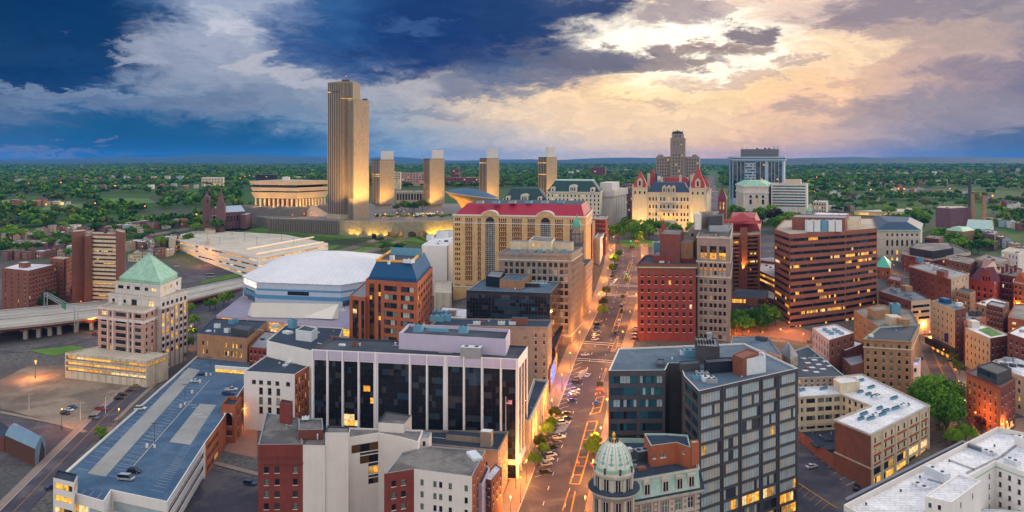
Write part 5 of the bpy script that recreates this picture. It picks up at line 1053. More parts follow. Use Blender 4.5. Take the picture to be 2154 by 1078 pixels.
    for i in range(5): mb = MB(); mb.box(a+d*L*(.1+.2*i)+n*.1, (2.6, .2), b.z0+1, b.z0+4, ang); mb.build('shop_window', 'lit_warm', b.root)
    b.box('roof_shed', 1988, 637, 7, 4, 2.5, 'mansard_blue'); b.box('roof_lantern', 2018, 645, 3, 3, 2.2, 'equip_white', 'roof_white'); b.done()
    b = simple('apartment_building', 'salmon pink block stepping above the cream theatre', 'apartment block', [(2009, 668), (2028, 676), (2075, 668), (2040, 656)], 445, M('salmon', (.45, .16, .13), .85, .15, .3, kind='wall'), 'roof_mid', [(0, 2, 10, 14, 4, 7, D(lit=.1)), (1, 4, 10, 14, 4, 7, D(lit=.1, pal='dark'))]);
    for x in (2045, 2058): b.box('cooling_unit', x, 665, 3, 3, 3, 'steel_dark')
    b.done()
    b = simple('apartment_building', 'cream walled block with bright green planted roof at the right', 'apartment block', [(2030, 690), (2083, 712), (2125, 705), (2068, 682)], 425, M('cream_peach'), 'roof_white', [(0, [.1, .26, .42, .58, .74, .9], 13, 15.5, 4, 7, D(lit=.0, pal='dark')), (1, 4, 11, 15, 4.5, 8, D(lit=.02, pal='dark'))]); b.em[1] = 'brick_maroon'
    mb = MB(); z = b.z1-.55; mb.poly([(*W(x, y, z), z) for x, y in ((2056, 694), (2085, 709), (2110, 704), (2078, 689))]); mb.build('planted_roof', M('roof_grass', (.08, .20, .035), .95, .3, .4), b.root)
    b.box('stair_house', 2048, 688, 5, 4, 3.5, 'trim_white'); b.done()
    b = simple('brick_building', 'dark plum brick block with pale roof at the right edge', 'brick building', [(2119, 700), (2180, 722), (2200, 690), (2150, 684)], 395, 'brick_maroon', 'roof_white', [(0, [.14, .34, .54, .74], 12, 15, 6, 7, D(lit=.1, pal='dark'))]); b.done()
    b = simple('corner_building', 'orange lit brick corner house with black rooftop storey', 'corner building', [(2033, 782), (2104, 815), (2136, 796), (2070, 768)], 345, 'brick_orange', 'roof_dark', [(0, [.1, .25, .4, .56, .72, .87], 16, 17, 5, 9, D(lit=.04, pal='dark')), (1, 4, 14, 17, 5, 9, D(lit=.06, pal='dark'))], par=.5); b.em[1] = 'brick_dark'
    q = b.block('rooftop_storey', [(2055, 770), (2098, 787), (2128, 775), (2086, 760)], 350, 'dark_metal', 'roof_dark', z=b.z1+4.2); q.panel(0, (.05, .95), (3, 14), 8, 1, 'blue', lit=.05, name='window_band'); q.done(); b.ring(0, 2.5, .5, 'brick_dark')
    b.panel(1, (.05, .95), (82, 96), 5, 1, 'lit', lit=.4, name='shop_window'); b.done()
    b = simple('row_building', 'tan stone row building with cluttered white roof next to the corner house', 'row building', [(2136, 786), (2200, 808), (2215, 770), (2120, 752), (2090, 760)], 352, 'trim_tan', 'roof_white', [(0, 4, 12, 17, 6, 9, D(lit=.3, pal='dark'))], cornice=(3, .5, 'trim_tan'))
    for i in range(9): b.box('roof_junk', 2100+i*6, 762+i % 3*5, 2.5, 2, 1+.4*(i % 4), ('equip_gray', 'equip_white', 'steel_dark')[i % 3])
    b.done()
    # tan brick hotel, two masses
    b = simple('hotel', 'tan brick hotel of two joined masses with rows of small windows', 'hotel', [(1817, 713), (1917, 719), (1934, 682), (1850, 688)], 385, 'brick_tan', 'roof_navy', [(0, [.09, .25, .42, .58, .75, .91], 9, 15.6, 5, 8, D(lit=.03, pal='green')), (1, 3, 9, 15.6, 4, 8, D(lit=.05, pal='dark'))], par=.7); b.coping = 'copper_pale'; b.ring(16, 2.5, .35, 'trim_tan', 'ledge'); b.ring(0, 2.5, .5, 'brick_tan'); b.ring(112, 3, .4, 'trim_tan', 'ledge'); b.done()
    q = Bld('rear_mass', '', '', [(1796, 653), (1853, 690), (1932, 680), (1916, 652), (1850, 640)], 464, 'brick_tan', 'roof_gray', .6, zb=b.z0, parent=b.root); q.grid(0, 6, None, 14, 15, 4, 7, lit=.02, pal='dark'); q.grid(1, 5, 3, 10, 15, 4, 7, lit=.02, pal='dark')
    s = q.block('stair_house', [(1825, 647), (1838, 654), (1872, 650), (1862, 641)], 464, 'brick_tan', 'roof_gray', z=q.z1+4.5); s.done(); q.box('cooling_unit', 1882, 660, 5, 5, 6, 'equip_blue'); q.box('stair_house', 1880, 684, 9, 6, 5, 'trim_tan'); q.box('stair_house', 1900, 690, 5, 5, 5, 'brick_tan'); q.done(); q = Bld('annex', '', '', [(1917, 764), (1934, 762), (1937, 752)], 388, 'white_wall', 'roof_mid', .4, zb=b.z0, parent=b.root); q.grid(0, [.5], 1, 12, 10, 7, 8, lit=0); q.panel(0, (.04, .96), (1, 5), 6, 1, 'dark', lit=0, name='lit_sign', mull='sign_violet', mw=.5); q.done()
    b = simple('pink_building', 'pink painted row building with two storeys of arched windows', 'row building', [(1709, 690), (1744, 716), (1797, 700), (1758, 682)], 425, M('pink_wall', (.62, .42, .40), .85, .15, .4, kind='wall'), 'roof_white', [(0, 6, 8, 17, 6, 12, D(style='arch', lit=.02, pal='dark'))]); b.em[1] = 'brick_brown'; b.grid(1, 4, 2, 8, 16, 5, 9, lit=0, pal='dark')
    for i in range(6): b.box('roof_vent_box', 1735+i*7, 696+i % 3*4, 2, 2, 1.4, 'equip_gray' if i % 2 else 'equip_blue')
    b.done()
    b = simple('brick_building', 'maroon brick row block with white roof behind the pink arched building', 'row building', [(1745, 728), (1780, 738), (1818, 722), (1785, 712)], 412, 'brick_maroon', 'roof_white', [(0, 4, 8, 15, 5, 8, D(lit=.02, pal='dark'))]); b.done()
    b = simple('brick_building', 'small maroon brick block against the foot of the tan hotel', 'row building', [(1772, 752), (1790, 770), (1817, 762), (1812, 745)], 395, 'brick_maroon', 'roof_mid', [(0, 3, 8, 15, 4, 7, D(lit=.02, pal='dark'))]); b.done()
    b = simple('market_hall', 'long low block with speckled navy roof behind the dark office', 'hall', [(1676, 795), (1778, 792), (1700, 728), (1665, 740)], 345, 'brick_gray', 'roof_navy', [(0, 8, 5, 10, 4, 6, D(lit=.1))], par=.4); b.coping = 'copper_pale'
    for i in range(10): b.box('roof_patch', 1690+(i*23) % 60, 755+i*3.2, 2.5, 1.6, .3, 'equip_white')
    b.done()
    b = simple('stone_house', 'small pale stone house with curved gray roof beside the navy roofed hall', 'house', [(1640, 742), (1663, 757), (1678, 748), (1660, 734)], 372, 'limestone_gray', 'roof_mid', [(0, 3, 6, 12, 4, 7, D(lit=.02, pal='dark')), (1, 2, 6, 12, 4, 7, D(lit=0, pal='dark'))]); mb = MB(); mb.prism(offset_poly(b.P, -.2), b.z1, b.z1+5, 0, inset=offset_poly(b.P, 3)); mb.build('mansard_roof', 'roof_mid', b.root); b.done()
    b = simple('long_hall', 'long low hall with a plain blue gray roof behind the dark office', 'hall', [(1537, 722), (1645, 748), (1616, 708), (1540, 708)], 372, 'brick_gray', 'roof_blue', [(0, 8, 6, 12, 4, 6, D(lit=.1))], par=.4); b.box('air_conditioner', 1602, 717, 5, 3, 2, 'steel_dark'); b.done()
    b = simple('parking_garage', 'low lit parking deck with white roof between the hotel and banded tower', 'parking garage', [(1597, 570), (1632, 585), (1634, 555), (1600, 552)], 590, 'brick_brown', 'roof_white', par=.6)
    for r in range(2): b.panel(0, (.03, .97), (4+r*11, 9+r*11), 6, 1, 'lit', lit=.8, name='deck_opening')
    b.done()
    b = simple('brick_building', 'orange lit low brick building behind the small white parking deck', 'brick building', [(1597, 548), (1633, 552), (1633, 540)], 640, 'brick_orange', 'roof_mid', [(0, 3, 3, 12, 6, 4, D(lit=.5))]); b.done()
    b = simple('plain_building', 'plain beige block beyond the small white parking deck', 'building', [(1608, 526), (1634, 528), (1632, 518)], 700, 'trim_tan', 'roof_tan', [(0, 3, 4, 9, 3, 4, D(lit=0))]); b.done()
right_mid()
def right_fill():
    for nm, lab, pts, Y, wall, roof, o in (('brick_building', 'low orange lit brick garage beside the green copper turret', [(1868, 586), (1893, 592), (1898, 584)], 640, 'brick_orange', 'roof_mid', .4), ('row_building', 'brick row block under the tree belt, left of the ornate red gable', [(1990, 546), (2040, 556), (2062, 545)], 650, 'brick_brown', 'roof_gray', .1), ('row_building', 'gray roofed block behind the steep slate roofed gable building', [(2050, 545), (2100, 556), (2125, 545)], 640, 'brick_gray', 'roof_gray', .1), ('apartment_building', 'white balconied flats at the right edge below the tree belt', [(2106, 528), (2142, 535), (2160, 526)], 700, 'cream_wall', 'roof_tan', .2), ('row_building', 'purple brick warehouse at the foot of the near chimney stack', [(2066, 490), (2092, 494), (2100, 486)], 900, 'purple_brick', 'roof_mid', .05), ('row_building', 'brick row block between the white civic block and the tree belt', [(1945, 500), (1975, 503), (1985, 497)], 860, 'brick_maroon', 'roof_gray', .1), ('row_building', 'low maroon block tucked behind the salmon block', [(2075, 640), (2110, 648), (2120, 640)], 470, 'brick_maroon', 'roof_mid', .1), ('row_building', 'tan block with dark roof left of the pale roofed tan block', [(2010, 612), (2040, 620), (2052, 612)], 530, 'brick_tan', 'roof_dark', .15),
        ('row_building', 'brick block with white roof below the brown hotel tower at the plaza', [(1600, 622), (1628, 630), (1632, 614)], 545, 'brick_brown', 'roof_white', .2), ('row_building', 'small gray roofed block between the low office and the walk-up', [(1952, 650), (1968, 655), (1975, 648)], 540, 'brick_gray', 'roof_dark', .3)):
        simple(nm, lab, 'building', pts, Y, wall, roof, [(0, 5, 5, 11, 3.4, 6, D(lit=o, pal='dark')), (1, 3, 5, 11, 3, 6, D(lit=o, pal='dark'))]).done()
right_fill()

def left_mid():
    b = simple('slab_tower', 'brown brick apartment slab with cream horizontal balcony bands', 'apartment tower', [(192, 492), (261, 494), (262, 488), (193, 487)], 612, 'brick_brown', 'roof_tan', par=.6, zb=3)
    for r in range(17):
        t = 4+r*8.5
        a, d, L, ang = b.edge(0); n = np.array((d[1], -d[0])); mb = MB(); mb.box(a+d*L*.5+n*.35, (L*.98, .7), b.z1-(t+4.6)*b.px, b.z1-t*b.px, ang); mb.build('balcony', 'cream', b.root)
        b.panel(0, (.02, .98), (t+4.8, t+8.2), 14, 1, 'bronze', lit=.25 if r in (3, 5, 6, 11, 14) else .05, name='window_band', rec=.5, mull='brick_brown', mw=.3)
    b.done()
    for pts, nm in (([(151, 488), (179, 486), (181, 482)], 'stair_tower'), ([(178, 497), (194, 496), (195, 490)], 'stair_tower'), ([(243, 486), (263, 490), (264, 484)], 'stair_tower')):
        q = Bld(nm, '', '', pts, 606, M('brick_slab', (.20, .085, .06), .9, .2, .3, kind='wall'), 'roof_tan', .4, zb=b.z0, parent=b.root); q.done()
    b = simple('apartment_building', 'low brown brick apartment wing with pale roof left of the banded slab', 'apartment block', [(4, 564), (60, 570), (119, 556), (42, 553)], 590, 'brick_brown', 'roof_white', [(1, 9, 8, 9, 3.4, 5, D(lit=.05, pal='dark')), (0, 4, 8, 9, 3, 5, D(lit=.03, pal='dark'))]); b.box('stair_head', 52, 563, 7, 5, 4, 'brick_brown', 'roof_white'); b.done()
    b = simple('apartment_building', 'brown brick apartment wing behind the bushy trees beside the banded slab', 'apartment block', [(104, 543), (134, 546), (153, 540), (122, 538)], 625, 'brick_brown', 'roof_tan', [(0, 3, 8, 9, 3, 5, D(lit=.03, pal='dark')), (1, 3, 8, 9, 3, 5, D(lit=.05, pal='dark'))]); b.done()
    # white walled old warehouse beside the striped office
    b = simple('warehouse', 'white painted warehouse with small arched windows and orange brick side', 'warehouse', [(513, 781), (620, 788), (653, 768), (640, 742), (566, 744)], 345, 'white_wall', 'roof_navy', [(0, [.20, .34, .50, .66, .87], 17, 10, 9, 8, D(rows=1, style='arch', pal='dark', lit=0, frame='trim_brown')), (0, [.34, .51, .68], 32, 20, 8.5, 14, D(rows=3, style='arch', pal='mix', lit=0, frame='trim_brown')), (1, 5, 12, 20, 5, 12, D(lit=.2, pal='dark'))], par=.5); b.em[1] = 'brick_orange'; b.em[0] = 'white_wall'
    for x, y, w in ((607, 764, 2.5), (600, 770, 2), (588, 765, .6)): b.box('roof_hatch', x, y, w, w, .6, 'equip_white')
    b.done()
    b = simple('restaurant_building', 'white walled flat block with navy roof and a boxy white stair house', 'building', [(561, 717), (700, 748), (722, 690), (602, 683)], 372, 'white_wall', 'roof_navy', par=.5); b.coping = 'trim_white'
    q = b.block('stair_house', [(622, 694), (655, 698), (668, 690), (640, 684)], 395, 'equip_white', 'roof_dark', z=b.z1+4.5); q.done(); b.box('cooling_unit', 615, 690, 4, 3, 4.5, 'equip_blue'); b.box('solar_panel', 605, 702, 5, 3, 1.2, 'equip_white'); b.done()
    for i, (x, y) in enumerate(((600, 744), (608, 748), (620, 747), (628, 750), (612, 753), (634, 745))):
        c = W(x, y, 24.); p = thing('patio_umbrella', f'white patio umbrella on the navy warehouse roof, {nth(i)} of the cluster', 'umbrella', (*c, 22.5), 'umbrellas on the roof terrace'); mb = MB(); mb.cyl(c, 21.5, 25.2, .05, n=6); mb.build('pole', 'steel', p); mb = MB(); mb.lathe(c, [(1.7, 24.3), (.9, 24.9), (.05, 25.3)], 8); mb.build('canopy', 'trim_white', p)
    b = simple('brick_building', 'brown brick block with flat navy roof and lit windows near the concourse', 'brick building', [(415, 702), (520, 712), (562, 676), (448, 670)], 425, 'brick_tan', 'roof_navy', [(0, [.12, .2, .58, .72, .79, .88], 14, 18, 4.5, 9, D(lit=.45, pal='blue')), (0, [.55, .62, .7, .78, .86], 30, 18, 4, 10, D(rows=1, lit=.8)), (1, 4, 12, 16, 4, 8, D(lit=.3))], par=.5); b.coping = 'steel_dark'
    q = b.block('plant_room', [(486, 690), (521, 696), (533, 684), (500, 680)], 438, 'steel_dark', 'steel_dark', z=b.z1+3); q.done()
    for x, y in ((487, 682), (495, 680), (457, 690), (478, 700)): b.box('cooling_unit', x, y, 3, 2, 2.4, 'equip_blue' if x > 480 else 'equip_white')
    b.done()
    b = simple('brick_building', 'small red brick building with gray roof behind the parking deck', 'brick building', [(524, 730), (560, 734), (585, 700), (556, 696)], 405, 'brick_red', 'roof_mid', [(0, 4, 6, 14, 4.5, 8, D(lit=.1)), (1, 3, 6, 14, 4, 8, D(lit=.1))]); b.done()
    b = simple('theatre_block', 'large blank white windowless block beside the tan red roofed office', 'building', [(887, 516), (940, 519), (960, 498), (930, 490)], 640, 'white_wall', 'roof_white', par=.6)
    for x, y, w, h in ((905, 500, 5, 5), (930, 494, 10, 6), (945, 492, 8, 6)): b.box('cooling_unit', x, y+6, w, 5, h, 'equip_white', 'equip_gray')
    b.done()
    b = simple('low_building', 'low white roofed service building below the tan office', 'building', [(915, 672), (982, 675), (985, 650), (930, 645)], 470, 'brick_brown', 'roof_white', par=.4); b.box('cooling_unit', 926, 668, 9, 4, 4, 'equip_blue'); b.box('stair_house', 950, 664, 5, 4, 3, 'brick_gray'); b.done()
    b = simple('parking_deck', 'small cream parking deck with a parked white car below the blank white block', 'parking deck', [(913, 615), (950, 617), (950, 590), (915, 592)], 560, 'deck_cream', 'deck_cream', par=.5); b.done('roof_deck')
    # small houses at the left edge of the frame
    b = simple('brick_house', 'old brick house with navy roof and attached shed at the left edge', 'house', [(-60, 905), (8, 922), (40, 912), (0, 885)], 330, 'brick_dark', 'roof_navy', [(0, 3, 8, 14, 5, 8, D(lit=.1))], par=.2); b.done()
    b = Bld('mural_shed', 'brown walled shed with curved pale blue metal roof and painted end wall', 'shed', [(10, 916), (74, 945), (96, 925), (40, 895)], 320, M('shed_brown', (.10, .045, .03), .8, .15, .6, kind='wall'), 'shed_metal', .1); M('shed_metal', (.14, .24, .34), .5, .2, .4); b.em[1] = 'shed_metal'
    mb = MB(); P = b.P
    for i in range(6):
        t, t2 = i/6, (i+1)/6; f = lambda t: ((P[0][0]+(P[3][0]-P[0][0])*t, P[0][1]+(P[3][1]-P[0][1])*t, b.z1+2.6*sin(pi*t)), (P[1][0]+(P[2][0]-P[1][0])*t, P[1][1]+(P[2][1]-P[1][1])*t, b.z1+2.6*sin(pi*t)))
        a, c = f(t); a2, c2 = f(t2); mb.quad(a, c, c2, a2); mb.poly([(*c[:2], b.z1-.05), (*c2[:2], b.z1-.05), c2, c])
    mb.build('curved_roof', 'shed_metal', b.root)
    a, d, L, ang = b.edge(1); n = np.array((d[1], -d[0])); mb = MB(); mb.poly([(*(a+d*L*.3+n*.06), b.z0), (*(a+d*L*.9+n*.06), b.z0), (*(a+d*L*.9+n*.06), b.z0+4), (*(a+d*L*.62+n*.06), b.z1+1), (*(a+d*L*.4+n*.06), b.z0+4)]); mb.build('mural', M('mural_paint', (.05, .03, .03), .8, .3, 1), b.root); b.done()
left_mid()
# ------------------------------------------------------------------ the plaza on the hill and the civic buildings
def slab(b, e, n, w=.32, out=.5, mat='marble', z=(2, None)):
    "closely spaced marble fins, one mesh per wall"
    a, d, L, ang = b.edge(e); nrm = np.array((d[1], -d[0])); mb = MB(); k = b.px
    for i in range(n+1): mb.box(a+d*L*i/n+nrm*(out/2-.02), (w*L/n, out), b.z0 if z[1] is None else b.z1-z[1]*k, b.z1-z[0]*k, ang)
    o = mb.build('fin_wall', mat, b.root); kind(o, 'stuff')
def flood(root, p, t, e, spot=75, col=(1, .50, .10), r=1.5): light('flood_lamp', 'SPOT', p, e*1.7, (col[0], col[1]*.88, col[2]*.8), root, r, t, spot)
def plaza():
    zp = 46.5
    pts = [(566, 462), (720, 470), (955, 470), (1010, 440), (1010, 410), (700, 414), (600, 440)]
    P = [atY(*q) for q in ((566, 998), (714, 963), (775, 951), (840, 944), (900, 951), (966, 968))]+[(-20, 1330), (-330, 1330), (-345, 1040)]
    w = thing('retaining_wall', 'long curved stone retaining wall with ribbed left part and floodlit arched tunnels', 'wall', (-150, 970, 20))
    def at(px, Y, z): return (*atY(px, Y), z)
    # plaza deck
    mb = MB(); mb.prism([(p[0], p[1]) for p in P], 20, zp, 0); mb.build('plaza_podium', M('plaza_stone', (.17, .16, .15), .9, .25, .1), w)
    M('rubble_stone', (.34, .29, .20), .95, .35, .6, kind='wall', c2=(.26, .22, .16))
    a, c = np.array(atY(566, 985.)), np.array(atY(714, 950.)); mb = MB(); mb.prism([tuple(a), tuple(c), (c[0]+2, c[1]+8), (a[0]+2, a[1]+8)], 20, zp+1.2); mb.build('wall', M('wall_concrete', (.20, .175, .15), .9, .25, .3, kind='wall'), w)
    L = np.linalg.norm(c-a); u = (c-a)/L; n = np.array((u[1], -u[0]))
    for i in range(40): mb = MB(); q = a+u*(L*(i+.5)/40)+n*.9; mb.box(q, (1.2, 1.8), 20, zp+.6, atan2(u[1], u[0])); mb.build('buttress', 'wall_concrete', w)
    # curved rubble wall with four tunnel mouths
    xs = np.linspace(714, 965, 60); yy = lambda x: 950-18*sin((x-714)/251*pi)+6*(x-714)/251
    Q = [np.array(atY(x, yy(x))) for x in xs]; mb = MB(); tun = [(823, 19), (843, 19), (866, 21), (887, 21)]
    for p, q, x in zip(Q, Q[1:], xs):
        zb = 22.; hit = [t for t in tun if abs(x+2-t[0]) < t[1]*.42]
        if hit: t = hit[0]; zb = 31+4.5*max(0, 1-((x+2-t[0])/(t[1]*.46))**2)**.5
        mb.quad((*p, zb), (*q, zb), (*q, zp+1), (*p, zp+1)); mb.quad((*p, zp+1), (*q, zp+1), (q[0], q[1]+2, zp+1), (p[0], p[1]+2, zp+1))
        if hit: mb.quad((p[0], p[1]+12, 22), (q[0], q[1]+12, 22), (q[0], q[1]+12, zb+.5), (p[0], p[1]+12, zb+.5), 1); mb.quad((*p, zb), (p[0], p[1]+12, zb), (q[0], q[1]+12, zb), (*q, zb))
    mb.build('wall', ['rubble_stone', 'rust'], w)
    for x in (735, 750, 775, 790, 808, 905, 915, 925, 938, 950): q = atY(x, yy(x)-4.5); flood(w, (*q, h1(*q)+1.), (q[0]+.5, q[1]+5, zp-5), 5200 if x < 850 else 8000, 95, (1, .66, .05), .5)
    for x in (823, 843, 887): q = atY(x, yy(x)+6); light('tunnel_lamp', 'POINT', (*q, 32.5), 900, (1, .5, .12), w, .5)
    mb = MB(); mb.box(atY(787, 931), (5, 1), 25, 33, 0); mb.build('doorway', 'black_void', w)
    # ---- the tall tower
    G_ = 'marble'
    t = Bld('office_tower', 'tallest marble ribbed skyscraper with stepped top above the plaza wall', 'skyscraper', [(690, 173, 985), (741, 168, 966), (775, 0, 1005), (724, 0, 1024)], 985, 'glass_mid_wall' if 0 else 'brick_gray', 'roof_tan', z=123+(335-176)*985/F, zb=zp)
    t.P = [atY(690, 1000), atY(717, 985), atY(742, 989), atY(757, 1012), atY(732, 1026), atY(705, 1018)]; t.n = 6; t.z1 = 123+(335-174)*1000/F
    M('tower_gap', (.03, .024, .024), .35, .2, .2, spec=.5); M('tower_wall', (.29, .205, .125), .8, .12, .2, kind='wall')
    t.wall = 'tower_gap'; t.em[2] = t.em[3] = t.em[4] = t.em[5] = 'tower_wall'
    slab(t, 0, 7, .22, .3); slab(t, 1, 9, .3, .3); slab(t, 2, 10, .6); t.ring(0, 3, .5, 'tower_wall', 'roof_rail')
    t.panel(0, (.02, .98), (20, 22.5), 10, 1, 'dark', lit=.6, name='window_band', rec=-.3, part=True); t.panel(1, (.02, .98), (35, 37), 18, 1, 'lit', lit=.5, name='window_band', rec=-.3); t.done()
    s = Bld('lower_shaft', '', '', [(733, 208, 980), (744, 210, 972), (775, 210, 1000), (760, 0, 1012)], 975, 'tower_gap', 'roof_tan', z=123+(335-209)*975/F, zb=zp, parent=t.root)
    s.em[1] = s.em[2] = 'tower_wall'; slab(s, 0, 4, .22, .3); slab(s, 1, 26, .5); s.panel(0, (.02, .98), (1, 3), 5, 1, 'lit', lit=.5, name='window_band', rec=-.3); s.ring(0, 2, .4, 'tower_wall', 'roof_rail'); s.done()
    b0 = thing  # plinth and roof mast
    mb = MB(); mb.prism(offset_poly(t.P, -1.5), zp, zp+6); mb.build('plinth', 'marble', t.root)
    c = atY(728, 1005); mb = MB(); mb.box(c, (10, 7), t.z1-.5, t.z1+4); mb.tube((*c, t.z1+4), (*c, t.z1+8), .3); mb.tube((c[0]-4, c[1], t.z1+3), (c[0]-4, c[1], t.z1+6), .2); mb.build('roof_plant', 'steel_dark', t.root); mb = MB(); mb.lathe(c, [(.01, t.z1+8), (.6, t.z1+8.5), (.01, t.z1+9)], 8); mb.build('beacon', 'red_light', t.root)
    c = atY(768, 1000); mb = MB(); mb.box(c, (6, 4), s.z1-.5, s.z1+2.5); mb.build('roof_plant', 'steel_dark', t.root)
    for x, Y, tx, tY, e in ((690, 965, 700, 995, 60000), (706, 958, 712, 985, 70000), (726, 950, 728, 985, 80000), (752, 938, 756, 985, 150000), (778, 945, 768, 995, 190000), (794, 975, 775, 1000, 130000)):
        q = atY(x, Y); g = atY(tx, tY); flood(t.root, (*q, zp+1.5), (*g, zp+72), e, 66, (1, .62, .17))
    # ---- four smaller towers
    for i, (x0, xm, x1, ty, by, hx0, hx1, hy, lab) in enumerate(((783, 799, 829, 336, 434, 801, 828, 318, 'shorter marble tower just right of the skyscraper, golden lit to its top'), (891, 904, 934, 334, 438, 908, 933, 316, 'shorter marble tower rising behind the egg-shaped hall, second from the skyscraper'), (1009, 1024, 1049, 333, 430, 1024, 1048, 313, 'shorter marble tower between the egg-shaped hall and the green roofed civic block'), (1133, 1150, 1171, 331, 425, 1147, 1168, 310, 'shorter marble tower standing behind the green roofed civic block'))):
        Y = 1180-i*10.; z1 = 123-(ty-HZ)*Y/F
        a = Bld('office_tower', lab, 'tower', [(x0, ty, Y+14), (xm, ty, Y), (x1, ty, Y+22), (x0+x1-xm, ty, Y+38)], Y+14, 'tower_gap', 'roof_tan', z=z1, zb=zp+7, group='matching marble towers')
        a.em[1] = a.em[2] = 'tower_wall'; slab(a, 0, 5, .22, .3); slab(a, 1, 22, .7)
        for r in ((30, 34), (), (9,), (11, 35))[i]: a.panel(0, (.02, .98), (r, r+2), 6, 1, 'lit', lit=.8, name='window_band', rec=-.4)
        a.done(); mb = MB(); mb.prism([atY(hx0, Y+14), atY(hx0+6, Y+12), atY(hx1, Y+26), atY(hx1-6, Y+36)], z1-1, 123-(hy-HZ)*Y/F); mb.build('lift_tower', M('pale_block', (.60, .58, .57), .9, .12, .3, kind='wall'), a.root)
        mb = MB(); mb.prism(offset_poly(a.P, 3), zp, zp+7.2); mb.build('base_storey', 'marble', a.root)
        for u, e, dx in ((.3, 36000, 0), (.8, 44000, 0)): q = atY(xm+(x1-xm)*u, Y-14); g = atY(xm+(x1-xm)*u, Y+8); flood(a.root, (*q, zp+2), (*g, zp+32), e*1.2, 70, (1, .60, .12))
        q = atY(x0+4, Y-10); g = atY((x0+xm)/2, Y+8); flood(a.root, (*q, zp+2), (*g, zp+25), 16000, 70)
    # ---- museum: tiered marble block on a columned base
    m = thing('museum', 'broad cream museum of jutting tiers over a glowing colonnade', 'museum', (*atY(608, 1080), zp))
    Yf = 1060.; zz = lambda py: 123-(py-HZ)*Yf/F
    F0 = [atY(530, Yf+10), atY(625, Yf-12), atY(690, Yf+42), atY(600, Yf+90)]
    def tier(nm, y0, y1, o0, o1, mat='cream', F0=F0): mb = MB(); mb.prism(offset_poly(F0, -o0), zz(y0), zz(y1), 0, 1, True, offset_poly(F0, -o1)); return mb.build(nm, [mat, 'roof_tan'], m)
    M('museum_stone', (.52, .45, .34), .85, .15, .3); tier('colonnade_core', 436, 418, -11, -11, 'brick_brown'); tier('lower_tier', 418, 405, -2.5, 1, 'museum_stone'); tier('ledge_band', 405.5, 402, -3, -3, 'black_void'); tier('middle_tier', 402.5, 395, -.5, 1.2, 'museum_stone'); tier('window_band', 395.5, 389, -5, -5, 'glass_dark'); tier('upper_tier', 389.5, 381.5, 1, 3, 'museum_stone')
    for e in (0, 1):
        a, c = np.array(F0[e]), np.array(F0[(e+1) % 4]); k = 10
        for i in range(k): q = a+(c-a)*((i+.5)/k); u = (c-a)/np.linalg.norm(c-a); n = np.array((u[1], -u[0])); q = q-n*4; mb = MB(); mb.box(q, (2.2, 2.2), zz(436), zz(419), atan2(u[1], u[0])); mb.build('column', 'cream', m)
    mb = MB(); mb.prism(offset_poly(F0, -14), zp-14, zz(434), 0); mb.build('terrace', 'plaza_stone', m)
    mb = MB(); q = atY(602, 1100); mb.box(q, (9, 7), zz(383), zz(374)); mb.build('roof_plant', 'trim_white', m)
    for x, Y in ((548, 1052), (575, 1045), (605, 1040), (640, 1050), (665, 1068)): q = atY(x, Y+6); light('colonnade_lamp', 'POINT', (*q, zz(432)), 3500, (1, .55, .13), m, 1.)
    for x, Y in ((535, 1040), (570, 1024), (610, 1014), (650, 1025), (685, 1052)): q = atY(x, Y); g = atY(x, Y+34); flood(m, (*q, zz(436)), (*g, zz(395)), 14000, 90)
    mb = MB(); a = atY(648, 1052); c = atY(690, 1030); 
    for i in range(10): mb.box((a[0]+2.6*i, a[1]-2.2*i), (26, 2.4), zz(446)-i*1.0, zz(434)-i*1.1, -.3)
    mb.build('stairs', 'limestone', m)
    # ---- egg-shaped hall
    g = thing('egg_hall', 'gold sided egg-shaped concert hall with smooth blue roof', 'concert hall', (*atY(990, 1080), zp))
    c = np.array(atY(993, 1080)); mb = MB(); n = 40; rx, ry = 37., 26.; zt = 123-(411-HZ)*1080/F; tilt = radians(-2.5)
    def ring(k, z): return [(c[0]+rx*k*cos(2*pi*i/n), c[1]+ry*k*sin(2*pi*i/n), z-4.8*cos(2*pi*i/n)*k) for i in range(n)]
    pr = [(.30, zp+1), (.55, zt-12), (.78, zt-6.5), (.93, zt-2.2), (1., zt)]
    rs = [ring(k, z) for k, z in pr]
    for a, b in zip(rs, rs[1:]):
        for i in range(n): j = (i+1) % n; mb.quad(a[i], a[j], b[j], b[i])
    mb.build('bowl', M('gold_wall', (.55, .38, .15), .6, .12, .3), g, smooth=True)
    mb = MB(); rs = [ring(k, zt+h) for k, h in ((1.012, -.6), (1.012, .5), (.97, .7))]
    for a, b in zip(rs, rs[1:]):
        for i in range(n): j = (i+1) % n; mb.quad(a[i], a[j], b[j], b[i])
    mb.build('rim', 'trim_tan', g)
    mb = MB(); rs = [ring(k, zt+.5+8.5*(1-k**2)) for k in (.985, .8, .6, .4, .2, .03)]
    for a, b in zip(rs, rs[1:]):
        for i in range(n): j = (i+1) % n; mb.quad(a[i], a[j], b[j], b[i])
    mb.build('roof', M('egg_roof', (.06, .125, .22), .7, .1, .1), g, smooth=True)
    mb = MB(); mb.cyl(c, zp-1, zp+3, 11, 9, 20); mb.build('pedestal', 'limestone', g)
    for x in (945, 958, 975): q = atY(x, 1045); flood(g, (*q, zp+1), (*atY(x+6, 1075), zp+12), 16000, 85)
    # long low colonnaded library range behind the plaza
    l = Bld('plaza_building', 'long low white colonnaded building behind the marble towers', 'civic building', [(832, 403, 1300), (895, 403, 1300), (895, 0, 1330), (832, 0, 1330)], 1300, 'marble', 'roof_white', zb=zp)
    for i in range(10): l.panel(0, (.04+.096*i, .04+.096*i+.066), (5, 18), 1, 1, 'dark', lit=0, name='window')
    l.done()
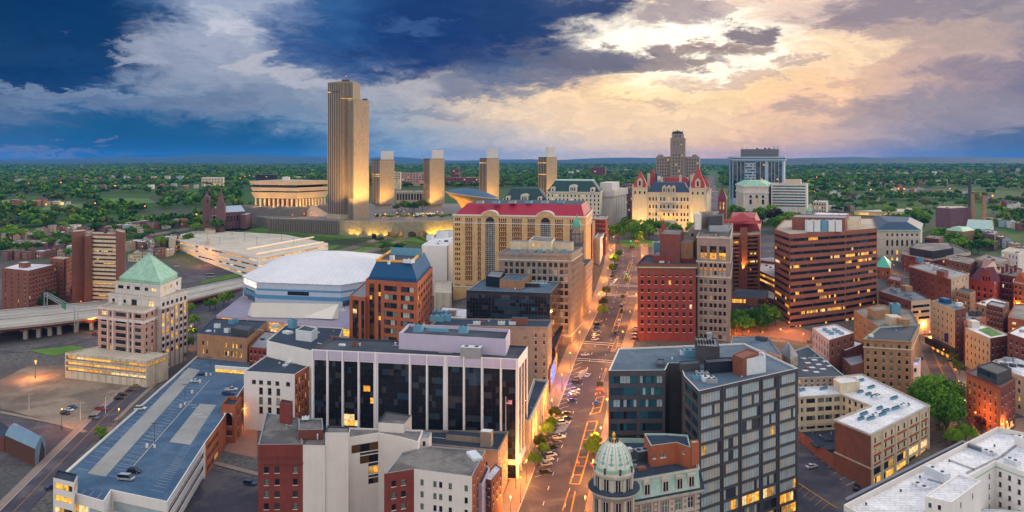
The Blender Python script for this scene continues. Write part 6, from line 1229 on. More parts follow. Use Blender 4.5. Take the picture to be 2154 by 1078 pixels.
    l = Bld('plaza_building', 'low white building with lit arcade between skyscraper and egg-shaped hall', 'civic building', [(875, 450, 1040), (915, 452, 1040), (915, 0, 1056), (875, 0, 1056)], 1040, 'white_wall', 'roof_white', zb=zp-2); l.grid(0, 4, 1, 4, 10, 4, 6, lit=.3); l.done()
plaza()

def civic():
    # floodlit castle-like capitol
    Y = 830.; k = Y/F; z = lambda py: 123-(py-HZ)*k; zb = 46
    b = Bld('capitol', 'floodlit cream stone capitol with red spired towers and blue slate roofs', 'capitol', [(1330, 403, Y), (1486, 403, Y-22), (1496, 0, Y+80), (1340, 0, Y+100)], Y, 'limestone', 'slate_blue', z=z(404), zb=zb)
    cap = M('capitol_stone', (.50, .44, .34), .9, .15, .4, kind='wall'); b.wall = 'capitol_stone'
    Q = lambda zx: b.fr(0, 1280+zx/4.683)[0]
    mid = (408, 440, 470, 515, 548, 592, 640, 675, 718, 748, 780)
    for t, h in ((10, 8), (26, 8), (42, 7), (54, 6)): b.grid(0, [Q(x) for x in mid], 1, t, 10, 3.2, h, style='arch', lit=.06, pal='dark')
    for t, h in ((-2, 6), (10, 8), (26, 8), (42, 7), (54, 6)): 
        if t > 0: b.grid(0, [Q(x) for x in (265, 310, 353, 835, 880, 922)], 1, t, 10, 3.2, h, style='arch', lit=.03, pal='dark')
    b.ring(0, 2, .5, 'capitol_stone'); b.ring(20, 1.5, .3, 'capitol_stone', 'ledge'); b.ring(37, 1.5, .3, 'capitol_stone', 'ledge'); b.ring(51, 1.2, .3, 'capitol_stone', 'ledge')
    a, d, L, ang = b.edge(0); n = np.array((d[1], -d[0]))
    # corner pavilions with steep red spires
    for u, w, dep, apex, py, bk in ((Q(310), 15.5, 14, 361, 394, 0), (Q(880), 16, 14, 351, 394, 0), (Q(385)+.01, 10, 10, 355, 392, 45), (Q(930), 10, 10, 372, 392, 45)):
        c = a+d*L*u-n*(dep/2-1.2+bk); mb = MB(); mb.box(c, (w, dep), zb if not bk else z(410), z(394), ang); mb.build('corner_tower', 'capitol_stone', b.root)
        B_ = [tuple(c+d*sx*w*.5+n*sy*dep*.5) for sx, sy in ((-1, 1), (1, 1), (1, -1), (-1, -1))]
        if sum(B_[i-1][0]*B_[i][1]-B_[i][0]*B_[i-1][1] for i in range(4)) < 0: B_ = B_[::-1]
        mb = MB(); mb.prism(offset_poly(B_, -.5), z(394), z(apex), 0, inset=[tuple(c+d*.3*sx+n*.3*sy) for sx, sy in ((-1, 1), (1, 1), (1, -1), (-1, -1))]); mb.build('spire', 'red_tile', b.root); mb = MB(); mb.tube((*c, z(apex)-.2), (*c, z(apex)+5.5), .22, 5, r1=.05); mb.build('spire_finial', 'steel_dark', b.root)
        if not bk:
            mb = MB(); q = c+n*(dep*.42); mb.box(q, (5.5, 3), z(394), z(380), ang); B2 = [tuple(q+d*2.8*sx+n*1.6*sy) for sx, sy in ((-1, -1), (1, -1), (1, 1), (-1, 1))]
            mb.poly([(*(q-d*3+n*1.7), z(380)), (*(q+d*3+n*1.7), z(380)), (*(q+n*1.7), z(374))]); mb.poly([(*(q-d*3+n*1.7), z(380)), (*(q+n*1.7), z(374)), (*(q-n*3), z(374)), (*(q-d*3-n*3), z(380))]); mb.poly([(*(q+d*3+n*1.7), z(380)), (*(q+d*3-n*3), z(380)), (*(q-n*3), z(374)), (*(q+n*1.7), z(374))]); mb.build('tower_dormer', 'capitol_stone', b.root)
            mb = MB(); mb.box(q+n*1.6, (2, .2), z(391), z(381), ang); mb.build('dormer_window', 'glass_dark', b.root)
            for v in (-.32, 0, .32): mb = MB(); mb.box(c+n*(dep/2+.02)+d*w*v, (1.6, .3), z(408), z(402.5), ang); mb.build('window', 'glass_dark', b.root)
            for v in (-.47, .47): mb = MB(); q = c+n*(dep/2)+d*w*v; mb.cyl(q, zb, z(396), 1.1, n=8); mb.lathe(q, [(1.2, z(396)), (.1, z(386))], 8); mb.build('corner_turret', 'capitol_stone', b.root)
    # blue slate roofs, dormers, chimneys
    def roof(u0, u1, back0, back1, y0, y1, mat='slate_blue', sh=6):
        P = [tuple(a+d*L*u0-n*back0), tuple(a+d*L*u1-n*back0), tuple(a+d*L*u1-n*back1), tuple(a+d*L*u0-n*back1)]; T = offset_poly(P, sh); mb = MB(); mb.prism(P, z(y0), z(y1), 0, inset=T); mb.build('slate_roof', mat, b.root)
    roof(Q(385), Q(800), .3, 26, 403.5, 384); roof(Q(395), Q(470), 28, 88, 403, 366, sh=5); roof(Q(740), Q(830), 28, 88, 403, 370, sh=5); roof(Q(470), Q(770), 60, 92, 395, 376, 'red_tile', 5)
    for x in (548, 594, 640):
        c = a+d*L*Q(x)-n*1.5; mb = MB(); mb.box(c, (4.2, 4), z(404), z(393), ang); mb.poly([(*(c-d*2.2+n*2.05), z(393)), (*(c+d*2.2+n*2.05), z(393)), (*(c+n*2.05), z(389))]); mb.poly([(*(c-d*2.2+n*2.05), z(393)), (*(c+n*2.05), z(389)), (*(c-n*4), z(389)), (*(c-d*2.2-n*4), z(393))]); mb.poly([(*(c+d*2.2+n*2.05), z(393)), (*(c+d*2.2-n*4), z(393)), (*(c-n*4), z(389)), (*(c+n*2.05), z(389))]); mb.build('roof_dormer', 'capitol_stone', b.root)
        mb = MB(); mb.box(c+n*2.1, (1.5, .15), z(403), z(396), ang); mb.build('dormer_window', 'glass_dark', b.root)
    for x, y0, y1, bk in ((372, 395, 365, 22), (505, 390, 374, 20), (692, 386, 368, 22), (800, 392, 368, 24), (820, 395, 366, 40)): mb = MB(); mb.box(a+d*L*Q(x)-n*bk, (2.6, 2.2), z(404), z(y1), ang); mb.build('chimney', 'capitol_stone', b.root)
    # balcony, porch arches and the great stair
    for t, m in ((18.5, 'ledge'), (33.5, 'ledge')): mb = MB(); c = a+d*L*(Q(515)+Q(690))/2+n*1.2; mb.box(c, ((Q(690)-Q(505))*L, 2.6), b.z1-(t+3)*k, b.z1-t*k, ang); mb.build('balcony', 'pale_block', b.root)
    for x in (545, 592, 638): mb = MB(); mb.box(a+d*L*Q(x)+n*.1, (4, .3), b.z1-62*k, b.z1-50*k, ang); mb.build('porch_arch', 'lit_dim', b.root)
    mb = MB(); c = a+d*L*Q(592)
    for i in range(22): mb.box(c+n*(3+i*1.55), (17, 1.6), zb-3, zb+13.2-i*.6, ang)
    mb.build('great_stair', 'limestone', b.root)
    for sx in (-1, 1): mb = MB(); mb.box(c+n*18+d*10*sx, (3, 32), zb-3, zb+6, ang); mb.build('stair_wall', 'limestone', b.root)
    b.done()
    for u, e in ((.06, 16000), (.2, 20000), (.36, 30000), (.5, 40000), (.64, 30000), (.8, 20000), (.94, 16000)): q = a+d*L*u+n*22; g = a+d*L*u; flood(b.root, (*q, zb+2), (*g, zb+16), e, 80, (1, .62, .18))
    for u in (Q(545), Q(592), Q(638)): q = a+d*L*u+n*3; light('porch_lamp', 'POINT', (*q, zb+14), 1400, (1, .5, .1), b.root, .6)
    # stepped stone skyscraper behind
    Y2 = 1060.; k2 = Y2/F; z2 = lambda py: 123-(py-HZ)*k2
    s = Bld('stone_tower', 'gray stepped stone skyscraper with low wings behind the capitol', 'skyscraper', [(1380, 329, Y2), (1471, 329, Y2-8), (1473, 0, Y2+30), (1382, 0, Y2+38)], Y2, 'limestone_gray', 'roof_gray', z=z2(330), zb=46)
    s.grid(0, [.04, .1, .16, .22, .28, .72, .78, .84, .9, .96], 11, 5, 6.6, 2.2, 3.6, lit=.04, style='bare', pal='dark'); s.pil(0, [.012, .07, .13, .19, .25, .31, .69, .75, .81, .87, .93, .985], 1.0, .5, 'limestone_gray', (0, None))
    def sub(nm, pts, t): q = Bld(nm, '', '', [(p[0], 0, p[1]) for p in pts], Y2, 'limestone_gray', 'roof_gray', .6, zb=46, parent=s.root, z=z2(t)); return q
    q = sub('central_shaft', ((1410, Y2-6), (1441, Y2-9), (1443, Y2+22), (1412, Y2+25)), 291); q.grid(0, [.2, .4, .6, .8], 14, 34, 6.6, 2.2, 3.8, lit=.1, style='bare', pal='dark'); q.grid(0, [.28, .5, .72], 2, 7, 5, 3, 3.4, lit=.4, style='bare', pal='dark'); q.pil(0, [.08, .3, .5, .7, .92], 1.3, .6, 'limestone_gray', (0, None)); q.done()
    q = sub('upper_shaft', ((1413, Y2-2), (1438, Y2-4), (1439, Y2+18), (1414, Y2+20)), 282); q.grid(0, [.3, .5, .7], 1, 3, 5, 2.4, 4, lit=.1, style='bare', pal='dark'); q.done()
    c = atY(1425.5, Y2+8); mb = MB(); mb.lathe(c, [(7.5, z2(283)), (7.5, z2(279)), (8.2, z2(278.6)), (8, z2(278)), (.3, z2(274.5)), (.05, z2(272))], 8); mb.build('crown_roof', 'slate_green', s.root)
    for x in (1416, 1436): cc = atY(x, Y2+2); mb = MB(); mb.tube((*cc, z2(283)), (*cc, z2(272)), .3, 4, r1=.1); mb.build('corner_mast', 'steel_dark', s.root)
    for x in (1389, 1462): mb = MB(); mb.lathe(atY(x, Y2+4), [(4, z2(330)), (4, z2(327)), (1, z2(325))], 10); mb.build('roof_dome', 'limestone_gray', s.root)
    s.done()
    # blue white office tower
    Y3 = 1080.; z3 = lambda py: 123-(py-HZ)*Y3/F
    o = Bld('office_tower', 'white framed office tower with dark glass stripes and wide overhanging top', 'office tower', [(1542, 331, Y3), (1649, 331, Y3-16), (1652, 0, Y3+30), (1534, 0, Y3+60)], Y3, M('frame_blue', (.30, .42, .58), .7, .15, .3, kind='wall'), 'roof_dark', z=z3(331), zb=40)
    q_ = lambda x: o.fr(0, 1280+x/4.683)[0]
    for x0, x1 in ((1230, 1266), (1271, 1302), (1307, 1341), (1453, 1494), (1499, 1541), (1574, 1604), (1609, 1635), (1640, 1674), (1679, 1710)): o.panel(0, (max(.004, q_(x0)), q_(x1)), (9, 86), 2, 26, 'blue', lit=.008, name='window_bay', mull='frame_dark', mw=.05, rowpal=['dark', 'blue'])
    for x0, x1 in ((1345, 1450),): 
        for r in range(12): o.panel(0, (q_(x0), q_(x1)), (9+r*6, 12+r*6), 6, 1, 'mix', lit=0, name='window_band')
    o.panel(3, (.3, .8), (9, 90), 3, 26, 'blue', lit=0, name='window_bay', mw=.05); o.ring(-1, 8, 1.8, 'frame_blue', 'crown_band'); o.ring(2, 2, 1.9, 'glass_mid', 'crown_window'); 
    p = Bld('plant_room', '', '', [(1558, 0, Y3+10), (1638, 0, Y3+2), (1640, 0, Y3+26), (1560, 0, Y3+34)], Y3, M('plant_gray', (.14, .15, .18), .7, .2, .3), 'roof_dark', .3, zb=o.z1-1, parent=o.root, z=z3(314)); p.done()
    for x, h in ((1561, 6), (1570, 4), (1593, 3), (1610, 3), (1618, 3), (1627, 7), (1630, 6), (1636, 7)): cc = atY(x, Y3+12); mb = MB(); mb.tube((*cc, z3(315)), (*cc, z3(314)+h*.62), .3 if h > 3 else 1.4, 5); mb.build('mast', 'steel_dark', o.root)
    o.done()
    # green roofed courthouse and striped annex
    Y4 = 950.
    c = Bld('courthouse', 'white stone courthouse with pale green copper roof and front columns', 'courthouse', [(1564, 392, Y4), (1614, 391, Y4-6), (1626, 0, Y4+62), (1548, 0, Y4+70)], Y4, 'granite_white', 'copper', z=123-(391-HZ)*Y4/F, zb=40)
    c.grid(0, [.3, .56, .82], 1, 20, 10, 4.5, 6, lit=0, pal='dark'); c.grid(0, [.3, .56, .82], 1, 29, 10, 4.5, 10, lit=.3, pal='dark'); c.pil(0, [.2, .42, .68, .93], 2, .8, 'granite_white', (18, None), 'column'); c.grid(3, 9, 1, 22, 10, 3, 16, lit=0, pal='dark'); c.pil(3, [.06+.11*i for i in range(9)], 2, .5, 'granite_white', (18, None)); c.ring(0, 3, .9, 'granite_white'); c.ring(14, 2.5, .9, 'granite_white', 'entablature')
    mb = MB(); mb.prism(offset_poly(c.P, -.6), c.z1, 123-(380-HZ)*(Y4+30)/F, 0, inset=offset_poly(c.P, 9)); mb.build('copper_roof', 'copper', c.root); c.done()
    s = Bld('office_annex', 'white office with teal ribbon windows beside the green roofed courthouse', 'office', [(1622, 389, Y4+8), (1697, 386, Y4-4), (1700, 0, Y4+30), (1624, 0, Y4+44)], Y4+8, 'granite_white', 'roof_tan', z=123-(387-HZ)*Y4/F, zb=38)
    for r in range(8): s.panel(0, (.04, .96), (4+r*5.9, 6.8+r*5.9), 14, 1, 'teal', lit=0, name='window_band', rowpal=['aqua'], mull='glass_teal')
    p = Bld('plant_room', '', '', [(1650, 0, Y4+14), (1684, 0, Y4+8), (1686, 0, Y4+24), (1652, 0, Y4+30)], Y4, 'trim_tan', 'roof_tan', .3, zb=s.z1-1, parent=s.root, z=s.z1+5); p.done(); s.done()
    # green roofed state offices left of the capitol
    Y5 = 860.
    e = Bld('civic_building', 'cream civic block with steep dark green roof and white dormers', 'civic building', [(1150, 403, Y5), (1263, 405, Y5-20), (1268, 0, Y5+40), (1156, 0, Y5+60)], Y5, 'cream_civic' if 0 else 'limestone', 'slate_green', z=123-(403-HZ)*Y5/F, zb=44); M('civic_cream', (.60, .56, .46), .85, .12, .4, kind='wall'); e.wall = 'civic_cream'
    e.grid(0, 14, 5, 6, 8.5, 3, 5, lit=.05, style='bare', pal='dark'); e.ring(0, 2.5, .8, 'civic_cream'); e.grid(1, 6, 5, 6, 8.5, 2.5, 5, lit=0, style='bare', pal='dark')
    def mans(b, top, P=None, sh=5): mb = MB(); P = offset_poly(b.P, .4); mb.prism(P, b.z1, 123-(top-HZ)*b.Y/F, 0, inset=offset_poly(b.P, sh)); mb.build('steep_roof', 'slate_green', b.root)
    def dorm(b, us, big=()):
        a, d, L, ang = b.edge(0); n = np.array((d[1], -d[0])); kk = b.px
        for u in us:
            w = 16*kk if u in big else 9*kk; h = 10*kk if u in big else 7*kk; c = a+d*L*u-n*.5; mb = MB(); mb.box(c, (w, 4), b.z1, b.z1+h, ang)
            A = [pi*i/8 for i in range(9)]
            for t, t2 in zip(A, A[1:]): p = lambda t, y: (*(c+d*w*.5*cos(t)+n*y), b.z1+h+w*.32*sin(t)); mb.quad(p(t, 2), p(t2, 2), (*(c+d*w*.5*cos(t2)+n*2), b.z1+h), (*(c+d*w*.5*cos(t)+n*2), b.z1+h)); mb.quad(p(t, 2), p(t, -5), p(t2, -5), p(t2, 2))
            mb.build('dormer', 'civic_cream', b.root)
            for v in ((-.25, 0, .25) if u in big else (0,)): mb = MB(); mb.box(c+d*w*v+n*2.02, (w*(.16 if u in big else .35), .1), b.z1+h*.2, b.z1+h*.9, ang); mb.build('dormer_window', 'glass_dark', b.root)
    mans(e, 381, sh=9); dorm(e, (.12, .5, .86), (.5,)); mb = MB(); mb.prism(offset_poly(e.P, 9), e.z1+10.5, 123-(380-HZ)*Y5/F+.3); mb.build('roof_ridge', 'copper_pale', e.root); e.done()
    e = Bld('civic_building', 'lower cream civic block with green mansard beside the egg-shaped hall', 'civic building', [(1058, 423, Y5+60), (1150, 424, Y5+40), (1156, 0, Y5+90), (1060, 0, Y5+110)], Y5+60, 'civic_cream', 'slate_green', z=123-(422-HZ)*(Y5+60)/F, zb=44); e.grid(0, 12, 2, 6, 8, 3, 5, lit=.05, style='bare', pal='dark'); mans(e, 397, sh=10); dorm(e, (.12, .5, .85), (.5,)); e.ring(0, 2, .6, 'civic_cream'); e.done()
    Y6 = 900.
    e = Bld('court_building', 'blocky white modern court building with narrow vertical slots', 'civic building', [(1268, 412, Y6), (1290, 413, Y6-4), (1318, 0, Y6+70), (1290, 0, Y6+80)], Y6, 'pale_block', 'roof_white', z=123-(400-HZ)*Y6/F, zb=44)
    for i in range(7): e.panel(0, (.08+.13*i, .08+.13*i+.05), (2, 14), 1, 1, 'dark', lit=0, name='window'); 
    for i in range(4): e.panel(1, (.2+.2*i, .2+.2*i+.03), (18, 58), 1, 1, 'dark', lit=0, name='window')
    mb = MB(); mb.prism([atY(1262, Y6+6), atY(1288, Y6+2), atY(1303, Y6+50), atY(1276, Y6+54)], e.z1-1, 123-(385-HZ)*Y6/F); mb.build('roof_block', 'pale_block', e.root); e.ring(0, 14, 1.6, 'pale_block', 'overhang'); e.done()
    simple('brick_block', 'dark brown brick block between the white court building and capitol', 'building', [(1308, 393, 1000), (1330, 394, 998), (1332, 0, 1030), (1310, 0, 1032)], 1000, 'purple_brick', 'roof_gray', [(0, 5, 4, 8, 2, 4, D(lit=.1, style='bare'))], zb=44, z=123-(388-HZ)*1000/F).done()
    simple('brick_building', 'red brick street block right of the tan red roofed office', 'brick building', [(1243, 459, 690), (1274, 462, 682), (1279, 452, 720), (1250, 0, 730)], 690, 'brick_red', 'roof_mid', [(0, 5, 6, 9, 3, 5, D(lit=.03, pal='dark')), (1, 4, 6, 9, 3, 5, D(lit=.1, pal='dark'))], z=123-(459-HZ)*690/F, cornice=(2, .4, 'limestone')).done()
    simple('street_building', 'tan street block with pale cornice beside the red brick street block', 'street building', [(1236, 478, 625), (1246, 480, 620), (1252, 470, 660), (1242, 0, 665)], 625, 'brick_tan', 'roof_mid', [(1, 5, 6, 10, 3, 6, D(lit=.1))], z=123-(470-HZ)*625/F).done()
    simple('street_building', 'white fronted street block near the upper end of the main street', 'street building', [(1250, 500, 640), (1262, 503, 634), (1272, 492, 690), (1260, 0, 695)], 640, 'cream_wall', 'roof_mid', [(1, 6, 5, 10, 3, 6, D(lit=.1))], z=123-(502-HZ)*636/F).done()
    simple('street_building', 'brown street block with lit shop fronts nearest the green square', 'street building', [(1261, 502, 670), (1274, 504, 665), (1280, 496, 712), (1268, 0, 716)], 670, 'brick_brown', 'roof_dark', [(1, 6, 4, 9, 3, 5, D(lit=.15))], z=123-(500-HZ)*668/F).done()
    # brown brick church tower with pointed roof beyond the deco tower
    t = Bld('church_tower', 'square brown brick church tower with steep pointed roof and lit openings', 'church', [(1510, 421, 760), (1527, 421, 756), (1529, 0, 772), (1512, 0, 775)], 760, 'brick_maroon', 'red_tile', z=123-(420-HZ)*760/F, zb=40); t.grid(0, [.3, .7], 2, 6, 8, 3, 6, lit=1, pal='lit', style='arch'); mb = MB(); mb.prism(offset_poly(t.P, -.6), t.z1, 123-(392-HZ)*760/F, 0, inset=[tuple(t.c+np.array(v)*.2) for v in ((-1, -1), (1, -1), (1, 1), (-1, 1))]); mb.build('pointed_roof', M('slate_red', (.12, .03, .045), .7, .2, .6), t.root); t.done()
    # slim dark church spire near the park
    c = atY(1396, 690); g = h1(*c); t = thing('church_spire', 'thin dark stone church spire in front of the capitol stair', 'church', (*c, g)); mb = MB(); mb.box(c, (7, 7), g-1, 123-(485-HZ)*690/F); mb.build('belfry', 'brick_dark', t); mb = MB(); mb.lathe(c, [(3.2, 123-(485-HZ)*690/F), (1.6, 123-(473-HZ)*690/F), (.05, 123-(459-HZ)*690/F)], 8); mb.build('spire', 'brick_dark', t)
civic()

def cathedral():
    Y = 985.; k = Y/F; z = lambda py: 123-(py-HZ)*k; zb = 34
    b = Bld('cathedral', 'brown stone twin-spired cathedral with pale metal nave roof', 'cathedral', [(440, 446, Y), (462, 446, Y-8), (516, 448, Y+20), (498, 0, Y+40)], Y, M('brownstone', (.16, .085, .085), .9, .25, .4, kind='wall'), 'roof_mid', z=z(447), zb=zb)
    b.grid(0, [.5], 1, 6, 10, 9, 17, style='arch', lit=0, pal='dark'); b.grid(1, 8, 1, 7, 10, 2.6, 14, style='arch', lit=0, pal='dark'); b.pil(1, [.01+.123*i for i in range(9)], 1.6, 1., 'brownstone', (2, None), 'buttress')
    P = b.P; m0 = (np.array(P[0])+P[1])/2; m1 = (np.array(P[2])+P[3])/2; zr = z(435); mb = MB()
    mb.quad((*P[1], b.z1), (*P[2], b.z1), (*m1, zr), (*m0, zr)); mb.quad((*P[3], b.z1), (*P[0], b.z1), (*m0, zr), (*m1, zr)); mb.build('nave_roof', M('zinc', (.42, .50, .60), .4, .1, .3), b.root)
    for q, pp in ((m0, (P[0], P[1])), (m1, (P[2], P[3]))): mb = MB(); mb.poly([(*pp[0], b.z1-.3), (*pp[1], b.z1-.3), (*q, zr-.1)]); mb.build('gable', 'brownstone', b.root)
    for x, Y0, w, sh, ap, nm in ((435, Y+10, 8.5, 416, 404, 0), (465, Y-8, 9.5, 426, 394, 1)):
        c = atY(x, Y0); mb = MB(); mb.box(c, (w, w), zb-2, z(sh+(20 if not nm else 0)), .15); mb.box(c, (w*.8, w*.8), z(sh+20), z(sh), .15); mb.build('bell_tower', 'brownstone', b.root)
        mb = MB(); mb.lathe(c, [(w*.45, z(sh)), (w*.2, z((sh+ap)/2)), (.05, z(ap))], 8); mb.build('spire', 'brownstone', b.root)
        for s_ in (-.3, .3): mb = MB(); mb.box((c[0]+s_*w, c[1]-w*.42), (1.2, .3), z(sh+12), z(sh+5), .15); mb.build('louvre', 'lit_dim' if nm else 'black_void', b.root)
    q = Bld('transept', '', '', [(505, 455, Y+8), (518, 453, Y-2), (530, 0, Y+30), (515, 0, Y+38)], Y, 'brownstone', 'zinc', .3, zb=zb, parent=b.root, z=z(452)); q.done(); b.done()
    # pale multi-deck car park
    g = Bld('parking_garage', 'wide cream multi-level car park with white banded sides below the cathedral', 'parking garage', [(352, 500), (543, 542), (690, 512), (600, 494), (420, 484)], 800, 'white_wall', 'deck_cream', par=.7, z=32)
    for r in range(4): g.panel(0, (.01, .99), (4+r*10, 9+r*10), 26, 1, 'bronze', lit=.75, name='deck_opening', mull='white_wall', mw=.6, rec=.8); g.panel(1, (.01, .99), (4+r*10, 9+r*10), 20, 1, 'lit', lit=.8, name='deck_opening', mull='white_wall', mw=.6, rec=.8)
    for pts in ([(355, 500), (368, 503), (372, 496)], [(432, 508), (441, 510), (444, 504)], [(430, 484), (452, 486), (455, 480)]): q = g.block('stair_tower', pts, 800, 'trim_tan', 'roof_tan', z=g.z1+3.2, zb=g.z0); q.done()
    for x0, y0, x1, y1 in ((520, 526, 660, 500), (540, 536, 680, 511)):
        z_ = g.z1-.7; a, c = W(x0, y0, z_), W(x1, y1, z_); mb = MB(); mb.tube((*a, z_+.6), (*c, z_+.6), .9, 4); mb.build('deck_parapet', 'white_wall', g.root); mb = MB(); mb.tube((a[0], a[1]-1.2, z_+.3), (c[0], c[1]-1.2, z_+.3), .6, 4); mb.build('lit_strip', 'lit_garage', g.root)
    for i in range(10): mb = MB(); c = W(410+i*26, 498+i % 3*8, g.z1); mb.tube((*c, g.z1-.7), (*c, g.z1+7), .14, 5); mb.box((c[0], c[1]), (1.8, .5), g.z1+7, g.z1+7.3); mb.build('deck_light', 'steel_dark', g.root)
    g.done('roof_deck')
    # striped midrise wall behind the towers, and distant blocks
    for lab, px0, px1, y0, Y, wall, dep in (('long gray banded hospital block left of the second marble tower', 832, 892, 364, 1900, 'granite_pink', 30), ('tan stub block beside the first marble tower', 829, 842, 362, 1750, 'trim_tan', 20), ('long brown brick hospital range between the marble towers', 935, 1006, 374, 1900, 'brick_maroon', 30), ('dark red high block of stepped masses between the marble towers', 948, 966, 356, 2100, 'brick_maroon', 30), ('purple brick school block right of the last marble tower', 1243, 1273, 352, 2600, 'brick_maroon', 30), ('dark glass office low behind the tiered museum', 538, 583, 368, 1700, 'glass_dark_wall', 30), ('cream stucco hospital block on the far left skyline', 424, 470, 374, 1900, 'cream', 40), ('row of white flats beyond the museum', 583, 640, 372, 2300, 'cream_wall', 20)):
        b = simple('distant_block', lab, 'building', [(px0, y0, Y), (px1, y0, Y-10), (px1+2, 0, Y+dep), (px0+2, 0, Y+dep)], Y, wall, 'roof_white', [(0, max(4, int((px1-px0)/6)), 3, 5, 2.5, 2.2, D(lit=.12, style='bare', pal='dark', rows=4))], z=123-(y0-HZ)*Y/F); b.done()
    # right: power house with three stacks, flat parking deck
    b = simple('power_house', 'windowless dark brown power house with lit roof corner', 'power house', [(1968, 438, 1080), (2000, 442, 1062), (2042, 440, 1085), (2020, 0, 1130), (1975, 0, 1125)], 1080, 'purple_brick', 'roof_tan', z=123-(437-HZ)*1080/F); b.done()
    for x, y0, y1, Y, m, w, lab in ((2040, 379, 452, 1095, 'steel_dark', 2.2, 'dark steel chimney stack beside the power house'), (2046, 405, 462, 1075, 'brick_tan', 2.2, 'tan brick chimney stack next to the dark steel stack'), (2070, 409, 485, 1000, 'brick_tan', 2.4, 'tan brick chimney stack nearest the green roofed hall')):
        c = atY(x, Y); g = h1(*c)-2; zt = 123-(y0-HZ)*Y/F; s = thing('chimney_stack', lab, 'chimney', (*c, g)); mb = MB(); mb.cyl(c, g, zt, w*1.25, w*.95, 14); mb.build('shaft', m, s); mb = MB(); mb.lathe(c, [(w*.96, zt-1.5), (w*1.12, zt-1.2), (w*1.12, zt), (w*.7, zt)], 14); mb.build('rim', 'brick_dark', s)
    b = simple('turbine_hall', 'hall with pale green metal roof below the chimney stacks', 'hall', [(2032, 480, 960), (2085, 484, 945), (2090, 0, 990), (2040, 0, 1005)], 960, 'pale_blue_wall', 'copper', [(0, 8, 6, 10, 3, 5, D(lit=.03))], z=123-(480-HZ)*960/F); P = b.P; mb = MB(); m0, m1 = (np.array(P[0])+P[3])/2, (np.array(P[1])+P[2])/2; zr = b.z1+9; mb.quad((*P[0], b.z1), (*P[1], b.z1), (*m1, zr), (*m0, zr)); mb.quad((*P[2], b.z1), (*P[3], b.z1), (*m0, zr), (*m1, zr)); mb.poly([(*P[1], b.z1), (*P[2], b.z1), (*m1, zr)]); mb.poly([(*P[3], b.z1), (*P[0], b.z1), (*m0, zr)]); mb.build('gable_roof', 'copper_pale', b.root); b.done()
    b = simple('shed', 'tan shed with a green metal roof left of the chimney stacks', 'shed', [(1990, 482, 930), (2025, 492, 910), (2050, 486, 930), (2012, 0, 950)], 930, 'brick_tan', 'copper', z=123-(486-HZ)*920/F); mb = MB(); mb.prism(offset_poly(b.P, -.6), b.z1, b.z1+4, 0, inset=offset_poly(b.P, 6)); mb.build('hip_roof', 'copper', b.root); b.done()
    b = simple('parking_garage', 'flat cream topped parking garage half hidden by trees on the right', 'parking garage', [(1797, 442, 1310), (1858, 452, 1285), (1952, 446, 1310), (1900, 436, 1370)], 1310, 'deck_cream', 'deck_cream', z=123-(444-HZ)*1310/F); b.panel(0, (.05, .95), (3, 8), 10, 1, 'lit', lit=.9, name='deck_opening'); b.panel(1, (.02, .95), (4, 8), 14, 1, 'lit', lit=.5, name='deck_opening'); b.block('stair_tower', [(1905, 441), (1916, 442), (1918, 438)], 1320, 'cream', 'roof_tan').done(); b.done('roof_deck')
    simple('brick_block', 'red brick low block behind the banded tower roof', 'building', [(1703, 452, 800), (1775, 456, 785), (1790, 0, 830), (1720, 0, 850)], 800, 'brick_red', 'roof_white', [(0, 6, 4, 9, 4, 4, D(lit=.05))], z=123-(453-HZ)*800/F).done()
    c = atY(1702, 790); g = 123-(453-HZ)*790/F; t = thing('cupola', 'green copper cupola above the trees behind the banded tower', 'cupola', (*c, g-3)); mb = MB(); mb.box(c, (4.5, 4.5), g-6, g+4); mb.build('drum', 'copper', t); mb = MB(); mb.lathe(c, [(3, g+4), (2.2, g+6), (.8, g+8), (.1, g+11)], 8); mb.build('roof', 'copper', t)
    simple('apartment_building', 'cream brick flats among trees on the right', 'apartment block', [(1711, 424, 900), (1738, 427, 890), (1742, 0, 915), (1716, 0, 925)], 900, 'limestone', 'roof_white', [(0, 5, 4, 7, 3, 4, D(lit=.1))], z=123-(424-HZ)*900/F).done()
cathedral()
# ------------------------------------------------------------------ streets, lots, lawns
import bmesh
def drape(name, P, mat, off=.15, k='structure', maxe=9):
    bm = bmesh.new(); vs = [bm.verts.new((*p, 0)) for p in P]; bm.faces.new(vs); bmesh.ops.triangulate(bm, faces=bm.faces[:])
    for _ in range(6):
        es = [e for e in bm.edges if e.calc_length() > maxe]
        if not es: break
        bmesh.ops.subdivide_edges(bm, edges=es, cuts=1); bmesh.ops.triangulate(bm, faces=[f for f in bm.faces if len(f.verts) > 3])
    for v in bm.verts: v.co.z = h1(v.co.x, v.co.y)+off
    bmesh.ops.recalc_face_normals(bm, faces=bm.faces[:])
    for f in bm.faces:
        if f.normal.z < 0: f.normal_flip()
    me = bpy.data.meshes.new(name); bm.to_mesh(me); bm.free(); me.materials.append(M(mat) if isinstance(mat, str) else mat)
    o = bpy.data.objects.new(name, me); COL.objects.link(o); return kind(o, k) if k else o
def pxpoly(pp): return [G(*p) for p in pp]
def resample(pts, d=4.):
    p = np.array(pts, float); L = np.r_[0, np.cumsum(np.linalg.norm(np.diff(p, axis=0), axis=1))]; n = max(2, int(L[-1]/d)+1); t = np.linspace(0, L[-1], n)
    return np.stack([np.interp(t, L, p[:, i]) for i in (0, 1)], -1)
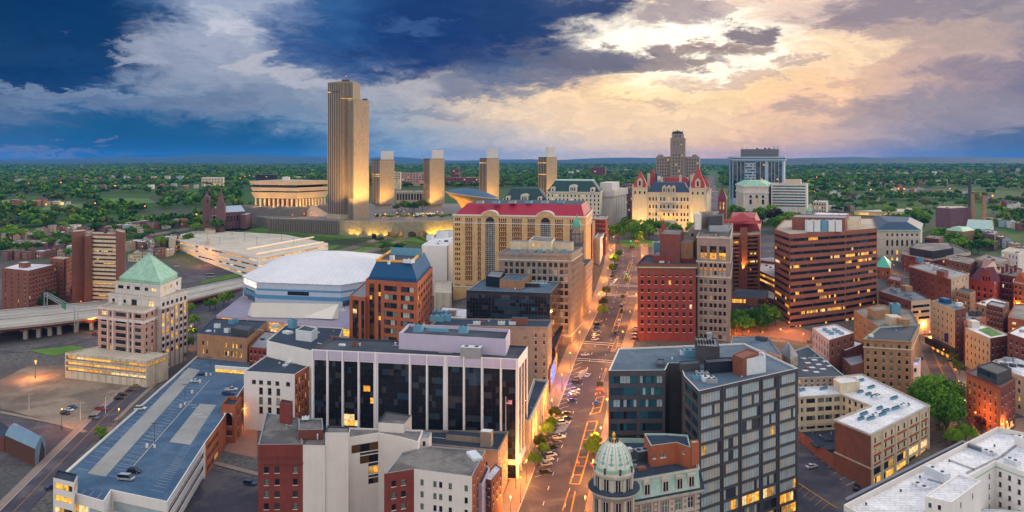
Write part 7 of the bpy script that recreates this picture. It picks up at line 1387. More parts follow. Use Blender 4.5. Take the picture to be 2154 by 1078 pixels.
def strip(name, pts, o0, o1, mat, off=.15, zf=None, mb=None, k='structure'):
    "ribbon along a world polyline between lateral offsets o0..o1 (metres, + is right)"
    p = resample(pts); t = np.gradient(p, axis=0); t /= np.linalg.norm(t, axis=1)[:, None]; n = np.stack([t[:, 1], -t[:, 0]], -1); own = mb is None; mb = mb or MB()
    ks = max(1, int(abs(o1-o0)/6)); rows = [p+n*(o0+(o1-o0)*j/ks) for j in range(ks+1)]; zz = lambda q: (h1(*q) if zf is None else zf(*q))+off
    for a, b in zip(rows, rows[1:]):
        for i in range(len(p)-1): mb.quad((*a[i], zz(a[i])), (*b[i], zz(b[i])), (*b[i+1], zz(b[i+1])), (*a[i+1], zz(a[i+1])))
    return kind(mb.build(name, mat), k) if own else mb
def MX(Y): return float(np.interp(Y, [200, 297, 375, 441, 530, 620, 715, 800], [0, 19, 35.5, 49, 73, 92, 107, 122]))
MAIN = [(MX(y), y) for y in range(215, 716, 10)]
def dash(pts, o, w, ln, gap, mat='paint_white', name='lane_marking', off=.24):
    p = resample(pts, 1.); mb = MB(); i = 0
    while i+ln < len(p): strip('', p[i:i+ln+1], o-w/2, o+w/2, mat, off, mb=mb); i += ln+gap
    kind(mb.build(name, mat))
def pline(px, w, mat, name='road_marking', off=.24): return strip(name, [G(*p) for p in px], -w/2, w/2, mat, off)
V = np.array((.979, -.203)); U = np.array((.203, .979))
def cross(Y, x0, x1, hw, name='street'):
    c = np.array((MX(Y), Y)); pts = [tuple(c+V*x0), tuple(c+V*x1)]; strip(name, pts, -hw, hw, 'asphalt', .13); return c
def streets():
    strip('street', MAIN, -11.3, 11.3, 'asphalt'); strip('sidewalk', MAIN, -19, -11.3, 'sidewalk', .3); strip('sidewalk', MAIN, 11.3, 18, 'sidewalk', .3); strip('kerb', MAIN, -11.6, -11.2, 'kerb', .33)
    for Y, a, b, w in ((441, -90, 260, 8), (560, -40, 120, 7), (712, -60, 170, 11), (272, -70, -12, 6)): cross(Y, a, b, w)
    strip('sidewalk', [tuple(np.array((MX(441), 441))+V*x) for x in (12, 260)], 8, 13, 'sidewalk', .28)
    drape('sidewalk', pxpoly([(1545, 705), (1640, 712), (1700, 722), (1712, 700), (1640, 675), (1545, 672)]), 'brick_paving', .2)
    dash(MAIN, -3.6, .22, 3, 9); dash(MAIN, 4.2, .22, 3, 9)
    for a, b in (((1236, 889), (1199, 1019)), ((1257, 887), (1219, 1020)), ((1243, 873), (1255, 838)), ((1262, 868), (1271, 835)), ((1196, 1035), (1183, 1076)), ((1210, 1035), (1201, 1078))): pline([a, b], .5, 'paint_yellow')
    for t in np.linspace(0, 1, 8): pline([(1236-37*t, 889+130*t), (1257-38*t, 887+133*t)], .5, 'paint_yellow')
    for t in np.linspace(0, 1, 4): pline([(1243+12*t, 873-35*t), (1262+9*t, 868-33*t)], .5, 'paint_yellow')
    for a, b in (((1287, 700), (1305, 650)), ((1297, 700), (1313, 650)), ((1312, 588), (1325, 550)), ((1318, 588), (1331, 550))): pline([a, b], .5, 'paint_yellow')
    for t in np.linspace(0, 1, 8): pline([(1287+18*t, 700-50*t), (1297+16*t, 700-50*t)], .5, 'paint_yellow'); pline([(1312+13*t, 588-38*t), (1318+13*t, 588-38*t)], .5, 'paint_yellow')
    for (x0, y0, x1, y1, n, dx, dy) in ((1166, 913, 1178, 893, 8, 24, 0), (1213, 797, 1219, 783, 6, 18, 0), (1290, 598, 1283, 601, 6, 10, -6)):
        for t in np.linspace(0, 1, n): pline([(x0+(x1-x0)*t, y0+(y1-y0)*t), (x0+(x1-x0)*t+dx, y0+(y1-y0)*t-6+dy)], .35, 'paint_white', 'hatch_marking')
    for i in range(24): y = 1005-i*10.2; x = 1131+(1005-y)*.345; pline([(x-6, y), (x+22-i*.4, y-7)], .16, 'paint_white', 'bay_marking')
    for Y in (428, 455, 548, 572): c = np.array((MX(Y), Y)); strip('crosswalk_marking', [tuple(c-V*11), tuple(c+V*11)], -.25, .25, 'paint_white', .24); c = c+U*3.2; strip('crosswalk_marking', [tuple(c-V*11), tuple(c+V*11)], -.25, .25, 'paint_white', .24)
    for pp in ([(1262, 808), (1269, 808), (1277, 776), (1273, 776)], [(1283, 742), (1296, 742), (1303, 708), (1297, 708)], [(1308, 640), (1316, 640), (1322, 617), (1317, 617)], [(1316, 603), (1323, 603), (1327, 581), (1322, 581)], [(1327, 532), (1331, 532), (1333, 523), (1330, 523)]):
        drape('traffic_island', pxpoly(pp), 'sidewalk', .34); q = np.mean(np.array(pp), 0); drape('planting_bed', pxpoly([tuple(q+(np.array(p)-q)*.6) for p in pp]), 'soil', .42)
    # left: side street beside the parking deck, lots
    LS = [G(*p) for p in ((10, 1100), (138, 965), (228, 872), (318, 792), (388, 725), (428, 680))]; strip('street', LS, -5, 4.5, 'asphalt', .16); strip('sidewalk', LS, -8.5, -5, 'sidewalk', .3); strip('kerb', LS, -5.2, -4.9, 'kerb', .33); dash(LS, -.3, .18, 60, 1, 'paint_yellow')
    drape('parking_lot', pxpoly([(0, 800), (60, 770), (210, 770), (300, 800), (275, 850), (180, 905), (0, 860)]), 'asphalt_old', .12); drape('parking_lot', pxpoly([(0, 880), (110, 895), (165, 915), (95, 985), (0, 975)]), 'asphalt', .12)
    pline([(0, 868), (120, 892), (180, 910)], 2.2, 'sidewalk', 'sidewalk', .25); pline([(345, 792), (280, 850), (245, 885)], 2.2, 'sidewalk', 'sidewalk', .25)
    drape('parking_lot', pxpoly([(432, 985), (540, 1010), (560, 1085), (400, 1085)]), 'asphalt', .13); drape('brick_pavement', pxpoly([(470, 950), (540, 965), (542, 905), (500, 890)]), 'brick_paving', .13); pline([(450, 975), (545, 1000)], 2.5, 'sidewalk', 'sidewalk', .3)
    HR = [G(*p) for p in ((-60, 745), (60, 738), (150, 722), (205, 706))]; strip('street', HR, -4, 4, 'asphalt', .16); drape('lawn', pxpoly([(60, 738), (150, 728), (190, 735), (110, 750)]), 'grass', .2)
    drape('street', pxpoly([(395, 700), (470, 660), (520, 650), (520, 600), (395, 640)]), 'asphalt', .12)
    # right: curving street, crossings, corner lot
    RS = [G(*p) for p in ((2095, 960), (2052, 905), (2018, 850), (1990, 800), (1968, 752), (1950, 705), (1935, 672), (1915, 640))]; strip('street', RS, -6, 5.5, 'asphalt', .16); strip('sidewalk', RS, -10.5, -6, 'sidewalk', .3); strip('sidewalk', RS, 5.5, 11, 'sidewalk', .3); dash(RS, -.35, .2, 80, 1, 'paint_yellow'); dash(RS, .15, .2, 80, 1, 'paint_yellow')
    drape('parking_lot', pxpoly([(1680, 905), (1760, 965), (1850, 1035), (1800, 1085), (1680, 1085)]), 'asphalt', .12); pline([(1680, 1018), (1760, 1070)], .5, 'paint_yellow')
    for i in range(9): x, y = 1700+i*13, 912+i*12.5; pline([(x, y), (x-24, y+11)], .16, 'paint_white', 'bay_marking')
    for i in range(5): x, y = 1690+i*13, 1026+i*9; pline([(x, y), (x-14, y+12)], .16, 'paint_yellow', 'bay_marking')
    for y0, x0, x1 in ((820, 1984, 2024), (850, 1998, 2036)):
        for i in range(7): x = x0+(x1-x0)*i/7; pline([(x, y0-i*.5), (x+4, y0-5-i*.5)], .9, 'paint_white', 'crosswalk_marking')
    drape('street', pxpoly([(2036, 760), (2060, 735), (2010, 735), (2005, 750)]), 'asphalt', .14); drape('sidewalk', pxpoly([(2090, 950), (2154, 930), (2154, 880), (2060, 890)]), 'sidewalk', .2)
    # hill: lawns, arterial roads, capitol square
    for pp in ([(719, 536), (745, 537), (811, 513), (793, 511)], [(819, 506), (832, 506), (862, 497), (850, 495)], [(856, 508), (905, 514), (885, 494), (870, 494)], [(649, 535), (668, 522), (715, 516), (702, 525)], [(436, 547), (520, 556), (536, 562), (520, 580), (425, 598), (420, 593), (508, 573), (514, 563), (437, 552)], [(1296, 508), (1345, 503), (1400, 512), (1380, 521), (1310, 521)], [(1405, 505), (1440, 498), (1450, 508), (1420, 515)]): drape('lawn', pxpoly(pp), 'grass', .3)
    drape('lawn', pxpoly([(505, 488), (560, 475), (715, 495), (800, 497), (680, 508), (600, 501)]), 'grass', .25)
    for j in range(4): strip('hedge_row', [G(520+j*12+t*2.5*10, 486+j*4.5+t*2.3) for t in range(0, 11)], -1.1, 1.1, 'hedge', 1.3, k='stuff')
    for j in range(3): strip('hedge_row', [G(868+j*8+t*3, 496+j*4.5+t*1.2) for t in range(0, 9)], -1, 1, 'hedge', 1.3, k='stuff')
    drape('parking_lot', pxpoly([(372, 582), (440, 552), (512, 564), (505, 572), (420, 592), (375, 600)]), 'asphalt', .15)
    for pts in (((540, 600), (640, 560), (704, 533), (790, 507), (822, 499)), ((690, 565), (750, 540), (820, 514), (868, 499)), ((395, 625), (470, 600), (530, 582), (560, 566), (610, 552)), ((300, 500), (420, 478), (545, 462), (566, 458))): strip('street', [G(*p) for p in pts], -7, 7, 'asphalt_old', .22)
    strip('street', [G(*p) for p in ((1440, 480), (1500, 455), (1503, 430), (1500, 405), (1497, 385), (1494, 370))], -9, 9, 'asphalt', .3); strip('street', [G(*p) for p in ((1280, 500), (1300, 460), (1318, 440), (1330, 420))], -7, 7, 'asphalt', .3)
    for lab, pp in (('a', [(225, 432), (215, 418), (310, 418), (330, 428)]), ('b', [(75, 445), (110, 430), (180, 430), (170, 440)]), ('c', [(385, 415), (395, 405), (415, 405), (415, 413)])): drape('lawn', pxpoly(pp), M('park_grass', (.10, .17, .03), .95, .3, .05, c2=(.075, .14, .025)), .6, maxe=25)
streets()

def highway():
    far = [(-60, 660), (0, 655), (100, 646), (208, 636), (300, 622), (395, 609), (509, 585), (575, 566)]; near = [(-60, 700), (0, 692), (100, 682), (205, 668), (300, 650), (395, 632), (510, 604), (580, 578)]
    zs = (13, 13, 13, 13, 12.5, 12, 10.5, 9.5); Fp = [W(x, y, z) for (x, y), z in zip(far, zs)]; Np = [W(x, y, z) for (x, y), z in zip(near, zs)]
    t = thing('highway_bridge', 'raised concrete highway on red girders and piers, running in from the left edge', 'bridge', (*Np[2], 2))
    mb = MB(); gd = MB(); pa = MB(); ln = MB()
    for i in range(7):
        a, b, c, d = Np[i], Np[i+1], Fp[i+1], Fp[i]; z0, z1 = zs[i], zs[i+1]; mb.quad((*a, z0), (*b, z1), (*c, z1), (*d, z0)); mb.quad((*a, z0-1), (*d, z0-1), (*c, z1-1), (*b, z1-1)); mb.quad((*a, z0-1), (*b, z1-1), (*b, z1), (*a, z0))
        for k in (.05, .35, .65): p = [np.array(a)+(np.array(d)-np.array(a))*k, np.array(b)+(np.array(c)-np.array(b))*k]; gd.quad((*p[0], z0-3), (*p[1], z1-3), (*p[1], z1-1), (*p[0], z0-1))
        for k in (0, .48, .53, 1): p = [np.array(a)+(np.array(d)-np.array(a))*k, np.array(b)+(np.array(c)-np.array(b))*k]; pa.tube((*p[0], z0+.4), (*p[1], z1+.4), .45, 4)
        for k in (.24, .76): p = [np.array(a)+(np.array(d)-np.array(a))*k, np.array(b)+(np.array(c)-np.array(b))*k]; ln.tube((*p[0], z0+.02), (*p[1], z1+.02), .1, 4)
    mb.build('deck', M('deck_concrete', (.36, .335, .30), .9, .3, .06), t); gd.build('girder', M('girder_red', (.20, .035, .03), .8, .2, .3), t); pa.build('parapet', 'concrete', t); ln.build('lane_marking', 'paint_white', t)
    for x in (-20, 42, 70, 94, 114, 150, 183):
        c = W(x, 700-x*.12, 10); g = h1(*c); m = MB(); m.box((c[0], c[1]+6), (2.2, 2.2), g-1, 9, .15); m.box((c[0], c[1]+9), (2.6, 12), 8.6, 10.2, -.25); m.build('pier', 'concrete', t)
    g = thing('sign_gantry', 'gray truss gantry carrying a green road sign over the raised highway', 'sign gantry', (*W(122, 670, 13), 13)); a, b = np.array((*W(93, 650, 13), 13)), np.array((*W(157, 690, 13), 13)); up = np.array((0, 0, 12.))
    for p in (a, b): m = MB(); m.tube(p, p+up, .3, 5); m.tube(p+(1.6, 1, 0), p+up+(1.6, 1, 0), .3, 5); m.tube(p, p+up*.5+(1.6, 1, 0), .12, 4); m.build('post', 'steel', g)
    m = MB()
    for o in ((0, 0, 0), (1.6, 1, 0), (0, 0, -2.2), (1.6, 1, -2.2)): m.tube(a+up+o, b+up+o, .18, 4)
    for i in range(14): q, r = a+up+(b-a)*i/14, a+up+(b-a)*(i+1)/14; m.tube(q, r+(0, 0, -2.2), .1, 4); m.tube(q, q+(1.6, 1, 0), .1, 4)
    m.build('truss', 'steel', g); m = MB(); q = a+(b-a)*.68+up; n = (b-a)/np.linalg.norm(b-a); m.box((q[0], q[1]-.5), (11, .25), q[2]-3.4, q[2]+.4, atan2(n[1], n[0])); m.build('sign_panel', M('sign_green', (.02, .22, .10), .5, .1, 1), g)
highway()

# ------------------------------------------------------------------ vehicles
CARM = {}
def car_parts(t, colr):
    k = (t, colr)
    if k in CARM: return CARM[k]
    L, w, h = D(sedan=(4.7, .9, 1.45), suv=(4.7, .95, 1.75), pickup=(5.6, .98, 1.85), van=(5.4, 1., 2.1), minibus=(7.6, 1.15, 2.8))[t]; x = L/2
    prof = [(-x, .35), (x, .35), (x+.03, .75), (x-.9 if t != 'minibus' else x, .98), (-x+.05, 1.02)]
    if t in ('van', 'minibus'): prof[3] = (x-.25, 1.0)
    mb = MB()
    for s in (-1, 1):
        p = [(a, s*w, b) for a, b in prof]; mb.poly(p if s < 0 else p[::-1])
    for (a, b), (c, d) in zip(prof, prof[1:]+prof[:1]): mb.quad((a, -w, b), (a, w, b), (c, w, d), (c, -w, d))
    c0, c1, r0, r1 = D(sedan=(x-1.15, -x+.7, x-2.0, -x+1.4), suv=(x-1.15, -x+.12, x-1.9, -x+.5), pickup=(x-1.5, -x+2.3, x-2.2, -x+2.6), van=(x-.5, -x+.08, x-1.3, -x+.2), minibus=(x-.05, -x+.04, x-.4, -x+.1))[t]; wt = w*(.76 if t in ('sedan', 'suv', 'pickup') else .9); zb = 1.0
    mb.quad((r1, -wt, h), (r0, -wt, h), (r0, wt, h), (r1, wt, h)); mb.quad((r1, -wt, h-.06), (r1, -wt, h), (r1, wt, h), (r1, wt, h-.06))
    if t == 'pickup':
        mb.quad((-x+.1, -w+.1, 1.03), (-x+2.2, -w+.1, 1.03), (-x+2.2, w-.1, 1.03), (-x+.1, w-.1, 1.03), 1)
        for s in (-1, 1): mb.box((-x+1.15, s*(w-.06)), (2.3, .12), 1., 1.22, 0)
        mb.box((-x+.08, 0), (.12, 2*w), 1., 1.22, 0)
    body = mb.mesh('body', [M('car_'+colr, CARCOL[colr], .28, .05, 1, .2, .6), 'rubber']); out = [('body', body, (0, 0, 0))]
    def gl(nm, q): m = MB(); m.poly(q); out.append((nm, m.mesh(nm, ['glass_dark']), (0, 0, 0)))
    gl('windscreen', [(c0, w*.92, zb), (c0, -w*.92, zb), (r0, -wt, h-.03), (r0, wt, h-.03)][::-1]); gl('rear_window', [(c1, -w*.92, zb), (c1, w*.92, zb), (r1, wt, h-.03), (r1, -wt, h-.03)][::-1])
    for s in (-1, 1): q = [(c1, s*w*.93, zb), (c0, s*w*.93, zb), (r0, s*wt, h-.03), (r1, s*wt, h-.03)]; gl('side_window', q if s < 0 else q[::-1])
    m = MB(); m.tube((0, -.12, 0), (0, .12, 0), .34, 12, 0); m.tube((0, -.14, 0), (0, .14, 0), .2, 8, 1); wm = m.mesh('wheel', ['rubber', 'steel'])
    for sx in (-1, 1):
        for sy in (-1, 1): out.append(('wheel', wm, (sx*(x-.85), sy*(w-.08), .34)))
    for nm, xx, mt in (('headlight', x+.0, 'lamp_white_dim'), ('tail_light', -x, 'tail_red')):
        m = MB(); m.box((0, 0), (.08, .32), -.09, .09); hm = m.mesh(nm, [mt])
        for sy in (-1, 1): out.append((nm, hm, (xx, sy*(w-.28), .76)))
    CARM[k] = out; return out
M('lamp_white_dim', (.7, .7, .65), .2, .05, 1); M('tail_red', (.35, .01, .01), .3, .05, 1)
CARCOL = dict(white=(.72, .72, .74), black=(.015, .015, .018), silver=(.42, .44, .47), gray=(.14, .145, .155), blue=(.02, .05, .16), red=(.30, .02, .025), brown=(.13, .05, .03), gold=(.45, .30, .08), maroon=(.13, .015, .03), bright_blue=(.03, .12, .45))
def car(px, py, t, colr, head, label, group=None, z=None, Y=None):
    c = G(px, py) if z is None else W(px, py, z)
    if z is None:
        zz = h1(*c)+.17; dz = h1(c[0]+sin(head), c[1]+cos(head))-h1(c[0]-sin(head), c[1]-cos(head))
    else: zz, dz = z+.03, 0
    o = thing('parked_car' if group else 'car', label, {'pickup': 'pickup truck', 'van': 'van', 'minibus': 'minibus', 'suv': 'car', 'sedan': 'car'}[t], (c[0], c[1], zz), group); o.rotation_euler = (0, -atan2(dz, 2), pi/2-head)
    for nm, me, loc in car_parts(t, colr): child(nm, me, o, loc)
    return o
def cars():
    P = lambda zx, zy: (1040+zx/2.853, 700+zy/2.853)
    row = [(305, 850, 'suv', 'black'), (312, 800, 'sedan', 'silver'), (322, 772, 'sedan', 'white'), (340, 745, 'suv', 'white'), (350, 700, 'suv', 'black'), (372, 670, 'sedan', 'gray'), (388, 638, 'pickup', 'white'), (411, 550, 'suv', 'white'), (437, 523, 'sedan', 'blue'), (432, 492, 'sedan', 'black'), (465, 415, 'sedan', 'blue'), (465, 388, 'sedan', 'gold'), (476, 372, 'sedan', 'white'), (484, 352, 'suv', 'white'), (495, 308, 'suv', 'black'), (499, 288, 'suv', 'gray')]
    for i, (x, y, t, c) in enumerate(row): car(*P(x, y), t, c, radians(12+58), f'{c} {t} parked nose out, {nth(i)} from the near end of the left kerb row', 'cars angle-parked along the main street')
    q = lambda x, y: (920+x/2.995, 400+y/2.995)
    for i, (x, y, t, c) in enumerate([(993, 948, 'suv', 'white'), (998, 922, 'suv', 'white'), (1000, 898, 'sedan', 'silver'), (1002, 876, 'sedan', 'bright_blue'), (1008, 856, 'suv', 'black'), (1018, 836, 'sedan', 'silver')]): car(*q(x, y), t, c, radians(70), f'{c} {t} angle-parked beyond the first cross street, {nth(i)} from the near end', 'cars parked by the middle block')
    for i, (x, y, t, c) in enumerate([(1098, 577, 'suv', 'white'), (1103, 549, 'sedan', 'blue'), (1110, 530, 'sedan', 'gray'), (1118, 512, 'suv', 'silver'), (1126, 478, 'sedan', 'black'), (1090, 592, 'sedan', 'white')]): car(*q(x, y), t, c, radians(65), f'{c} {t} in the uppermost kerb row of the main street, {nth(i)} from below', 'cars parked by the upper block')
    for i, (x, y, t, c) in enumerate([(1240, 948, 'suv', 'maroon'), (1244, 922, 'sedan', 'blue'), (1246, 902, 'sedan', 'gray'), (1250, 880, 'suv', 'white')]): car(*q(x, y), t, c, radians(-58), f'{c} {t} parked beside the red brick tower, {nth(i)} from the near end', 'cars parked by the red brick tower')
    for (x, y), t, c, h, lab in ((P(560, 264), 'sedan', 'white', 25, 'white sedan driving up the main street below the cross street'), (P(545, 140), 'sedan', 'white', 78, 'white sedan turning at the first cross street'), (P(612, 432), 'sedan', 'bright_blue', 12, 'bright blue sedan standing inside the yellow striped median'), (q(1145, 835), 'suv', 'white', 12, 'white car standing in the upper yellow median'), (q(1130, 868), 'sedan', 'gray', 12, 'gray sedan in the upper yellow median behind the white car'), (q(1122, 905), 'suv', 'blue', 12, 'dark blue car nearest the lamp island in the yellow median'), (q(1162, 770), 'pickup', 'black', 12, 'black pickup standing by the long planted island'), (q(1160, 738), 'van', 'gray', 12, 'gray van standing behind the black pickup by the planted island'), (q(1180, 527), 'sedan', 'white', 12, 'small white sedan far up the main street'), (q(1222, 460), 'sedan', 'silver', 12, 'silver sedan by the top striped median near the green square'),
        ((109, 1028), 'sedan', 'blue', 30, 'dark blue sedan by the corner stair tower of the parking deck'), ((525, 1021), 'suv', 'blue', 100, 'dark blue car alone in the lot left of the dark red brick block'), ((1707, 985), 'sedan', 'white', 70, 'white sedan in the corner lot beside the brick annex'), ((1802, 1030), 'suv', 'black', 30, 'black car at the foot of the brick wall of the L-shaped block'), ((1703, 722), 'sedan', 'gray', 80, 'gray sedan on the plaza street in front of the banded tower'), ((1938, 756), 'sedan', 'blue', 20, 'blue sedan at the left kerb of the right curving street'), ((1960, 802), 'sedan', 'maroon', 20, 'maroon sedan lower down the right curving street'), ((2003, 762), 'suv', 'black', -60, 'black car nearest the street in the small lot beside the salmon block'), ((2013, 770), 'sedan', 'gray', -60, 'gray sedan next to the black car beside the salmon block'), ((1906, 586), 'sedan', 'white', 60, 'white sedan parked between the white civic block and brown walk-up'), ((443, 583), 'minibus', 'white', 80, 'white minibus alone in the dark oval parking lot'), ((199, 706), 'sedan', 'red', 75, 'red sedan on the street passing under the raised highway'), ((372, 562), 'sedan', 'white', 60, 'white sedan parked at the left end of the dark oval lot')): car(x, y, t, c, radians(h), lab)
    z2 = lambda x, y: (x/3.39, 760+y/3.39)
    for i, (x, y, t, c, h) in enumerate([(968, 186, 'sedan', 'gold', 70), (930, 216, 'sedan', 'brown', 75), (872, 250, 'suv', 'black', 75), (848, 275, 'suv', 'black', 75), (720, 352, 'pickup', 'red', 100), (668, 415, 'suv', 'gray', 100), (517, 338, 'sedan', 'blue', 110), (493, 358, 'sedan', 'white', 110), (466, 383, 'suv', 'black', 110)]): car(*z2(x, y), t, c, radians(h), f'{c} {t} in the open left lot, {nth(i)} counted from the podium downward', 'cars in the open left lot')
    zr = GARAGE.z1-.88
    for x, y, t, c, h, lab in ((1438, 102, 'sedan', 'blue', 80, 'blue sedan near the far end of the blue parking deck'), (1398, 150, 'sedan', 'white', 80, 'white sedan near the far end of the blue parking deck'), (1650, 210, 'pickup', 'white', 85, 'white pickup in the right bay of the blue parking deck'), (1628, 240, 'pickup', 'blue', 85, 'dark blue pickup beside the white one on the blue deck'), (1000, 347, 'suv', 'white', 85, 'white car parked along the left parapet of the blue deck'), (957, 797, 'suv', 'black', 95, 'black car at the near end of the blue parking deck'), (900, 848, 'van', 'silver', 100, 'silver minivan at the near end of the blue parking deck')): car(*z2(x, y), t, c, radians(h), lab, z=zr)
    M('tail_glow', (.2, .01, .01), .4, emit=((1., .03, .05), 9))
    for i, (x, y) in enumerate(((1497, 398), (1500, 404), (1506, 412), (1509, 421), (1497, 417), (1503, 393), (1508, 404), (1498, 429))):
        o = car(x, y, 'sedan', ('red', 'white', 'black', 'silver')[i % 4], radians(10), f'car with red tail lights on the avenue beside the capitol, {nth(i)} in the queue', 'cars on the avenue beside the capitol')
        if y < 425:
            for s in (-.6, .6): m = MB(); m.box((0, 0), (.12, .5), -.2, .2); child('brake_light', m.mesh('brake_light', ['tail_glow']), o, (-2.42, s, .9))
cars()

# ------------------------------------------------------------------ street lamps and signals
LAMPM = {}
def lamp(px, py, label, e=2600, h=8.5, arm=0, group='street lamps', base=None, glow=.34, col=(1, .33, .05)):
    "street lamp standing where the photo shows its foot"
    c = base or G(px, py); g = h1(*c)
    o = thing('street_lamp', label, 'street lamp', (*c, g), group); k = (h, arm, glow)
    if k not in LAMPM:
        m = MB(); m.cyl((0, 0), 0, .9, .2, .16, 8); m.cyl((0, 0), .9, h, .1, .07, 8)
        if arm: m.tube((0, 0, h), (arm, 0, h+.5), .06, 5)
        a = m.mesh('post', ['lamp_post']); m = MB(); m.lathe((0, 0), [(glow*.5, -glow), (glow, -glow*.3), (glow*.8, glow*.6), (.04, glow)], 9); b = m.mesh('lamp_head', ['lamp_glow']); LAMPM[k] = (a, b)
    a, b = LAMPM[k]; child('post', a, o); child('lamp_head', b, o, (arm, 0, h+.45)); 
    if e: light('lamp_light', 'POINT', (c[0]+arm, c[1], g+h-.4), e, col, o, .35)
    return o
def lamps():
    i = 0
    for side, off in (('left', -12.6), ('right', 12.6)):
        for j, Y in enumerate((262, 292, 322, 352, 384, 416, 452, 488, 524, 552, 590, 628, 664, 698)):
            if side == 'right' and Y < 262: continue
            x = MX(Y)+off; lamp(0, 0, f'lit amber lamp on the {side} pavement of the main street, {nth(j)} from the near end', (22000 if side == 'right' and Y < 420 else 13000), base=(x, Y), group='lamps along the main street')
    for j, (x, y) in enumerate(((1940, 690), (1956, 730), (1985, 770), (2010, 815), (2016, 842), (2052, 912), (1925, 660), (2000, 740))): lamp(x, y, f'lit amber lamp along the curving right street, {nth(j)} of its set', 4500, group='lamps along the right street')
    for j, (x, y) in enumerate(((1550, 705), (1575, 720), (1604, 722), (1642, 715), (1690, 725), (1660, 700))): lamp(x, y, f'lit lamp on the paved plaza before the banded tower, {nth(j)} from the set', 5000, 6, group='lamps on the plaza')
    for j, (x, y) in enumerate(((2139, 660), (2144, 700), (2118, 925), (1945, 705), (2085, 640), (2045, 662), (1880, 575), (2150, 640))): lamp(x, y, f'lit amber lamp among the right brick blocks, {nth(j)} of the group', 7000, 7, group='lamps among the right blocks')
    for j, (x, y, e) in enumerate(((75, 796, 20000), (402, 716, 4000), (393, 735, 4000), (130, 905, 5200), (250, 905, 4200), (48, 668, 2500), (195, 700, 2500), (170, 660, 2500), (372, 545, 3000), (1095, 1060, 3500), (1085, 1030, 2500), (503, 905, 2500))): lamp(x, y, f'lit lamp in the left half of the photo, {nth(j)} of the scattered set', e, 9, 0, group='scattered left lamps', glow=.6 if e > 8000 else .34)
    for j, (x, y) in enumerate(((425, 560), (450, 556), (470, 551), (498, 557), (530, 566), (395, 548), (560, 540), (590, 530))): lamp(x, y, f'lit amber lamp at the foot of the cream car park, {nth(j)} of the row', 7500, 7, group='lamps at the cream car park')
    for j, (x, y) in enumerate(((1282, 505), (1290, 470), (1302, 448), (1312, 445), (1285, 545), (1300, 495), (1520, 470), (1535, 450), (1540, 430), (1505, 470), (1525, 415), (1480, 395))): lamp(x, y, f'lit lamp around the capitol square, {nth(j)} of the ring', 3600, 7, group='lamps around the capitol square', glow=.5)
    lamp(1304, 450, 'brightest lamp burning left of the capitol beside the white court building', 15000, 11, group=None, glow=1.3)
    for j, (x, y) in enumerate(((615, 450), (640, 452), (655, 453), (580, 455), (790, 452), (810, 456), (835, 450), (850, 449), (870, 447), (890, 449), (905, 452), (920, 448), (800, 440), (860, 440), (930, 446))): lamp(x, y, f'lit lamp on the plaza deck around the marble towers, {nth(j)} of the set', 3000, 5, base=atY(x, 985+j % 4*22), group='lamps on the plaza deck', glow=.55).location.z = 46.5
    far = [(97, 443, 1.3), (131, 441, 2.2), (256, 437, 1.2), (242, 400, 1.4), (128, 392, 1.4), (184, 392, 1.4), (50, 394, 1), (60, 394, 1), (78, 394, 1.2), (163, 393, .9), (200, 440, 1), (305, 447, 1), (505, 383, 1.3), (515, 378, 1.3), (525, 376, 1.3), (534, 380, 1.3), (545, 374, 1), (413, 466, 1.4), (478, 378, 1), (430, 398, .9), (452, 397, .9), (1700, 388, .9), (1718, 380, 1.4), (1766, 400, 1), (1773, 402, 1), (1832, 408, 1.2), (1890, 406, 1.7), (1902, 407, 1.7), (1876, 408, 1), (1901, 417, .9), (1998, 406, 1.2), (2018, 412, 1.1), (2088, 422, 1.6), (1873, 381, .9), (1950, 375, 1), (1823, 346, 2), (1912, 346, 2), (1955, 346, 2), (1477, 360, 1.4), (1486, 362, 1.4), (1365, 347, 1.5), (1182, 366, 1.3), (1188, 366, 1.3), (2010, 350, 1.6), (1713, 412, .9)]
    for j, (x, y, r) in enumerate(far):
        side = 'left' if x < 700 else 'right'; lamp(x, y, f'distant lamp glowing among the trees on the {side} plain, {nth(j)} listed from the left park', 0, 9, group=f'distant lamps on the {side} plain', glow=r)
    for j, (x, y, m) in enumerate(((1337, 520, 'red'), (1341, 520, 'red'), (1327, 520, 'green'), (1318, 592, 'green'), (1496, 388, 'green'))):
        c = G(x, y); g = h1(*c); o = thing('traffic_signal', f'{m} traffic signal on a dark post by the upper main street, {nth(j)} from the square', 'traffic light', (*c, g), 'traffic signals'); b = MB(); b.cyl((0, 0), 0, 5.5, .12, .1, 8); child('post', b.mesh('post', ['lamp_post']), o); b = MB(); b.box((0, 0), (.5, .4), 4.6, 6.0); child('housing', b.mesh('housing', ['frame_dark']), o); b = MB(); b.lathe((0, 0), [(.05, -.45), (.45, 0), (.05, .45)], 8); child('signal_lens', b.mesh('signal_lens', [m+'_light']), o, (0, -.3, 5.4))
    c = G(1262, 822); g = h1(*c); o = thing('message_sign', 'black message board on an orange trailer in the yellow median', 'road sign', (*c, g)); b = MB(); b.box((0, 0), (3.2, .3), 2.2, 4.4); child('board', b.mesh('board', ['frame_dark']), o); b = MB(); b.box((0, 0), (.3, .3), .6, 2.3); b.box((0, -.2), (3.4, 1.6), .45, .75); b.box((-1.1, -.2), (.2, 1.9), .1, .5); b.box((1.1, -.2), (.2, 1.9), .1, .5); child('trailer', b.mesh('trailer', [M('safety_orange', (.75, .14, .02), .6, .1, 1)]), o)
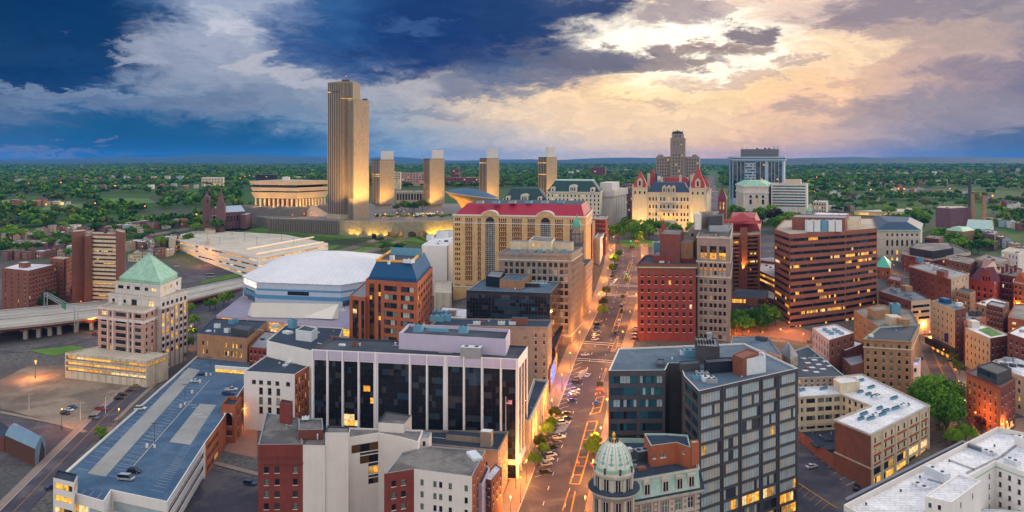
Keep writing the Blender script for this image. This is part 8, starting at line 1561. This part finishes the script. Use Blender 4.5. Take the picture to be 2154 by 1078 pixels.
    for j, (x, y) in enumerate(((1255, 832), (1262, 830), (1270, 826), (1217, 978), (1248, 985), (1244, 980), (1250, 992))): c = G(x, y); g = h1(*c)+.2; o = thing('traffic_barrel', f'orange traffic barrel by the yellow median, {nth(j)} from the message board', 'traffic barrel', (*c, g), 'orange traffic barrels'); b = MB(); b.cyl((0, 0), 0, 1.1, .38, .3, 10); child('barrel', b.mesh('barrel', ['safety_orange']), o); b = MB(); b.cyl((0, 0), .6, .8, .36, .345, 10, cap=False); child('stripe', b.mesh('stripe', ['paint_white']), o)
    for j, (x, y) in enumerate(((325, 942), (389, 852), (443, 790))): 
        z = GARAGE.z1-.9; c = W(x, y, z); o = thing('deck_lamp', f'tall unlit twin lamp post on the blue parking deck, {nth(j)} from the near end', 'lamp post', (*c, z), 'lamp posts on the blue deck'); b = MB(); b.cyl((0, 0), 0, 1.2, .4, .4, 8); child('base', b.mesh('base', ['trim_white']), o); b = MB(); b.cyl((0, 0), 1.2, 9, .11, .08, 8); child('post', b.mesh('post', ['steel_dark']), o); b = MB(); b.box((0, 0), (2.2, .35), 9, 9.2); child('lamp_head', b.mesh('lamp_head', ['steel_dark']), o)
    for j, (x, y) in enumerate(((61, 865), (169, 885), (222, 872))): c = G(x, y); o = thing('lamp_post', f'thin pale unlit lamp post in the open left lot, {nth(j)} from the left', 'lamp post', (*c, h1(*c)), 'pale lamp posts'); b = MB(); b.cyl((0, 0), 0, 8, .12, .08, 8); child('post', b.mesh('post', ['trim_white']), o); b = MB(); b.tube((0, 0, 8), (1.8, 0, 8.4), .07, 5); child('arm', b.mesh('arm', ['trim_white']), o)
lamps()
# ------------------------------------------------------------------ trees
def leafmat(n, c): return M(n, c, .95, .35, .5, 0, .1)
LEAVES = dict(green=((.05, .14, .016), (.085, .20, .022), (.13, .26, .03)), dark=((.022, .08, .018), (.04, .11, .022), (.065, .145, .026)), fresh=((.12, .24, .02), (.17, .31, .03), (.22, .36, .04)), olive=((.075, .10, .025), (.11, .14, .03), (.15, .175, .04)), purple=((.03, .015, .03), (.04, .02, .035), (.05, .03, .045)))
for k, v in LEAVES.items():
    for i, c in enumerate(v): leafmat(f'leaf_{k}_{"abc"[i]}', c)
def crown_arrays(seed, clumps, per, leaf, sq=.85):
    r = np.random.RandomState(seed); V_ = []; mi = []
    for i in range(clumps):
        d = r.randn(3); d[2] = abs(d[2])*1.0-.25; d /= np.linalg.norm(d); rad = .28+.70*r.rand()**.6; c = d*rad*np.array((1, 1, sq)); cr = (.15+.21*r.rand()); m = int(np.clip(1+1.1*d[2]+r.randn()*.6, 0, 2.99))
        p = r.randn(per, 3); p /= np.linalg.norm(p, axis=1)[:, None]; p = c+p*cr*(.55+.5*r.rand(per, 1))
        n = (p-c)/cr+r.randn(per, 3)*.5; n /= np.linalg.norm(n, axis=1)[:, None]; u = np.cross(n, r.randn(per, 3)); u /= np.linalg.norm(u, axis=1)[:, None]; w = np.cross(n, u); s = leaf*(.6+.8*r.rand(per, 1))
        V_.append(np.stack([p-u*s-w*s*.7, p+u*s-w*s*.7, p+u*s*.8+w*s*.7, p-u*s*.8+w*s*.7], 1)); mi += [m]*per
    return np.concatenate(V_), np.array(mi)
def quads_mesh(name, Q, mi, mats):
    n = len(Q); me = bpy.data.meshes.new(name); me.vertices.add(n*4); me.vertices.foreach_set('co', Q.reshape(-1)); me.loops.add(n*4); me.loops.foreach_set('vertex_index', np.arange(n*4)); me.polygons.add(n); me.polygons.foreach_set('loop_start', np.arange(n)*4)
    for m in mats: me.materials.append(MATS[m])
    me.polygons.foreach_set('material_index', mi.astype(np.int32)); me.update(calc_edges=True); return me
CR = {}
def tree_meshes(pal, v, big=False):
    k = (pal, v, big)
    if k not in CR:
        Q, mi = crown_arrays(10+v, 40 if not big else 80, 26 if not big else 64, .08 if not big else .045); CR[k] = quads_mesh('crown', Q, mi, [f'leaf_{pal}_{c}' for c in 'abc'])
    if 'trunk' not in CR:
        m = MB(); m.tube((0, 0, -.6), (.02, .01, .34), .035, 7, r1=.022)
        for a in range(5): t = a*1.26+.3; m.tube((.02, .01, .22+.03*a), (.2*cos(t), .2*sin(t), .55), .016, 5, r1=.006)
        CR['trunk'] = m.mesh('trunk', ['bark'])
    return CR[k], CR['trunk']
def tree(x, y, h, w, pal, label, group, v=None, big=False, z=None):
    g = h1(x, y) if z is None else z; o = thing('tree', label, 'tree', (x, y, g), group); cm, tm = tree_meshes(pal, rnd.randrange(4) if v is None else v, big)
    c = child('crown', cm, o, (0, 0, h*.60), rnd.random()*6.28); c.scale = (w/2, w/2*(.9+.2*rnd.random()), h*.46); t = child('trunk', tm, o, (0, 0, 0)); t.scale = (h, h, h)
ADJ = dict(green='green', dark='dark green', fresh='fresh light green', olive='olive', purple='purple leaved')
def grove(spots, place, group, hw=(12, 11), pals='green dark fresh green', z=None, big=False, Yr=None):
    pals = pals.split(); spots = sorted(spots, key=lambda p: p[0])
    for i, s in enumerate(spots):
        x, y = atY(s[0], rnd.uniform(*Yr)) if Yr else G(s[0], s[1]) if z is None else atY(s[0], s[1]); k = (.8+.4*rnd.random())*(s[2] if len(s) > 2 else 1); p = rnd.choice(pals); tree(x, y, hw[0]*k, hw[1]*k, p, f'{ADJ[p]} tree, {nth(i)} from the left {place}', group, z=z, big=big)
def scat(n, x0, x1, y0, y1, f=None, seed=1):
    r = random.Random(seed); out = []
    while len(out) < n:
        p = (r.uniform(x0, x1), r.uniform(y0, y1))
        if f is None or f(*p): out.append(p)
    return out
def trees():
    grove(scat(18, 1288, 1395, 478, 508, seed=3)+[(1300, 512), (1342, 515)], 'in the square below the capitol', 'trees in the capitol square', (15, 15), 'green fresh green olive')
    grove(scat(9, 1410, 1465, 476, 505, seed=4), 'right of the capitol stair', 'trees right of the capitol stair', (13, 12), 'fresh green fresh')
    grove(scat(30, 1548, 1700, 436, 486, seed=5)+[(1662, 446), (1560, 440), (1625, 470)], 'of the park below the green roofed courthouse', 'trees below the courthouse', (19, 17), 'green dark green fresh purple', Yr=(760, 925))
    grove(scat(16, 1860, 1965, 452, 486, seed=6), 'behind the white civic block', 'trees behind the white civic block', (18, 18), 'green dark fresh')
    grove(scat(24, 1968, 2110, 500, 540, lambda x, y: y > 482+(x-1968)*.35, seed=7), 'of the belt below the chimney stacks', 'trees below the stacks', (16, 17), 'green dark fresh')
    grove(scat(12, 55, 150, 628, 662, seed=8)+[(242, 625), (232, 632)], 'beside the banded brick slab', 'trees beside the brick slab', (16, 16), 'green fresh dark')
    grove([(400, 665), (408, 690), (404, 712), (440, 655), (452, 652), (470, 645), (480, 640), (335, 790), (210, 925, .6), (392, 740), (385, 760, .6), (360, 690), (222, 935, .6)], 'near the pyramid tower and the deck', 'trees near the pyramid tower', (9, 8), 'green green fresh')
    grove([(1168, 888), (1160, 905), (1150, 925), (1138, 950), (1126, 985), (1246, 965, 1.3), (1252, 945), (1293, 560, 1.2), (1302, 545), (1288, 575), (1275, 625), (1270, 650), (1268, 668), (1310, 632, .6), (1318, 595, .6), (1330, 528, .7), (1144, 962)], 'of the street trees along the main street', 'street trees on the main street', (6.8, 5.6), 'fresh olive green', big=True)
    grove([(1950, 890), (1975, 905), (1990, 925), (1955, 850), (2005, 945, .6), (2030, 940, .55), (1985, 880)], 'of the big clump beside the L-shaped block', 'trees by the L-shaped block', (17, 15), 'green fresh', big=True)
    grove([(2085, 900, .6), (2070, 905, .5)], 'of the dark pair by the corner house', 'purple trees by the corner house', (10, 10), 'purple', big=True)
    grove(scat(9, 1548, 1640, 684, 712, seed=9), 'on the plaza before the banded tower', 'trees on the plaza', (12, 12), 'green dark', big=True)
    grove([(2005, 765, .6), (2012, 778, .6), (2018, 790, .7), (2000, 755, .5)], 'along the right street pavement', 'trees on the right street', (8, 7), 'green olive')
    grove(scat(10, 392, 470, 474, 494, seed=10), 'between the cathedral and cream car park', 'trees by the cathedral', (15, 15), 'fresh fresh green')
    grove([(x, 985+(i % 3)*14, .8) for i, x in enumerate(range(794, 950, 9))], 'of the plaza row behind the stone wall', 'trees of the plaza row', (7, 9), 'green dark fresh', z=46.5)
    grove([(x, 1110+(i % 3)*20) for i, x in enumerate((836, 845, 852, 862, 871, 880, 868, 888))], 'between the first two marble towers', 'trees between the marble towers', (15, 16), 'green olive dark', z=46.5)
    grove([(512, 452), (522, 456), (538, 452), (548, 447), (585, 452), (566, 448), (530, 444)], 'beside the tiered museum', 'trees beside the museum', (13, 13), 'dark green')
    grove(scat(7, 505, 580, 543, 566, seed=11)+[(500, 548)], 'at the foot of the cream car park', 'trees at the cream car park', (8, 7), 'green olive')
    grove([(803, 530), (812, 527), (822, 529), (838, 533), (846, 526), (795, 513, .8), (802, 511, .8)], 'below the tunnel road', 'trees below the tunnel road', (10, 10), 'green fresh dark')
    grove(scat(34, 0, 200, 478, 545, seed=12)+scat(20, 200, 400, 478, 530, seed=13), 'among the houses on the left', 'trees among the left houses', (12, 13), 'green dark green fresh')
    grove(scat(44, 1700, 2150, 415, 452, seed=14), 'among the houses on the right', 'trees among the right houses', (14, 15), 'green dark green olive')
trees()
# ------------------------------------------------------------------ houses of the two neighbourhoods
def houses():
    wc = dict(cream=(.58, .50, .36), white=(.68, .66, .64), brick=(.24, .10, .07), maroon=(.17, .065, .055), tan=(.40, .29, .19), gray=(.34, .34, .36), blue=(.30, .42, .50))
    for k, c in wc.items(): M('house_'+k, c, .9, .2, .4, kind='wall')
    def house(px, py, Y, w, d, h, colr, roof, label, group, ang=-.2):
        c = G(px, py) if Y is None else atY(px, Y); g = h1(*c); o = thing('row_house', label, 'house', (*c, g), group); ca, sa = cos(ang), sin(ang)
        P = [(c[0]+x*ca-y*sa, c[1]+x*sa+y*ca) for x, y in ((-w/2, 0), (w/2, 0), (w/2, d), (-w/2, d))]; mb = MB()
        for i in range(4): a, b = P[i], P[(i+1) % 4]; mb.quad((*a, g-2.5), (*b, g-2.5), (*b, g+h), (*a, g+h))
        m0, m1 = [((P[i][0]+P[j][0])/2, (P[i][1]+P[j][1])/2) for i, j in ((0, 1), (3, 2))]
        rm = MB()
        if roof == 'gable':
            z = g+h+w*.34; mb.poly([(*P[0], g+h), (*P[1], g+h), (*m0, z)]); mb.poly([(*P[2], g+h), (*P[3], g+h), (*m1, z)]); rm.quad((*P[1], g+h-.1), (*P[2], g+h-.1), (*m1, z+.15), (*m0, z+.15)); rm.quad((*P[3], g+h-.1), (*P[0], g+h-.1), (*m0, z+.15), (*m1, z+.15))
        else: rm.prism(offset_poly(P, -.25), g+h, g+h+.5, 0); rm.box((c[0]+1-sa*d*.6, c[1]+ca*d*.6), (1.1, 1.1), g+h+.4, g+h+2, ang, 1)
        mb.build('wall', 'house_'+colr, o); rm.build('roof', [rnd.choice(('roof_white', 'roof_mid', 'roof_gray', 'roof_tan')) if roof != 'gable' else rnd.choice(('slate_red', 'roof_mid', 'roof_dark', 'red_tile')), 'brick_dark'], o)
        nf = max(2, int(h/3.3)); pl = rnd.choice(('mix', 'dark'))
        for r in range(nf):
            for u in (-.3, 0, .3): x = u*w; child('window', win_mesh(1.1, 1.7, 'bare', pick(pl, .10), 'trim_white', -.12), o, (x*ca+.0, x*sa, h-1.9-r*3.1), ang)
            child('window', win_mesh(1.1, 1.7, 'bare', pick(pl, .06), 'trim_white', -.12), o, (w/2*ca-d*.4*sa, w/2*sa+d*.4*ca, h-1.9-r*3.1), ang+pi/2)
        return o
    r = random.Random(5)
    rows = [('the nearest left row under the trees', 0, 150, 548, 540, 10, 6.5), ('the second left row', 5, 145, 528, 522, 11, 6.5), ('the third left row', 0, 185, 510, 505, 13, 7), ('the fourth left row below the grove', 70, 300, 494, 490, 15, 7), ('the row left of the cathedral', 250, 385, 486, 478, 12, 7.5), ('the row behind the brick slab', 262, 372, 530, 512, 9, 7.5), ('the row above the cream car park corner', 268, 350, 552, 540, 6, 8), ('the left park edge', 0, 140, 436, 432, 9, 9), ('the rows beyond the left park', 180, 470, 402, 396, 12, 10),
            ('the right terrace row above the power house', 1880, 2060, 404, 414, 20, 8), ('the right edge terrace', 2060, 2154, 420, 446, 12, 8), ('the pale right row among trees', 1795, 1850, 418, 424, 7, 9), ('the far right cluster', 1770, 1900, 388, 396, 10, 9), ('the row behind the banded tower', 1700, 1800, 442, 446, 9, 8), ('the near right cluster by the stacks', 2080, 2154, 470, 486, 7, 9), ('the brick row right of the trees', 2085, 2154, 505, 540, 7, 9), ('the avenue row right of the capitol', 1700, 1790, 404, 418, 9, 8), ('the far left woods', 20, 420, 388, 381, 14, 15), ('the far right woods', 1720, 2150, 374, 366, 22, 15), ('the woods right of the marble towers', 1190, 1325, 369, 362, 8, 15), ('the middle right woods', 1850, 2150, 392, 386, 16, 11)]
    for nm, x0, x1, y0, y1, n, w in rows:
        for i in range(n):
            t = (i+.5)/n; c = r.choice(('cream', 'white', 'brick', 'brick', 'maroon', 'tan', 'gray', 'blue' if i % 3 == 0 else 'brick')); rf = 'gable' if r.random() < .25 else 'flat'; k = 1+(r.random()-.5)*.4
            house(x0+(x1-x0)*t+r.uniform(-3, 3), y0+(y1-y0)*t+r.uniform(-2, 2), None, w*k, 10, (7.5, 9, 10)[r.randrange(3)]+max(0, w-9), c, rf, f'{c} {rf}-roofed house, {nth(i)} from the left in {nm}', f'houses of {nm}', r.choice((-.2, .15, -.35)))
houses()
# ------------------------------------------------------------------ woods covering the plain (nobody could count them)
def woods():
    r = np.random.RandomState(11); P = []; Y = 1010.
    while Y < 8200:
        st = 11+Y*.0016; xs = np.arange(-.74*Y, .74*Y, st); xs = xs+r.uniform(-.5, .5, len(xs))*st*1.6; ys = Y+r.uniform(-.5, .5, len(xs))*Y*.045; P.append(np.stack([xs, ys], -1)); Y *= 1.040
    P = np.concatenate(P); px = CX+F*P[:, 0]/P[:, 1]; py = HZ+F*(CAMZ-H(P[:, 0], P[:, 1]))/P[:, 1]
    ok = r.rand(len(P)) < .93; X, Yv = P[:, 0], P[:, 1]
    gap = np.sin(X/95+Yv/310)*np.sin(Yv/140-X/400+1.3); ok &= ~((gap > .82) & (Yv < 3600))
    def no(x0, x1, y0, y1): nonlocal ok; ok &= ~((px > x0) & (px < x1) & (py > y0) & (py < y1))
    no(505, 1300, 397, 700); no(1270, 1540, 395, 700); no(210, 335, 408, 436); no(70, 185, 426, 450); no(380, 418, 402, 418); no(425, 545, 442, 520); no(1485, 1515, 360, 470); no(1500, 1760, 430, 700); no(1780, 1965, 425, 700); no(1955, 2100, 425, 700); no(0, 2154, 482, 1100); no(1550, 1700, 392, 440)
    for (a, b, c, d) in ((1880, 2060, 396, 412), (2060, 2154, 410, 446), (0, 140, 428, 438), (180, 470, 393, 402), (1795, 1850, 408, 424)): no(a, b, c, d)
    P = P[ok]; n = len(P); px = px[ok]; D_ = P[:, 1]; z = H(P[:, 0], P[:, 1])
    protos = [crown_arrays(50+i, 12, 6, .22) for i in range(5)]; far = [crown_arrays(70+i, 6, 4, .38) for i in range(5)]
    Qs = []; Ms = []
    for i in range(n):
        q, m = (protos if D_[i] < 2400 else far)[r.randint(5)]; s = (7.+3*r.rand())*(1+.0001*D_[i]); hh = 7.5+3.5*r.rand(); a = r.rand()*6.28; R = np.array(((cos(a), -sin(a), 0), (sin(a), cos(a), 0), (0, 0, 1)))
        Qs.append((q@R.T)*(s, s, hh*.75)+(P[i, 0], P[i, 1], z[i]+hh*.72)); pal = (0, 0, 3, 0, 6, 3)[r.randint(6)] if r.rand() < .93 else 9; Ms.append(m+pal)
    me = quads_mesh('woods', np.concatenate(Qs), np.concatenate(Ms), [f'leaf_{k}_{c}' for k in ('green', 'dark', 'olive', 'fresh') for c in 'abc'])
    o = bpy.data.objects.new('woods', me); COL.objects.link(o); kind(o, 'stuff'); print('woods', n, len(me.polygons))
woods()
# ------------------------------------------------------------------ the air
def haze():
    mb = MB(); mb.prism([(-22000, -60), (22000, -60), (22000, 21000), (-22000, 21000)], -40, 300, 0, bottom=True); o = mb.build('haze', 'hill_woods'); kind(o, 'stuff')
    m = bpy.data.materials.new('haze'); m.use_nodes = True; nt = m.node_tree; nt.nodes.clear(); v = nt.nodes.new('ShaderNodeVolumePrincipled'); v.inputs['Color'].default_value = (.05, .34, 1., 1); v.inputs['Density'].default_value = HAZE; v.inputs['Anisotropy'].default_value = .0
    out = nt.nodes.new('ShaderNodeOutputMaterial'); nt.links.new(v.outputs[0], out.inputs['Volume']); o.data.materials.clear(); o.data.materials.append(m)
HAZE = .000036
haze()
